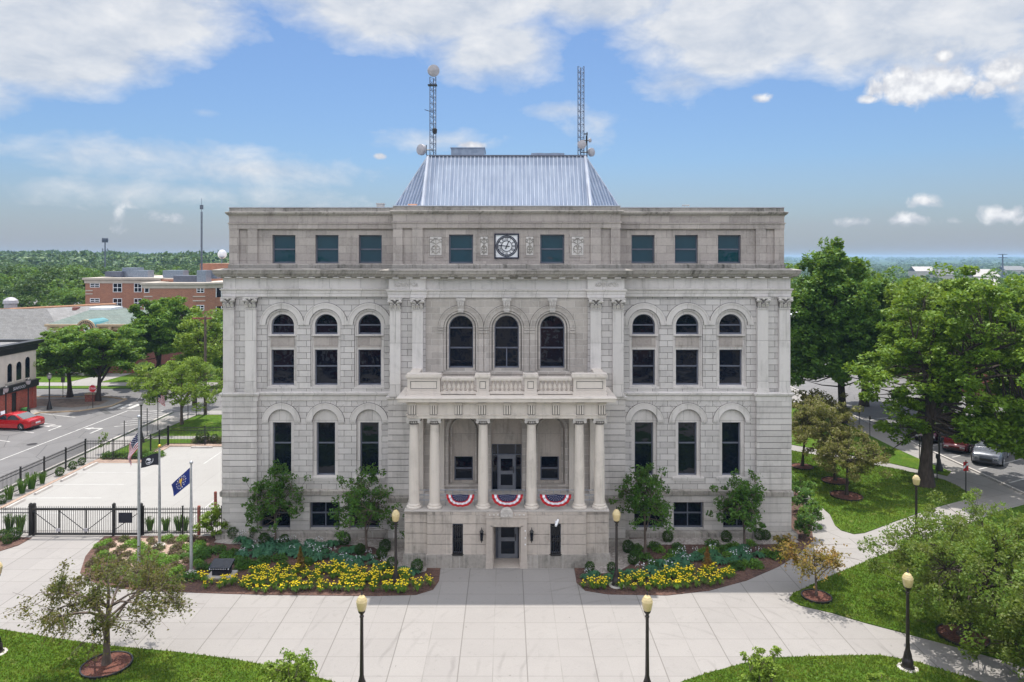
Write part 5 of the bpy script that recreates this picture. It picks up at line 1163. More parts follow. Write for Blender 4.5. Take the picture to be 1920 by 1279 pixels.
car('sport utility vehicle parked nose-out under the big maple, nearest the camera on that street', (36.4, 54.0), R(230), paint('grey_car_paint', (.12, .13, .16)), 4.8, 1.95, 1.12, 1.80, (-2.25, -2.0, .35, 1.05), cat='car')

# ------------------------------------------------------------------ buildings
def bwin(parent, x0, x1, z0, z1, y, mull=1, arched=False, world=True, side=False, yy=None, fm='white', thick=.06):
    """window on a wall facing -y at plane y (or facing +x at plane yy when side)"""
    def T(b):
        if side: b.v = [(yy-(v[1]-0), v[0], v[2]) for v in b.v]
        return b
    y_ = 0 if side else y
    out = arch((x0+x1)/2, z0, z1-(x1-x0)/2, (x1-x0)/2, 10) if arched else rect(x0, x1, z0, z1)
    f = MB(); k = .08
    inn = arch((x0+x1)/2, z0+k, z1-(x1-x0)/2, (x1-x0)/2-k, 10) if arched else rect(x0+k, x1-k, z0+k, z1-k)
    f.plate(out, [inn], y_-thick, y_+.05)
    if mull: f.box((x0+x1)/2-.04, (x0+x1)/2+.04, y_-thick+.005, y_, z0+k, z1-k*1.5); f.box(x0+k, x1-k, y_-thick+.008, y_, (z0+z1)/2-.04, (z0+z1)/2+.04)
    w = T(f).build('window', M[fm], parent, world=world); g = MB(); g.plate(out, [], y_-.02, y_+.02); T(g).build('pane', M['glass'], w, world=world); return w
# large orange brick office building
Yb = 112
BB = thing('brick_office', 'large flat-roofed orange brick building with white roof edge behind the trees', 'building', (GX(270, Yb), Yb, 0))
x0, x1, x2 = GX(160, 118), GX(266, 118), GX(268, Yb); x3 = GX(385, Yb); zr = GZ(521, 118); zr2 = GZ(530, Yb)
b = MB(); b.box(x0, x2+6, 118, 140, -2, zr-.3); b.box(x2, x3, Yb, 139, -2, zr2-.3)
b.add([(x3, Yb, -2), (x3+9, Yb+12, -2), (x3+9, Yb+26, -2), (x3, Yb+26, -2), (x3, Yb, zr2-.3), (x3+9, Yb+12, zr2-.3), (x3+9, Yb+26, zr2-.3), (x3, Yb+26, zr2-.3)], [(0, 1, 5, 4), (4, 5, 6, 7)]); b.box(GX(375, 130), GX(430, 130), 130, 138, 8, GZ(494, 130)); b.build('wall', M['brick'], BB, world=True)
b = MB(); b.mold([(x0, 140), (x0, 118), (x2, 118)], [(0, zr-.9), (.1, zr-.9), (.12, zr-.4), (.35, zr-.3), (.35, zr), (-1.5, zr+.02)]); b.mold([(x2, 118), (x2, Yb), (x3, Yb), (x3+9, Yb+12)], [(0, zr2-.9), (.1, zr2-.9), (.12, zr2-.4), (.35, zr2-.3), (.35, zr2), (-1.5, zr2+.02)])
b.box(x0+.5, x2+5, 118.6, 139.5, zr-.3, zr-.12); b.box(x2+.6, x3-.2, Yb+.6, 138, zr2-.3, zr2-.16); b.build('roof_edge', M['cream'], BB, world=True)
def wb(p0, p1, q0, q1, Y, m=1): bwin(BB, GX(p0, Y), GX(p1, Y), GZ(q1, Y), GZ(q0, Y), Y, m)
for q0, q1 in ((531, 548), (559.5, 576), (588, 605)):
    wb(212, 229, q0, q1, 118); wb(251.5, 266, q0, q1, 118)
for q0, q1 in ((531, 539), (559.5, 567)): wb(169, 187, q0, q1, 118)
for q0, q1 in ((539, 549), (572, 582)): wb(271, 280, q0, q1, Yb, 0); wb(369, 383, q0, q1, Yb)
b = MB()
for q in (545, 551): b.box(GX(160.5, 118), GX(174, 118), 117.9, 118.05, GZ(q+1, 118), GZ(q-1, 118))
for q in (556, 564): b.box(GX(270, Yb), GX(286, Yb), Yb-.1, Yb+.05, GZ(q+1, Yb), GZ(q-1, Yb)); b.box(GX(362, Yb), GX(385, Yb), Yb-.1, Yb+.05, GZ(q+1, Yb), GZ(q-1, Yb))
b.build('stone_bands', M['cream'], BB, world=True)
# splayed side windows
for k, q in enumerate(((539, 557), (574, 590), (600, 618))):
    for j in range(3):
        f = .18+j*.30; ax, ay = x3+9*f, Yb+12*f; dx, dy = .6, .8; b = MB(); n = (.8, -.6); z0, z1 = GZ(q[1], ay), GZ(q[0], ay)
        def P(s, z, o): return (ax+dx*s+n[0]*o, ay+dy*s+n[1]*o, z)
        b.add([P(-.9, z0, .02), P(.9, z0, .02), P(.9, z1, .02), P(-.9, z1, .02)], [(0, 1, 2, 3)])
        for s in (-.9, 0, .9): b.add([P(s-.06, z0, .05), P(s+.06, z0, .05), P(s+.06, z1, .05), P(s-.06, z1, .05)], [(0, 1, 2, 3)])
        b.m = [0]+[1]*3; b.build('window', [M['glass'], M['white']], BB, world=True)
def runit(p0, p1, q0, q1, Y, m='zinc', lab=''):
    x0, x1 = GX(p0, Y), GX(p1, Y); z1 = GZ(q0, Y); b = MB(); zb_ = zr-.15 if Y >= 118 else zr2-.18
    b.box(x0, x1, Y, Y+2.2, zb_, z1)
    for k in range(5): zz = zb_+(z1-zb_)*(k+.7)/5.5; b.box(x0+.1, x1-.1, Y-.04, Y, zz-.05, zz+.05)
    b.build('rooftop_unit', M[m], BB, world=True)
for a in ((197, 227, 509, 517, 124, 'frame'), (229, 258, 502, 517, 125), (249, 277, 507, 517, 123), (305, 343, 507, 517, 121), (325, 373, 517, 524, 116, 'frame'), (369, 386, 507, 523, 115), (386, 407, 508, 522, 118)): runit(*a)
t = thing('satellite_dish', 'white satellite dish on the penthouse of the brick office building', 'satellite dish', (GX(414, 130), 130.5, GZ(494, 130)-.02)); b = MB(); b.tube((0, 0, 0), (0, 0, .9), .08, n=8); b.lathe([(.1, 0), (.45, .25), (.5, .35)], (0, 0, .9), 14); b.build('mount', M['zinc'], t); b = MB(); b.lathe([(.05, .25), (.5, .12), (.85, -.12), (.80, -.12), (.02, .12)], (0, 0, 1.7), 20, 'y'); b.build('reflector', M['white'], t, smooth=True)
t = thing('radio_mast', 'thin dark radio mast on the brick office roof, just left of the courthouse', 'radio mast', (GX(378, 118), 118, zr2-.2)); b = MB(); hm = GZ(372, 118)-zr2
for q in ((-.12, 0), (.12, 0), (0, .2)): b.tube((q[0], q[1], 0), (q[0], q[1], hm-2), .04, n=5)
b.tube((0, 0, 0), (0, 0, hm+.2), .07, .03, n=5)
for k in range(12): z = (hm-2)*k/12; b.tube((-.12, 0, z), (.12, 0, z+.7), .02, n=4)
b.build('mast', M['frame'], t); b = MB(); b.box(-.25, .25, -.1, .1, hm-1.6, hm-.9); b.build('antenna', M['frame'], t)
t = thing('cell_tower', 'distant monopole mast with a ring of antennas above the wooded ridge, left', 'cell tower', (GX(197, 300), 300, 0)); b = MB(); hz = GZ(448, 300); b.lathe([(.35, -2), (.22, hz)], n=10); b.build('mast', M['frame'], t); b = MB()
for k in range(9): a = 2*PI*k/9; b.cbox(1.0*math.cos(a), 1.0*math.sin(a), hz-.6, .25, .25, 1.8); b.tube((0, 0, hz-.6), (1.5*math.cos(a), 1.5*math.sin(a), hz-.6), .08, n=4)
for k in range(6): a = 2*PI*k/6; b.cbox(1.0*math.cos(a), 1.0*math.sin(a), hz-4.6, .2, .2, 1.2); b.tube((0, 0, hz-4.6), (1.3*math.cos(a), 1.3*math.sin(a), hz-4.6), .08, n=4)
b.build('antenna', M['frame'], t)
t = thing('cell_tower', 'distant lattice mast with a crown platform on the right horizon', 'cell tower', (GX(1880, 700), 700, -10)); b = MB(); hz = GZ(477, 700)+10; b.lathe([(1.4, 0), (.5, hz)], n=6)
for z in (hz, hz-3.2): b.lathe([(.4, -.4), (4, -.3), (4, .3), (.4, .4)], (0, 0, z), 10)
b.build('mast', M['frame'], t)
# red brick club house with green hip roof
YB = 94.5
GB = thing('green_roof_house', 'red brick building with green hipped roof, eyebrow dormer and blue door', 'building', (GX(170, YB), YB, 0))
x0, x1 = GX(96, YB), GX(262, YB); ze = GZ(608, YB); zp = GZ(580, YB+8)
b = MB(); b.box(x0+.6, x1-.6, YB, YB+17, 0, ze-.8); b.build('wall', M['brickred'], GB, world=True)
b = MB(); xr0, xr1 = GX(176, YB+8), GX(214, YB+8); b.add([(x0-.3, YB-.6, ze), (x1+.3, YB-.6, ze), (x1+.3, YB+17.6, ze), (x0-.3, YB+17.6, ze), (xr0, YB+7, zp), (xr1, YB+7, zp), (xr1, YB+10, zp), (xr0, YB+10, zp)], [(0, 1, 5, 4), (1, 2, 6, 5), (2, 3, 7, 6), (3, 0, 4, 7), (4, 5, 6, 7), (0, 3, 2, 1)]); rf = b.build('roof', M['greenroof'], GB, world=True)
b = MB(); b.box(xr0-.1, xr1+.1, YB+6.9, YB+10.1, zp-.02, zp+.3); b.build('ridge_cap', M['white'], rf, world=True)
b = MB(); b.mold([(x0-.3, YB+17), (x0-.3, YB-.6), (x1+.3, YB-.6), (x1+.3, YB+17)], [(-.3, ze-.8), (-.2, ze-.7), (-.2, ze-.3), (.12, ze-.25), (.15, ze+.05), (-.1, ze+.06)]); k = x0
while k < x1: b.box(k, k+.35, YB-.9, YB-.2, ze-.65, ze-.3); k += 1.6
b.build('cornice', M['tan'], GB, world=True)
xe = GX(162, YB-.8); rr = 1.3; b = MB(); zc_ = ze-.6
b.plate(ringpts(xe, zc_, rr, rr-.5), [], YB-1.0, YB-.2); b.add([(xe+rr*math.cos(a), YB-.9+(0), zc_+rr*math.sin(a)) for a in [PI*k/12 for k in range(13)]]+[(xe+rr*math.cos(a)*.85+.95, YB+1.3, zc_+rr*math.sin(a)*.85+.25) for a in [PI*k/12 for k in range(13)]], [(k, k+1, 14+k, 13+k) for k in range(12)]); b.m = [0]*(len(b.f)-12)+[1]*12; dm = b.build('eyebrow_dormer', [M['tan'], M['verdigris']], GB, world=True)
b = MB(); b.plate([(xe+(rr-.5)*math.cos(2*PI*k/24), zc_+(rr-.5)*math.sin(2*PI*k/24)) for k in range(24)], [], YB-.85, YB-.3); b.build('brick_tympanum', M['brickred'], dm, world=True)
b = MB(); b.lathe([(.42, 0), (.42, .1)], (xe+.1, YB-.9, zc_+.1), 20, 'y'); b.build('round_window_frame', M['white'], dm, world=True)
b = MB(); b.lathe([(.2, 0), (.2, .1)], (xe+.1, YB-1.0, zc_+.1), 16, 'y'); b.build('round_window', M['navy'], dm, world=True)
b = MB()
for k in range(13): a = PI*(k+.5)/13; b.cbox(xe+1.0*math.cos(a), YB-1.02, zc_+1.0*math.sin(a), .12, .08, .18)
b.build('dentils', M['black'], dm, world=True)
for p in (108, 124, 142, 192, 206, 226, 246): bwin(GB, GX(p, YB), GX(p+8, YB), 1.4, 4.6, YB, 1, arched=True)
b = MB(); b.box(GX(155, YB), GX(173, YB), YB-.15, YB, .9, 3.6); b.build('door', M['bluepaint'], GB, world=True)
b = MB()
for k in range(5): b.box(GX(148, YB), GX(174, YB), YB-2.2+k*.4, YB-.01, k*.18, (k+1)*.18)
b.box(GX(143, YB), GX(148, YB), YB-2.4, YB-.02, 0, 1.3); b.box(GX(174, YB), GX(178, YB), YB-2.4, YB-.02, 0, 1.3); b.build('steps', M['conc'], GB, world=True)
# long church-like hall with slate roof
YS = 101
SH = thing('shingle_roof_hall', 'long brick hall under a grey shingle roof with copper gutters at the far left', 'building', (GX(60, YS), YS, 0))
b = MB(); b.box(-95, GX(150, YS), YS, YS+22, 0, GZ(640, YS)); b.build('wall', M['brickred'], SH, world=True)
ze = GZ(628, YS-1); zr_ = GZ(577, YS+11); b = MB(); xa, xb = -96, GX(158, YS)
b.add([(xa, YS-1, ze), (xb, YS-1, ze), (xb-1.5, YS+11, zr_+.5), (xa, YS+11, zr_-1.2), (xa, YS+23, ze), (xb, YS+23, ze)], [(0, 1, 2, 3), (3, 2, 5, 4), (1, 5, 2)])
b.add([(-80, YS-3, ze-1), (-60, YS-3, ze-1.), (-66, YS+2, ze+3.4), (-74, YS+2, ze+3.4)], [(0, 1, 2, 3)]); rf = b.build('roof', M['slate'], SH, world=True)
b = MB(); b.tube((xa, YS+11, zr_-1.15), (xb-1.5, YS+11, zr_+.55), .22, n=6); b.tube((xa, YS-1.1, ze), (xb, YS-1.1, ze), .25, n=6); b.build('copper_gutter', M['copper'], rf, world=True)
b = MB(); b.box(GX(139, YS+9), GX(147, YS+9), YS+8.5, YS+9.5, ze, GZ(576, YS+9)); b.build('chimney', M['brickred'], rf, world=True)
b = MB(); b.lathe([(.9, 0), (.9, 1.2)], (GX(20, 113), 113, zr_-.6), 16); b.lathe([(1.1, 1.2), (1.0, 1.7), (.5, 2.1), (.05, 2.2)], (GX(20, 113), 113, zr_-.6), 16); b.build('roof_cupola', M['dishm'], rf, world=True)
bb = MB(); t = thing('grey_roof_house', 'small house with a light grey gable roof beyond the shingle hall', 'house', (GX(96, 135), 135, 0)); bb.box(-7, 8, 0, 9, 0, GZ(572, 135)); bb.build('wall', M['cream'], t); b = MB(); za, zb2 = GZ(573, 134), GZ(560, 140); b.add([(-8, -.6, za), (9, -.6, za), (9, 4.5, zb2), (-6, 4.5, zb2), (9, 10, za), (-8, 10, za)], [(0, 1, 2, 3), (3, 2, 4, 5)]); b.build('roof', M['slate'], t)
# tavern at the left edge (faces the street, +x)
XT = -47.9
TV = thing('tavern', 'two-storey tavern, cream render above deep red brick with a black sign band', 'building', (XT, 73, 0))
ztop = GZ(638, 73)
b = MB(); b.box(XT-14, XT, 40, 73, 2.75, ztop-.5); b.build('wall', M['tcream'], TV, world=True)
b = MB(); b.box(XT-14, XT+.02, 40, 73.02, 0, 2.2)
for k in range(9): y = 72.6-k*2.4; b.box(XT, XT+.16, y-.25, y+.25, 0, 2.2)
b.build('wall', M['tbrick'], TV, world=True)
b = MB(); b.mold([(XT, 40), (XT, 73), (XT-14, 73)], [(0, ztop-.95), (.12, ztop-.9), (.16, ztop-.4), (.5, ztop-.22), (.55, ztop+.05), (-.3, ztop+.06), (-.3, ztop-.5)]); b.build('cornice', M['black'], TV, world=True)
b = MB(); b.box(XT-13.8, XT-.3, 40, 72.7, ztop-.5, ztop-.15); b.build('flat_roof', M['slate'], TV, world=True)
b = MB(); b.box(XT-.1, XT+.28, 40, 73.05, 2.2, 2.78); b.box(XT-.1, XT+.42, 40, 73.1, 2.78, 2.9); sb = b.build('sign_band', M['black'], TV, world=True)
M['signgreen'] = pbr('sign_green', (.30, .62, .08), None, .5)
b = MB(); b.text("Pikk's", .78, lambda x, y, z: (XT+.29+z*.5, 65.7+x, 2.48+y), .01); b.build('lettering', M['signgreen'], sb, world=True)
b = MB(); b.text("SEAFOOD", .40, lambda x, y, z: (XT+.29+z*.5, 70.1+x, 2.50+y), .01); b.box(XT+.28, XT+.30, 67.85, 68.35, 2.26, 2.72); b.build('lettering', M['whitec'], sb, world=True)
def tw(y0, y1, z0, z1, arched, fm='tcream', par=TV):
    f = MB(); out = arch((y0+y1)/2, z0, z1-(y1-y0)/2, (y1-y0)/2, 10) if arched else rect(y0, y1, z0, z1); kk = .12
    big = arch((y0+y1)/2, z0-kk, z1-(y1-y0)/2, (y1-y0)/2+kk, 10) if arched else rect(y0-kk, y1+kk, z0-kk, z1+kk)
    f.plate(big, [out], -.08, .02); f.v = [(XT-v[1]+.0, v[0], v[2]) for v in f.v]; w = f.build('window', M[fm], par, world=True)
    g = MB(); g.plate(out, [], -.03, .01); g.v = [(XT-v[1], v[0], v[2]) for v in g.v]; g.build('pane', M['glass'], w, world=True)
for g0 in (70.7, 62.5, 54.5): tw(g0-.75, g0+.15-.1, 3.2, 5.0, True); tw(g0+.55, g0+1.3, 3.2, 5.3, True); tw(g0-2.0, g0-1.3, 3.2, 5.0, True)
for y in (64.3, 67.2, 61.4, 58.6): tw(y-.55, y+.55, .7, 2.0, True, 'tbrick')
b = MB(); b.box(XT, XT+.06, 69.4, 70.6, 0, 2.05); b.box(XT, XT+.06, 65.2, 66.2, 0, 2.0); b.build('door', M['black'], TV, world=True)
b = MB(); b.box(XT+.06, XT+.08, 65.3, 65.75, .6, 1.7); b.build('menu_board', M['whitec'], TV, world=True)
t = thing('plant_tub', 'green tub by the tavern corner doorway', 'planter', (XT+.6, 70.4, 0)); MB().lathe([(.3, 0), (.36, .45), (.3, .46)], n=14).build('tub', pbr('green_glaze', (.05, .22, .05), None, .4), t)
t = thing('sandwich_board', 'white folding sandwich board on the tavern sidewalk behind the red car', 'sign', (XT+1.1, 66.6, 0)); b = MB(); b.add([(-.25, -.3, 0), (-.25, .3, 0), (0, .3, .95), (0, -.3, .95), (.25, -.3, 0), (.25, .3, 0)], [(0, 1, 2, 3), (3, 2, 5, 4)]); b.build('board', M['whitec'], t)
# brick block right, beyond the maples
RB = thing('red_brick_shop', 'red brick shop building glimpsed behind the right hand maples', 'building', (62, 88, 0))
b = MB(); b.box(51.5, 92, 78, 100, 0, 7.6); b.build('wall', M['brickred'], RB, world=True); b = MB(); b.box(51.2, 92, 77.7, 100, 7.6, 8.1); b.build('cornice', M['tan'], RB, world=True)
for k in range(8): bwin(RB, 54+k*4.4, 55.8+k*4.4, 4.6, 6.6, 78, 1); bwin(RB, 53.5+k*4.4, 56.3+k*4.4, .6, 3.0, 78, 1)
RC = thing('pale_shop', 'pale flat-roofed shop at the end of the right hand street', 'building', (56, 118, -1)); b = MB(); b.box(30, 50, 118, 134, -3, 5.4); b.build('wall', M['cream'], RC, world=True); b = MB(); b.box(29.7, 50.3, 117.7, 134, 5.4, 5.8); b.build('cornice', M['white'], RC, world=True)
for k in range(5): bwin(RC, 31.5+k*3.7, 33.5+k*3.7, 2.6, 4.6, 118, 1)
# scattered roofs in the valley
roofs = [(1668, 527, 260, 9, 'conc'), (1842, 522, 330, 12, 'conc'), (1880, 524, 345, 20, 'conc'), (1700, 545, 190, 12, 'slate'), (1775, 505, 640, 16, 'slate'), (1850, 505, 560, 20, 'conc'), (1900, 560, 180, 16, 'slate'), (1735, 500, 820, 22, 'conc'), (1905, 499, 900, 26, 'slate')]
for k, (p, q, Y, w, mm) in enumerate(roofs):
    x = GX(p, Y); z = GZ(q, Y); zg = float(terrain(np.array(x), np.array(float(Y)))); t = thing('valley_building', ['low white warehouse roof nearest in the valley', 'white shed roof in the valley trees', 'broad white warehouse roof beside the shed', 'grey roofed house just beyond the maples', 'pale block far off in the valley', 'tan block far off near the mast', 'grey house roof at the right edge', 'tiny white roof near the horizon', 'tiny cream roof near the horizon by the mast'][k], 'building', (x, Y, zg), 'roofs scattered through the valley')
    hh = max(z-zg, 3); b = MB(); b.box(-w/2, w/2, 0, w*.7, -1, hh*.75); b.build('wall', M['cream'], t); b = MB(); b.add([(-w/2-.5, -.5, hh*.75), (w/2+.5, -.5, hh*.75), (w/2+.5, w*.35, hh), (-w/2-.5, w*.35, hh), (w/2+.5, w*.7+.5, hh*.75), (-w/2-.5, w*.7+.5, hh*.75)], [(0, 1, 2, 3), (3, 2, 4, 5)]); b.build('roof', M[mm], t)
# street front opposite the courthouse (behind the camera, seen in the window glass)
for k, (x0, x1, hh, mm) in enumerate(((-40, -16, 12, 'brickred'), (-15.5, 3, 10.5, 'cream'), (3.5, 22, 13, 'brick'), (22.5, 42, 9.5, 'cream'))):
    t = thing('street_front', ['red brick', 'cream', 'orange brick', 'low cream'][k]+' shop front across the square, facing the courthouse', 'building', ((x0+x1)/2, -22, 0)); b = MB(); b.box(x0, x1, -36, -22, 0, hh); b.box(x0, x1, -36, -21.6, hh, hh+.6); b.build('wall', M[mm], t, world=True)
    b = MB(); n = int((x1-x0)/3.2)
    for i_ in range(n):
        xx = x0+(x1-x0)*(i_+.5)/n
        for z in (1.0, 4.8, 8.2):
            if z+2 < hh: b.box(xx-.6, xx+.6, -22, -21.93, z, z+2.1); 
    b.build('window', M['white'] if k % 2 == 0 else M['frame'], t, world=True)

for px, py, l in ((60, 833, 'round iron manhole cover in the middle of the left street'), (262, 752, 'round iron manhole cover in the cross street')):
    x, y = G(px, py); t = thing('manhole_cover', l, 'manhole cover', (x, y, -.004)); b = MB(); b.lathe([(.38, 0), (.38, .008), (.33, .010), (.32, .006), (.05, .008)], n=28); b.build('iron_lid', M['black'], t)
# ------------------------------------------------------------------ trees
def leafcloud(C_, size, rs, up=.6, aspect=.55, bendz=0.):
    """one small folded leaf-cluster quad per centre"""
    n = len(C_); nr = rs.normal(0, 1, (n, 3)); nr[:, 2] = np.abs(nr[:, 2])+up; nr /= np.linalg.norm(nr, axis=1, keepdims=True)
    a = np.cross(nr, rs.normal(0, 1, (n, 3))); a /= np.linalg.norm(a, axis=1, keepdims=True)+1e-9; b_ = np.cross(nr, a)
    s = (size*rs.uniform(.6, 1.35, n))[:, None]
    V = np.stack([C_-a*s, C_+b_*s*aspect-nr*s*.15, C_+a*s-nr*s*.35, C_-b_*s*aspect-nr*s*.15], 1).reshape(-1, 3)
    return V
def tree(label, loc, crown, leafm, barkm='bark', trunk_r=.2, fork=1.5, n_limb=7, n_cl=70, clr=.5, per=160, leaf=.12, seed=1, group=None, shell=.45, flat=.6, name='tree', cat='tree', cone=0, sparse=False, lump=.22, spread=0, mulch=None, up=.6, drop=0, lean=.7, extra=(), parts=('trunk', 'crown')):
    """crown = (cx, cy, cz, rx, ry, rz) relative to the foot"""
    rs = np.random.default_rng(seed); t = thing(name, label, cat, (loc[0], loc[1], 0.03), group); cx, cy, cz, rx, ry, rz = crown
    ph = rs.uniform(0, 6, 6)
    def surf(d):
        az = math.atan2(d[1], d[0]); el = d[2]
        return 1+lump*(math.sin(3*az+ph[0]+2*el)+.7*math.sin(5*az+ph[1]-3*el)+.6*math.sin(4*el*2+ph[2]))/1.6
    def sample(r0, r1, lo=-1):
        while True:
            d = rs.normal(0, 1, 3); d /= np.linalg.norm(d)
            if d[2] >= lo: break
        r = rs.uniform(r0**2.2, r1**2.2)**(1/2.2)*surf(d); p = d*r
        if cone: k = 1-cone*max(0, (p[2]+.2))*.6; p[0] *= k; p[1] *= k
        return np.array([cx+p[0]*rx, cy+p[1]*ry, cz+p[2]*rz])
    b = MB(); top = np.array([cx*lean, cy*lean, cz+rz*.35]); base = np.array([0, 0, 0.])
    tp = [base+(top-base)*f+np.array([.05*math.sin(5*f+ph[3]), .05*math.cos(4*f), 0])*trunk_r*8*f for f in np.linspace(0, 1, 8)]; tr = [trunk_r*(1.35 if k == 0 else 1-.78*(k/7)**.9) for k in range(8)]
    b.path(tp, tr, 9)
    nodes = [(p, r*.6) for p, r in zip(tp, tr) if p[2] >= fork]
    for k in range(n_limb):
        a = 2*PI*k/n_limb+rs.uniform(-.3, .3); f = rs.uniform(0, 1); zs = fork+(top[2]-fork)*f*.75; s = tp[int(min(7, max(1, round(zs/top[2]*7))))]
        d = np.array([math.cos(a), math.sin(a), rs.uniform(-.15, .55)+f*.4]); e = np.array([cx, cy, cz])+d*np.array([rx, ry, rz])*.62
        m1 = s+(e-s)*.4+np.array([0, 0, .12*rz]); r0 = trunk_r*(.5-.2*f); pts = [s, m1, s+(e-s)*.75+np.array([0, 0, .08*rz]), e]; rr = [r0, r0*.75, r0*.5, r0*.28]; b.path(pts, rr, 6)
        for i_ in range(3):
            for q in (.3, .65, 1): nodes.append((pts[i_]+(pts[i_+1]-pts[i_])*q, rr[i_+1]*.6))
    NP = np.array([n_[0] for n_ in nodes]); L = []
    for k in range(n_cl+len(extra)):
        c = sample(shell, 1.0, -.75); c[2] = max(c[2], .4)
        if k >= n_cl: c = np.array(extra[k-n_cl])
        dd = np.linalg.norm(NP-c, axis=1)+(NP[:, 2] > c[2]+.4)*1.0; j = int(np.argmin(dd)); s, r0 = nodes[j]; r0 = min(r0, trunk_r*.22)
        mid = (s+c)/2+rs.normal(0, .08, 3)*np.linalg.norm(c-s)+np.array([0, 0, .05]); b.path([s, mid, c], [max(r0, .012), max(r0*.6, .010), .006], 4)
        m = int(per*rs.uniform(.6, 1.3))
        if sparse:
            tt = rs.uniform(.25, 1.05, m)[:, None]; P = (1-tt)**2*s+2*tt*(1-tt)*mid+tt**2*c; q = P+rs.normal(0, 1, (m, 3))*np.array([clr, clr, clr*flat]); q[:, 2] -= drop*rs.uniform(0, 1, m)
            for _ in range(3):
                e = c+rs.normal(0, 1, 3)*clr*2.2; e[2] -= drop*.5; b.path([mid*.5+c*.5, e], [.009, .004], 3); t2 = rs.uniform(0, 1, m//4)[:, None]; L.append((mid*.5+c*.5)*(1-t2)+e*t2+rs.normal(0, .05, (m//4, 3)))
        else:
            g = rs.normal(0, 1, (m, 3)); g /= np.maximum(np.linalg.norm(g, axis=1, keepdims=True), 1e-6); g *= rs.uniform(.25, 1, (m, 1))**.5
            k_ = rs.uniform(.65, 1.35); q = c+g*np.array([clr*k_, clr*k_, clr*k_*flat])
        L.append(q)
    P = np.concatenate(L); P[:, 2] = np.maximum(P[:, 2], .12)
    b.build(parts[0], M[barkm], t, smooth=True, angle=60)
    V = leafcloud(P, leaf, rs, up); mesh_np(parts[1], V, np.arange(len(V)).reshape(-1, 4), M[leafm], t)
    if mulch: ring(loc, mulch, label)
    return t
def ring(loc, r, label):
    t = thing('mulch_ring', 'red mulch ring under the '+' '.join(label.split(' with ')[0].split(',')[0].split()[:10]), 'mulch bed', (loc[0], loc[1], .04)); b = MB(); b.lathe([(r, 0), (r, .05), (r*.9, .07), (r*.3, .10), (.0, .11)], n=36); b.build('mulch', M['redmulch'], t); b = MB(); b.mold([(r*math.cos(a)*1.0, r*math.sin(a)) for a in [-2*PI*k/36 for k in range(37)]], [(-.03, 0), (-.03, .09), (.02, .09), (.02, 0)]); b.build('edging', M['black'], t)
def at(px, py): return G(px, py)
def crown_px(foot, x0, x1, y0, y1, dy=0, ry=None):
    Y = foot[1]; cx = (GX((x0+x1)/2, Y)-foot[0]); rx = (x1-x0)/2*Y/F; zt_ = GZ(y0, Y); zb_ = GZ(y1, Y)
    return (cx, dy, (zt_+zb_)/2, rx, ry or rx, (zt_-zb_)/2)
# four young trees against the facade
yg = 'young broadleaf trees planted along the front of the courthouse'
for px, py, box, lab, sd in ((516, 1020, (452, 576, 872, 1008), 'young tree in front of the left corner windows, farthest left on the facade', 11), (687, 1036, (612, 750, 884, 1016), 'young tree between the left window bays and the porch lamp', 12),
                         (1210, 1040, (1152, 1262, 862, 1004), 'young tree just right of the porch with leaves down over the basement window', 13), (1397, 1028, (1338, 1440, 884, 1002), 'young open-crowned tree before the right corner of the facade', 14)):
    f = at(px, py); tree(lab, f, crown_px(f, *box), 'lf_young', 'bark2', .075, 1.0, 9, 120, .25, 44, .075, sd, yg, .2, .85, cone=.4, lump=.32, up=.5)
# bush-like small trees at the left corner
f = at(398, 1008); tree('small bright green tree at the left corner of the courthouse by the fence', f, crown_px(f, 362, 432, 952, 1010), 'lf_lime', 'bark2', .05, .4, 6, 40, .22, 60, .07, 21, None, .3, .7)
# foreground spreading crabapple, left
f = at(200, 1251); tree('spreading half-bare crabapple on the lower left lawn with bronze leaves', f, crown_px(f, 62, 345, 1042, 1205, 0, 2.7), 'lf_brown', 'bark2', .15, .95, 12, 130, .13, 54, .052, 22, None, .55, .8, sparse=True, drop=.2, mulch=.85, lump=.16)
# small orange tree
f = at(1531, 1122); tree('small leaning crabapple with orange leaves at the tip of the right lawn', f, crown_px(f, 1462, 1590, 1022, 1092), 'lf_gold', 'bark2', .065, .9, 7, 34, .16, 42, .065, 23, None, .3, .7, sparse=True, drop=.1, mulch=.62)
# big foreground crabapple, right
f = at(1805, 1196); tree('large dense green crabapple filling the lower right corner', f, (1.9, .0, 2.55, 5.1, 4.5, 2.35), 'lf_crab', 'bark', .2, 1.0, 12, 600, .36, 130, .058, 24, None, .4, .8, mulch=.9, lump=.3, up=.3)
f = (18.6, 24.4); tree('green crabapple cut off by the lower right corner of the photo', f, (.3, .0, 2.2, 2.6, 2.6, 1.9), 'lf_crab', 'bark', .14, .9, 9, 170, .38, 110, .07, 25, None, .4, .75)
# treetops rising from below the frame
f = (-7.15, 23.6); tree('small leafy treetop rising from below the frame left of the near lamp', f, (0, 0, 1.45, .85, .8, .82), 'lf_lime', 'bark2', .04, .4, 8, 80, .17, 44, .055, 26, None, .25, .8)
f = (8.45, 23.6); tree('small leafy treetop rising from below the frame right of the near lamp', f, (0, 0, 1.35, .75, .7, .85), 'lf_lime', 'bark2', .04, .4, 8, 80, .15, 44, .055, 27, None, .2, .8)
f = (12.7, 24.6); tree('tip of a light green sapling at the bottom edge near the right lamp post', f, (0, 0, .55, .3, .3, .5), 'lf_lime', 'bark2', .02, .2, 4, 12, .12, 40, .055, 28)
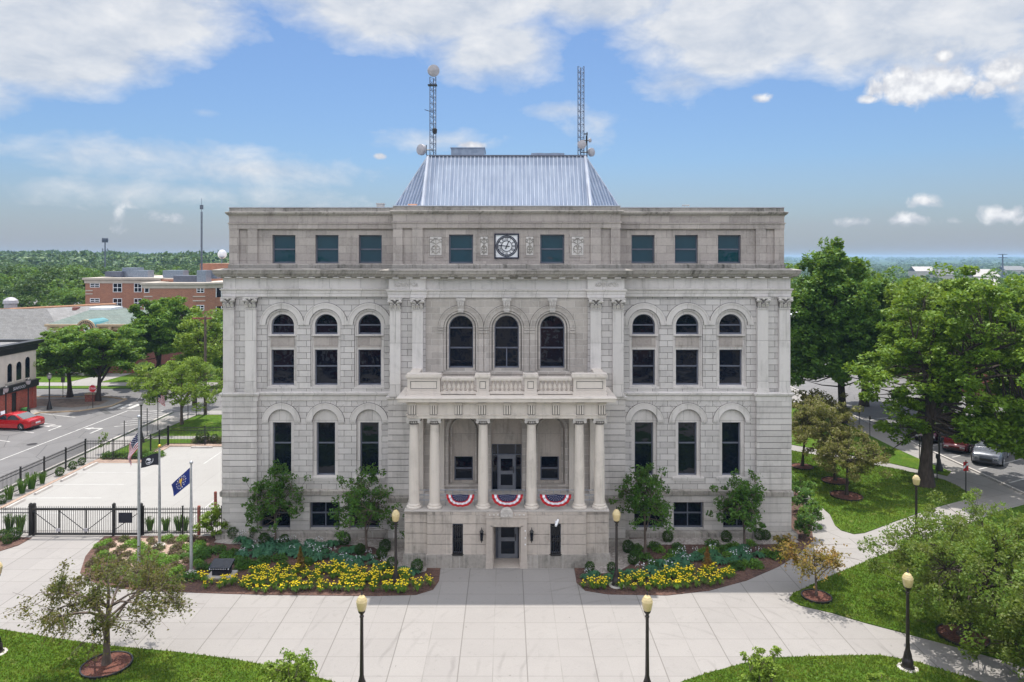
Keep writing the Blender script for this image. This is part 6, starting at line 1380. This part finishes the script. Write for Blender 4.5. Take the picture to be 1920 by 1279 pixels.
# olive crabapples by the right lawn
oc = 'olive-leaved crabapples on the right lawn'
for px, py, box, lab, sd, ml in ((1504, 877, (1478, 1560, 742, 838), 'olive crabapple nearest the courthouse corner, partly behind the wall', 31, .75), (1566, 904, (1498, 1612, 752, 880), 'middle olive crabapple of the three on the right lawn', 32, .85), (1587, 932, (1528, 1656, 812, 900), 'olive crabapple closest to the camera on the right lawn, with a low side limb', 33, .95)):
    f = at(px, py); tree(lab, f, crown_px(f, *box), 'lf_olive', 'bark', .11, 1.2, 9, 120, .30, 85, .075, sd, oc, .3, .7, mulch=ml, lump=.18)
f = at(1532, 800); tree('olive crabapple farther back between the lawn and the street', f, crown_px(f, 1484, 1590, 735, 800), 'lf_olive', 'bark', .12, 1.2, 8, 90, .45, 80, .11, 34, oc, .3, .7)
# tall trees right
f = at(1735, 912); ex = [(.7+4.9*q_, -2.8+.9*math.sin(k_*2.1), 4.9-2.6*(.25+.75*q_)*((k_*37) % 10)/10) for k_, q_ in enumerate([((k_*61) % 100)/100 for k_ in range(64)])]; tree('broad maple with a thick bare trunk on the right lawn', f, (3.5, .3, 7.3, 6.0, 5.6, 5.8), 'lf_maple', 'bark', .46, 3.2, 14, 440, .62, 150, .14, 41, None, .5, .6, lump=.34, up=.8, lean=.12, extra=ex)
f = (31.0, 66.0); tree('tall dark cottonwood rising above the horizon right of the courthouse', f, (-.9, 0, 8.9, 4.6, 4.0, 7.3), 'lf_oak', 'bark', .4, 3.0, 12, 480, .72, 130, .18, 42, None, .45, .85, lump=.2, up=.5)
f = (36.6, 73.5); tree('dark green tree between the cottonwood and the broad maple', f, (1.0, 0, 7.0, 4.6, 4.0, 5.2), 'lf_oak', 'bark', .4, 2.5, 10, 190, .85, 170, .21, 43, None, .35, .7)
f = (37.4, 64.0); tree('yellow-green maple behind the broad maple, its top left of centre', f, (.0, 0, 8.4, 5.2, 4.6, 5.0), 'lf_lime', 'bark', .4, 3, 10, 230, .8, 170, .19, 44, None, .35, .6, lump=.28)
f = (46.2, 62.0); tree('maple with a dark straight trunk at the right edge', f, (.8, 0, 7.8, 5.4, 4.6, 5.2), 'lf_maple', 'bark', .5, 3, 10, 240, .8, 180, .19, 45, None, .35, .6)
f = (43.5, 56.0); tree('leafy maple across the right street at the photo edge', f, (-1.6, 0, 6.2, 4.6, 3.6, 4.6), 'lf_maple', 'bark', .3, 2.4, 9, 200, .6, 140, .15, 46, None, .35, .7)
# left street trees
f = at(131, 745); tree('flat-topped locust left of the stop sign', f, crown_px(f, 62, 188, 616, 716, 0, 4.0), 'lf_locust', 'bark', .28, 2.0, 10, 130, .85, 150, .17, 51, None, .35, .4, up=1.2)
f = at(184, 752); tree('flat-topped locust behind the stop sign, right of its twin', f, crown_px(f, 120, 262, 613, 708, 0, 4.2), 'lf_locust', 'bark', .26, 2.0, 10, 140, .85, 150, .17, 52, None, .35, .4, up=1.2)
f = (-43.2, 88.5); tree('dense round green tree right of the green roofed building', f, (1.2, 0, 6.0, 4.9, 4.5, 3.9), 'lf_locust', 'bark', .35, 2, 10, 190, .9, 160, .20, 53, None, .35, .6)
f = at(341, 796); tree('lime-green tree with a pinkish trunk in the lawn beyond the car park', f, crown_px(f, 250, 428, 676, 768, 0, 3.6), 'lf_lime', 'bark2', .15, 1.4, 10, 150, .55, 100, .10, 54, None, .3, .6)
f = (-33.5, 84.5); tree('green tree against the courthouse left wall beyond the cross street', f, (.5, 0, 5.0, 3.8, 3.5, 3.4), 'lf_locust', 'bark', .3, 2, 9, 110, .8, 130, .19, 55, None, .35, .6)
f = (-32.2, 74.0); tree('bright leafy tree touching the courthouse left edge above the utility pole', f, (.8, 0, 6.0, 2.4, 2.4, 4.2), 'lf_lime', 'bark', .2, 2, 8, 70, .6, 100, .15, 56, None, .3, .7)
f = at(194, 850); tree('thin pale sapling by the left picket fence', f, (0, 0, 1.0, .35, .35, .75), 'lf_lime', 'bark2', .03, .3, 4, 14, .14, 26, .06, 57, None, .2, .9, parts=('trunk', 'crown'))

# ---- wooded background: nearest trees are single things, the rest is one mass
def blob_tree(seed, n_cl, per, leaf, r=1.0, hz=1.0):
    rs = np.random.default_rng(seed); P = []
    for k in range(n_cl):
        d = rs.normal(0, 1, 3); d[2] = abs(d[2])*1.0-.25; d /= np.linalg.norm(d); c = d*rs.uniform(.6, 1.0)*np.array([r, r, hz])
        g = rs.normal(0, 1, (per, 3)); g /= np.linalg.norm(g, axis=1, keepdims=True); g[:, 2] = np.abs(g[:, 2])*.8-.2; P.append(c+g*.22*rs.uniform(.6, 1.3))
    P = np.concatenate(P); return leafcloud(P, leaf, rs, .9)
protos = []
for k in range(4):
    V = blob_tree(70+k, 46, 60, .055)*np.array([5.2, 5.2, 6.0])+np.array([0, 0, 7.5]); t = thing('background_tree', 'x', 'tree', (0, 0, 0), 'separate trees of the wooded background')
    mesh_np('crown', V, np.arange(len(V)).reshape(-1, 4), M['lf_far' if k % 2 else 'lf_oak'], t); b = MB(); b.path([(0, 0, -1), (0, 0, 4), (.3, 0, 8)], [.4, .3, .12], 7); b.build('trunk', M['bark'], t); protos.append(t)
used = [0]*4
bg = []
r2 = np.random.default_rng(5)
for k in range(46): bg.append(('left', r2.uniform(-15, 165), r2.uniform(124, 215)))
for k in range(34): bg.append(('right', r2.uniform(1500, 1940), r2.uniform(112, 230)))
for k in range(10): bg.append(('left', r2.uniform(270, 420), r2.uniform(145, 215)))
words = ['rounded', 'tall', 'broad', 'bushy', 'dark', 'leafy', 'full', 'uneven']
bg.sort(key=lambda q: (q[0], q[2], q[1])); cnt = {'left': 0, 'right': 0}
for side, px, Y in bg:
    k = r2.integers(0, 4); x = GX(px, Y); sc = r2.uniform(.75, 1.1)*(.95 if side == 'right' else .88); z = float(terrain(np.array(x), np.array(Y)))
    put(protos[k], used[k], (x, Y, z), r2.uniform(0, 6), (sc, sc, sc*r2.uniform(.9, 1.1)), 'background tree of the wooded '+('rise behind the left hand buildings' if side == 'left' else 'valley beyond the right hand street')); used[k] = 1
def forest(name, label, n, y0, y1, uL, uR, protoV, scl, hz, seed, pw=1.0, mat='lf_far', rad=0):
    rs = np.random.default_rng(seed); out = []
    f = rs.uniform(0, 1, n)**pw; Y = y0+(y1-y0)*f; u = rs.uniform(uL, uR, n)
    X = u*Y; Z = terrain(X, Y)
    for k in range(n):
        a = rs.uniform(0, 2*PI); c_, s_ = math.cos(a), math.sin(a); s = scl*rs.uniform(.7, 1.25); P = protoV[rs.integers(0, len(protoV))]
        q = np.empty_like(P); q[:, 0] = (P[:, 0]*c_-P[:, 1]*s_)*s+X[k]; q[:, 1] = (P[:, 0]*s_+P[:, 1]*c_)*s+Y[k]; q[:, 2] = P[:, 2]*hz*rs.uniform(.75, 1.2)+Z[k]+hz*.55; out.append(q)
    V = np.concatenate(out); return tag(mesh_np(name, V, np.arange(len(V)).reshape(-1, 4), M[mat]), label, 'woodland', kind='stuff')
pm_ = [blob_tree(90+k, 26, 18, .10) for k in range(4)]; pf_ = [blob_tree(95+k, 14, 9, .17) for k in range(4)]
forest('woodland', 'wooded slope behind the orange brick building on the left', 420, 205, 420, -.74, -.37, pm_, 6.0, 6.5, 1, .8)
forest('woodland', 'belt of valley treetops beyond the right hand maples', 430, 220, 480, .38, .78, pm_, 6.5, 6.0, 2, .8)
forest('woodland', 'wooded ridge along the left horizon', 1500, 430, 1300, -.80, -.33, pf_, 10, 9.5, 3, .7)
forest('woodland', 'hazy middle distance woods of the right hand valley', 1500, 480, 1800, .33, .80, pf_, 12, 9.0, 4, .7)
forest('woodland', 'faint blue line of woods on the horizon', 1500, 1800, 6200, -.80, .80, pf_, 26, 11, 5, .6)
# row of street trees across the square (behind the camera)
for k, x in enumerate((-36, -26, -17, -8, 9, 19, 29, 38)):
    c = copy_tree(protos[1]); c.location = (x, -14, 0); c.scale = (1.05, 1.05, 1.08+.12*math.sin(k*2.3)); c['label'] = 'street tree across the square opposite the courthouse'; c['group'] = 'street trees across the square'

# ------------------------------------------------------------------ plants of the beds
def plant_mesh(fn, seed):
    rs = np.random.default_rng(seed); return fn(rs)
def strap(rs, n, L, w, spread, curl=.6, base=0):
    """arching strap leaves from one crown: 3 quads each"""
    V = []; 
    for k in range(n):
        a = rs.uniform(0, 2*PI); d = np.array([math.cos(a), math.sin(a), 0]); p = np.array([-d[1], d[0], 0])*w*rs.uniform(.7, 1.2); l = L*rs.uniform(.7, 1.2); s = spread*rs.uniform(.6, 1.2)
        o_ = d*base; pts = [o_*1.0, o_+d*s*.35+np.array([0, 0, l*.6]), o_+d*s*.75+np.array([0, 0, l*.85]), o_+d*s*1.15+np.array([0, 0, l*(1-curl*.6)])]
        ww = [1, 1, .8, .15]
        for i_ in range(3): V += [pts[i_]-p*ww[i_], pts[i_]+p*ww[i_], pts[i_+1]+p*ww[i_+1], pts[i_+1]-p*ww[i_+1]]
    return np.array(V)
def lily(seed):
    rs = np.random.default_rng(seed); t = thing('daylily', 'x', 'flower', (0, 0, 0)); V = strap(rs, 46, .46, .016, .34); mesh_np('leaves', V, np.arange(len(V)).reshape(-1, 4), M['lf_lily'], t)
    P = []; b = MB()
    for k in range(rs.integers(8, 20)):
        a = rs.uniform(0, 2*PI); r = rs.uniform(0, .28); z = rs.uniform(.42, .66); c = np.array([r*math.cos(a), r*math.sin(a), z]); b.tube((c[0]*.3, c[1]*.3, .05), tuple(c), .006, n=3, cap=False)
        for j in range(6): q = 2*PI*j/6; e = c+np.array([math.cos(q)*.054, math.sin(q)*.054, .02]); s_ = np.array([-math.sin(q), math.cos(q), 0])*.026; P += [c-np.array([0, 0, .03]), c+(e-c)*.6-s_+np.array([0, 0, .02]), e, c+(e-c)*.6+s_+np.array([0, 0, .02])]
    b.mi = 1; b.add([tuple(p) for p in P], [(4*i_, 4*i_+1, 4*i_+2, 4*i_+3) for i_ in range(len(P)//4)]); b.build('flower_stems', [M['lf_lily'], M['petal']], t); return t
lil = [lily(k) for k in range(4)]; lu = [0]*4
rs = np.random.default_rng(9); placed = []
def scatter(n, poly, mind, avoid=()):
    P = np.array(poly); x0, y0 = P.min(0); x1, y1 = P.max(0); out = []; k = 0
    while len(out) < n and k < 20000:
        k += 1; q = np.array([[rs.uniform(x0, x1), rs.uniform(y0, y1)]])
        if not inpoly(q, poly)[0]: continue
        q = q[0]
        if all(math.hypot(q[0]-o[0], q[1]-o[1]) > mind for o in out) and all(math.hypot(q[0]-o[0], q[1]-o[1]) > o[2] for o in placed) and all(math.hypot(q[0]-o[0], q[1]-o[1]) > o[2] for o in avoid): out.append((q[0], q[1]))
    for o in out: placed.append((o[0], o[1], mind))
    return out
lampc = [(G(742, 1100)[0], G(742, 1100)[1], .4), (G(1156, 1099)[0], G(1156, 1099)[1], .4), (G(416, 1080)[0], G(416, 1080)[1], .8), (f3[0], f3[1], .45), (f1[0], f1[1], .4), (f2[0], f2[1], .4)]
YL = gp((440, 1090), (480, 1076), (540, 1071), (610, 1069), (680, 1068), (760, 1080), (818, 1094), (806, 1105), (775, 1114), (700, 1115), (500, 1114), (400, 1111))
YR = gp((1086, 1096), (1110, 1094), (1150, 1092), (1220, 1086), (1270, 1075), (1350, 1073), (1382, 1082), (1355, 1099), (1290, 1109), (1200, 1114), (1130, 1112), (1094, 1105))
for j, (poly, n, gl) in enumerate(((YL, 112, 'left'), (YR, 60, 'right'), (gp((368, 1107), (372, 1090), (430, 1094), (436, 1107)), 6, 'left'))):
    for i_, p in enumerate(scatter(n, poly, .24 if j < 2 else .34, lampc)):
        k = int(rs.integers(0, 4)); o = put(lil[k], lu[k], (p[0], p[1], .02), rs.uniform(0, 6), rs.uniform(.52, .82), 'yellow flowering daylily clump in the front row of the bed '+gl+' of the porch'); o['group'] = 'daylilies in the '+gl+' bed'; lu[k] = 1
def simple(name, cat, V, mat, label, extra=None):
    t = thing(name, label, cat, (0, 0, 0)); mesh_np('leaves', V, np.arange(len(V)).reshape(-1, 4), M[mat], t)
    if extra: extra(t)
    return t
def hostaV(rs, n=60, L=.24, s=.36, w=.06): return strap(rs, n, L, w, s, .9)
def hflow(t):
    b = MB()
    for k in range(4): a = k*1.7; x, y = .1*math.cos(a), .1*math.sin(a); b.tube((x, y, .2), (x*1.6, y*1.6, .62), .006, n=3)
    P = []; r_ = np.random.default_rng(3)
    for k in range(22): a = (k % 4)*1.7; c = np.array([.16*math.cos(a), .16*math.sin(a), .45+.02*(k//3)])+r_.normal(0, .025, 3); P.append(c)
    V = leafcloud(np.array(P), .035, r_); b.mi = 1; b.add([tuple(p) for p in V], [(4*i_, 4*i_+1, 4*i_+2, 4*i_+3) for i_ in range(len(V)//4)]); b.build('flower_stems', [M['lf_hosta'], M['wpetal']], t)
hos = [simple('hosta', 'plant', hostaV(np.random.default_rng(40)), 'lf_hosta', 'x', hflow), simple('hosta', 'plant', hostaV(np.random.default_rng(41)), 'lf_hosta', 'x')]
def boxV(rs, n=900, r=.28):
    g = rs.normal(0, 1, (n, 3)); g /= np.linalg.norm(g, axis=1, keepdims=True); g *= rs.uniform(.8, 1.06, (n, 1))*r; g[:, 2] = g[:, 2]*1.05+r*.95; return leafcloud(g, .035, rs, .2)
box = simple('boxwood', 'shrub', boxV(np.random.default_rng(42)), 'lf_box', 'x')
def coneV(rs, n=1400, h=1.15, r=.30):
    z = rs.uniform(0, 1, n)**1.4; a = rs.uniform(0, 2*PI, n); rr = r*(1-z)**.9*rs.uniform(.3, 1.05, n)*(1+.25*np.sin(z*30)); return leafcloud(np.stack([rr*np.cos(a), rr*np.sin(a), z*h+.05], 1), .04, rs, .1)
con = simple('dwarf_conifer', 'shrub', coneV(np.random.default_rng(43)), 'lf_conifer', 'x')
def moundV(rs, n=380, r=.36, h=.28):
    g = rs.normal(0, 1, (n, 3)); g /= np.linalg.norm(g, axis=1, keepdims=True); g *= rs.uniform(.5, 1.1, (n, 1)); return leafcloud(np.stack([g[:, 0]*r, g[:, 1]*r, np.abs(g[:, 2])*h+.03], 1), .05, rs, .5)
mnd = [simple('low_perennial', 'plant', moundV(np.random.default_rng(44+k)), m_, 'x') for k, m_ in enumerate(('lf_young', 'lf_lily', 'lf_purple'))]
def grassV(rs): return strap(rs, 150, .85, .012, .20, .45, .14)
gra = simple('tall_grass_clump', 'plant', grassV(np.random.default_rng(48)), 'lf_young', 'x')
uh = {id(o): 0 for o in hos+[box, con, gra]+mnd}
def place(src, pts, label, group, s0=.8, s1=1.15):
    for p in pts:
        o = put(src, uh[id(src)], (p[0], p[1], .02), rs.uniform(0, 6), rs.uniform(s0, s1), label); o['group'] = group; uh[id(src)] = 1
lf = 'bed left of the porch'; rt_ = 'bed right of the porch'
for k, (pp, l) in enumerate((((563, 1073), 'rusty cone-shaped dwarf conifer behind the left daylilies'), ((1326, 1070), 'rusty cone-shaped dwarf conifer in the bed right of the porch'))):
    p = G(*pp); place(con, [p], l, 'rusty dwarf conifers', .95, 1.1); placed.append((p[0], p[1], .4))
bl = [(G(*q)) for q in ((646, 1022), (722, 1034), (716, 1048), (735, 1068), (782, 1072), (495, 1022), (533, 1022), (475, 1010), (437, 1010), (675, 1040))]
place(box, bl, 'round dark green boxwood in the '+lf, 'boxwoods in the left bed'); br = [G(*q) for q in ((1178, 1036), (1187, 1058), (1147, 1073), (1106, 1072), (1252, 1016), (1362, 1016), (1424, 1012), (1436, 1012))]
place(box, br, 'round dark green boxwood in the '+rt_, 'boxwoods in the right bed')
for o in bl+br: placed.append((o[0], o[1], .35))
hl = gp((440, 1012), (560, 1018), (660, 1028), (700, 1052), (790, 1078), (770, 1090), (700, 1082), (620, 1054), (520, 1046), (450, 1046)); hr = gp((1088, 1088), (1110, 1080), (1180, 1078), (1260, 1056), (1300, 1040), (1400, 1030), (1440, 1048), (1330, 1062), (1240, 1078), (1160, 1092), (1100, 1096))
for i_, (poly, n, l, g) in enumerate(((hl, 44, lf, 'hostas in the left bed'), (hr, 26, rt_, 'hostas in the right bed'))):
    q = scatter(n, poly, .40, lampc); place(hos[0], q[::2], 'blue-green hosta with white flower spikes in the '+l, g); place(hos[1], q[1::2], 'blue-green hosta without flowers in the '+l, g)
ml = gp((380, 1030), (440, 1036), (560, 1056), (700, 1056), (640, 1064), (560, 1062), (460, 1076), (440, 1092), (330, 1090), (330, 1050)); q = scatter(22, ml, .42, lampc); place(mnd[0], q, 'low green perennial mound in the '+lf, 'low perennials in the left bed')
mr = gp((1160, 1030), (1400, 1018), (1490, 1020), (1450, 1052), (1380, 1082), (1330, 1070), (1200, 1066)); q = scatter(24, mr, .5, lampc); place(mnd[0], q[::2], 'low green perennial mound in the '+rt_, 'low perennials in the right bed'); place(mnd[1], q[1::2], 'low lime-green perennial mound in the '+rt_, 'low perennials in the right bed')
mc = gp((196, 1014), (380, 1012), (370, 1060), (330, 1100), (250, 1102), (190, 1092), (165, 1060)); q = scatter(64, mc, .5, lampc); place(mnd[2], q[::2], 'low purple-leaved perennial under the flagpoles', 'perennials under the flagpoles', .6, 1.0); place(mnd[1], q[1::2], 'low lime-green perennial under the flagpoles', 'perennials under the flagpoles', .7, 1.05)
# shrubs along the right side wall, the fences and the far beds
for k, (px, py) in enumerate(((1500, 1010), (1512, 985), (1497, 960), (1492, 935))):
    f = G(px, py); tree(['nearest', 'second', 'third', 'farthest'][k]+' broadleaf shrub along the right side of the courthouse', (f[0]+.3, f[1]), (0, 0, .75, .75, .7, .75), 'lf_oak' if k % 2 else 'lf_young', 'bark2', .03, .15, 6, 34, .2, 40, .075, 60+k, 'shrubs along the right wall', .2, .9, name='shrub', cat='shrub', parts=('stem', 'foliage'))
f = G(1455, 1040); tree('orange-leaved shrub at the right end of the planting bed', f, (.3, 0, .5, .7, .5, .45), 'lf_gold', 'bark2', .03, .1, 6, 20, .18, 40, .065, 66, None, .2, .8, name='shrub', cat='shrub', parts=('stem', 'foliage'))
for px in (18, 38, 281, 311, 335, 347): p = (GX(px, 39.9), 39.9); place(gra, [p], 'tall upright grass clump just behind the front picket fence', 'grass clumps along the front fence')
for y in (41.0, 42.8, 45.0, 46.2, 47.1, 48.2): place(gra, [(-31.2, y)], 'tall upright grass clump by the left picket fence', 'grass clumps along the left fence', .9, 1.3)
for y in (43.6, 44.3, 50.0, 51.5, 52.6): place(box, [(-31.15, y)], 'small round shrub by the left picket fence', 'small shrubs along the left fence', .8, 1.1)
for k in range(16): place(mnd[k % 2], [(-30.2+k*.24, 54.4+.35*(k % 2))], 'yellow-green flower clump behind the far corner fence', 'flower clumps behind the corner fence', 1.0, 1.5)
for k, px in enumerate((372, 380, 390, 402, 412)): place([mnd[2], box][k % 2], [(GX(px, 58.9), 58.9)], ['low purple-leaved perennial by the far fence', 'dark round shrub by the far fence'][k % 2], 'plants by the far fence', 1.2, 1.9)
for k, (px, py) in enumerate(((5, 1012), (28, 1012), (14, 1020))): place(box, [G(px, py)], 'small round shrub in the corner bed left of the driveway', 'corner bed shrubs', .8, 1.2)
# hydrangea hedge before the club house
for k in range(7): tree('white-flowering hedge shrub before the green roofed building', (-60.5+k*3.6+(3 if k > 2 else 0), 92.2), (0, 0, .9, 1.6, .9, .9), 'lf_oak', 'bark2', .05, .2, 5, 26, .5, 40, .15, 80+k, 'hedge shrubs before the green roofed building', .3, .8, name='hedge_shrub', cat='shrub', parts=('stem', 'foliage'))

# ------------------------------------------------------------------ sky, sun, haze, camera
sc = bpy.context.scene
w = bpy.data.worlds.new('World'); sc.world = w; w.use_nodes = True; nt = w.node_tree; nt.nodes.clear(); t = NT(nt)
SUN_EL = R(69.5)
sky = t.n('ShaderNodeTexSky', sky_type='NISHITA'); sky.sun_disc = False; sky.sun_elevation = SUN_EL; sky.sun_rotation = R(-1.0); sky.altitude = 200; sky.air_density = 1.1; sky.dust_density = 1.6; sky.ozone_density = 1.6
g = t.n('ShaderNodeTexCoord').outputs['Generated']; gx, gy, gz = t.sep(g)
az = t.m('ARCTAN2', gx, gy); el = t.m('ARCSINE', gz); ae = t.comb(az, el)
def pae(px, py):
    u = (px-950)/F; a = math.atan(u); return a, math.atan((483-py)/F*math.cos(a))
n_big = t.noise(t.scale(ae, (1.0, 2.2, 1)), 3.2, 9, .60, .15); n_fine = t.noise(t.scale(ae, (1.0, 1.8, 1)), 13, 8, .62, .25); n_str = t.noise(t.scale(ae, (1, 7, 1)), 2.5, 7, .6, .4)
def blobs(lst):
    acc = None
    for (px, py, rx, ry, dens) in lst:
        a0, e0 = pae(px, py); d = t.vm('MULTIPLY', t.vm('SUBTRACT', ae, (a0, e0, 0)), (F/rx, F/ry, 0)); v = t.m('MULTIPLY', t.m('SUBTRACT', 1.0, t.vm('LENGTH', d)), dens)
        acc = v if acc is None else t.m('MAXIMUM', acc, v)
    return acc
cirrus = [(120, -10, 330, 150, 1.6), (60, 60, 260, 110, 1.7), (180, 90, 130, 60, .8), (800, 10, 330, 90, 1.5), (930, 80, 170, 100, 1.0), (700, 50, 160, 60, .9), (1130, 0, 230, 70, 1.2), (1500, 30, 420, 120, 1.6), (1380, 110, 190, 70, 1.2), (1290, 150, 130, 60, .7), (1650, 90, 320, 75, .9), (1850, 20, 260, 120, .9), (1120, 235, 70, 50, .45), (1070, 205, 90, 22, .5), (200, 285, 430, 45, .42), (480, 320, 400, 38, .40), (820, 265, 150, 34, .5), (300, 360, 380, 30, .32), (-300, 60, 300, 160, 1.2), (2250, 60, 320, 160, 1.2), (380, 210, 70, 22, .35)]
c1 = blobs(cirrus); cov = t.m('ADD', c1, t.m('MULTIPLY', t.m('SUBTRACT', n_big, .5), 1.5)); cov = t.m('ADD', cov, t.m('MULTIPLY', t.m('SUBTRACT', n_fine, .5), .8)); m1 = t.m('POWER', t.ramp(cov, .12, .66), .9)
cum = [(1715, 165, 62, 34, 1.5), (1670, 160, 40, 34, 1.3), (1760, 150, 50, 34, 1.4), (1690, 140, 30, 24, 1.2), (1800, 155, 34, 20, 1.1), (1768, 108, 17, 15, 1.3), (1880, 140, 40, 32, 1.2), (1848, 165, 28, 20, 1.1), (1900, 165, 20, 14, .9), (1628, 187, 28, 9, .8), (1735, 376, 32, 16, 1.0), (1880, 402, 50, 18, .9), (1695, 412, 45, 14, .7), (1600, 415, 40, 9, .5), (1790, 415, 40, 10, .5), (885, 273, 34, 9, 1.0), (712, 293, 14, 7, .9), (1428, 183, 22, 10, .8), (310, 408, 40, 12, .4), (225, 395, 22, 30, .3), (2300, 300, 120, 60, 1.2), (-200, 330, 100, 40, 1.0)]
c2 = blobs(cum); cv2 = t.m('ADD', c2, t.m('MULTIPLY', t.m('SUBTRACT', t.noise(ae, 38, 8, .6, .4), .5), 1.9)); m2 = t.ramp(cv2, .10, .62)
# unseen cloud cover for the rest of the dome, brightened to fill the facade
high = t.m('MULTIPLY', t.ramp(t.m('ADD', t.noise(g, 2.2, 8, .6, .8), t.m('MULTIPLY', t.ramp(el, .42, .6), .08)), .52, .72), t.ramp(el, .38, .5))
back = t.m('MULTIPLY', t.ramp(t.noise(t.scale(g, (1, 1, 2.5)), 3, 8, .6, .6), .36, .55), t.m('MULTIPLY', t.ramp(gy, .25, -.1), t.ramp(el, .16, .30)))
hb = t.m('MULTIPLY', t.m('MAXIMUM', high, back, clamp=True), .95, clamp=True)
veil = t.m('MULTIPLY', t.ramp(el, .13, -.01), t.m('MULTIPLY_ADD', t.ramp(n_str, .3, .7), .35, .5), clamp=True)
base = t.vm('MULTIPLY', sky.outputs[0], SKYTINT)
veilc = VEILC; circ = t.mix(t.ramp(n_fine, .35, .7), CIR_A, CIR_B); cumc = t.mix(t.ramp(t.m('ADD', t.noise(ae, 60, 4), t.m('MULTIPLY', cv2, .25)), .55, .85), CUM_A, CUM_B)
col = t.mix(veil, base, veilc); col = t.mix(hb, col, t.mix(n_fine, FILL_CLOUD_A, FILL_CLOUD_B)); col = t.mix(t.m('MULTIPLY', m1, .9), col, circ); col = t.mix(t.m('MULTIPLY', m2, .95), col, cumc)
bgn = t.n('ShaderNodeBackground'); t.L.new(col, bgn.inputs['Color']); bgn.inputs['Strength'].default_value = .1
ow = t.n('ShaderNodeOutputWorld'); t.L.new(bgn.outputs[0], ow.inputs['Surface'])
sl = bpy.data.lights.new('sun', 'SUN'); sl.energy = SUN_E; sl.angle = R(.5); sl.color = (1, .955, .88); so = bpy.data.objects.new('sun', sl); C.objects.link(so)
so.rotation_euler = (-(PI/2-SUN_EL), 0, R(1.0)); so.location = (0, 60, 60)
if HAZE:
    b = MB(); b.box(-7900, 7900, -120, 7000, -60, 34); m = bpy.data.materials.new('haze_air'); m.use_nodes = True; m.node_tree.nodes.clear(); q = NT(m.node_tree)
    pv = q.n('ShaderNodeVolumePrincipled'); pv.inputs['Color'].default_value = (.46, .68, 1, 1); pv.inputs['Density'].default_value = HAZE; pv.inputs['Anisotropy'].default_value = .0
    oo = q.n('ShaderNodeOutputMaterial'); q.L.new(pv.outputs[0], oo.inputs['Volume']); tag(b.build('haze', m), kind='stuff')
cd = bpy.data.cameras.new('camera'); cd.sensor_width = 36; cd.lens = F/1920*36; cd.shift_x = 10/1920; cd.shift_y = -156.5/1920; cd.clip_start = .3; cd.clip_end = 20000
co = bpy.data.objects.new('camera', cd); C.objects.link(co); co.location = (0, 0, H); co.rotation_euler = (PI/2, 0, 0); sc.camera = co
sc.render.engine = 'CYCLES'; sc.render.resolution_x = 1024; sc.render.resolution_y = 682
sc.view_settings.view_transform = 'Standard'; sc.view_settings.look = 'None'; sc.view_settings.exposure = EXPO; sc.view_settings.gamma = 1; sc.view_settings.use_curve_mapping = False
sc.cycles.max_bounces = 8; sc.cycles.diffuse_bounces = 4; sc.cycles.volume_bounces = 1; sc.cycles.transparent_max_bounces = 8
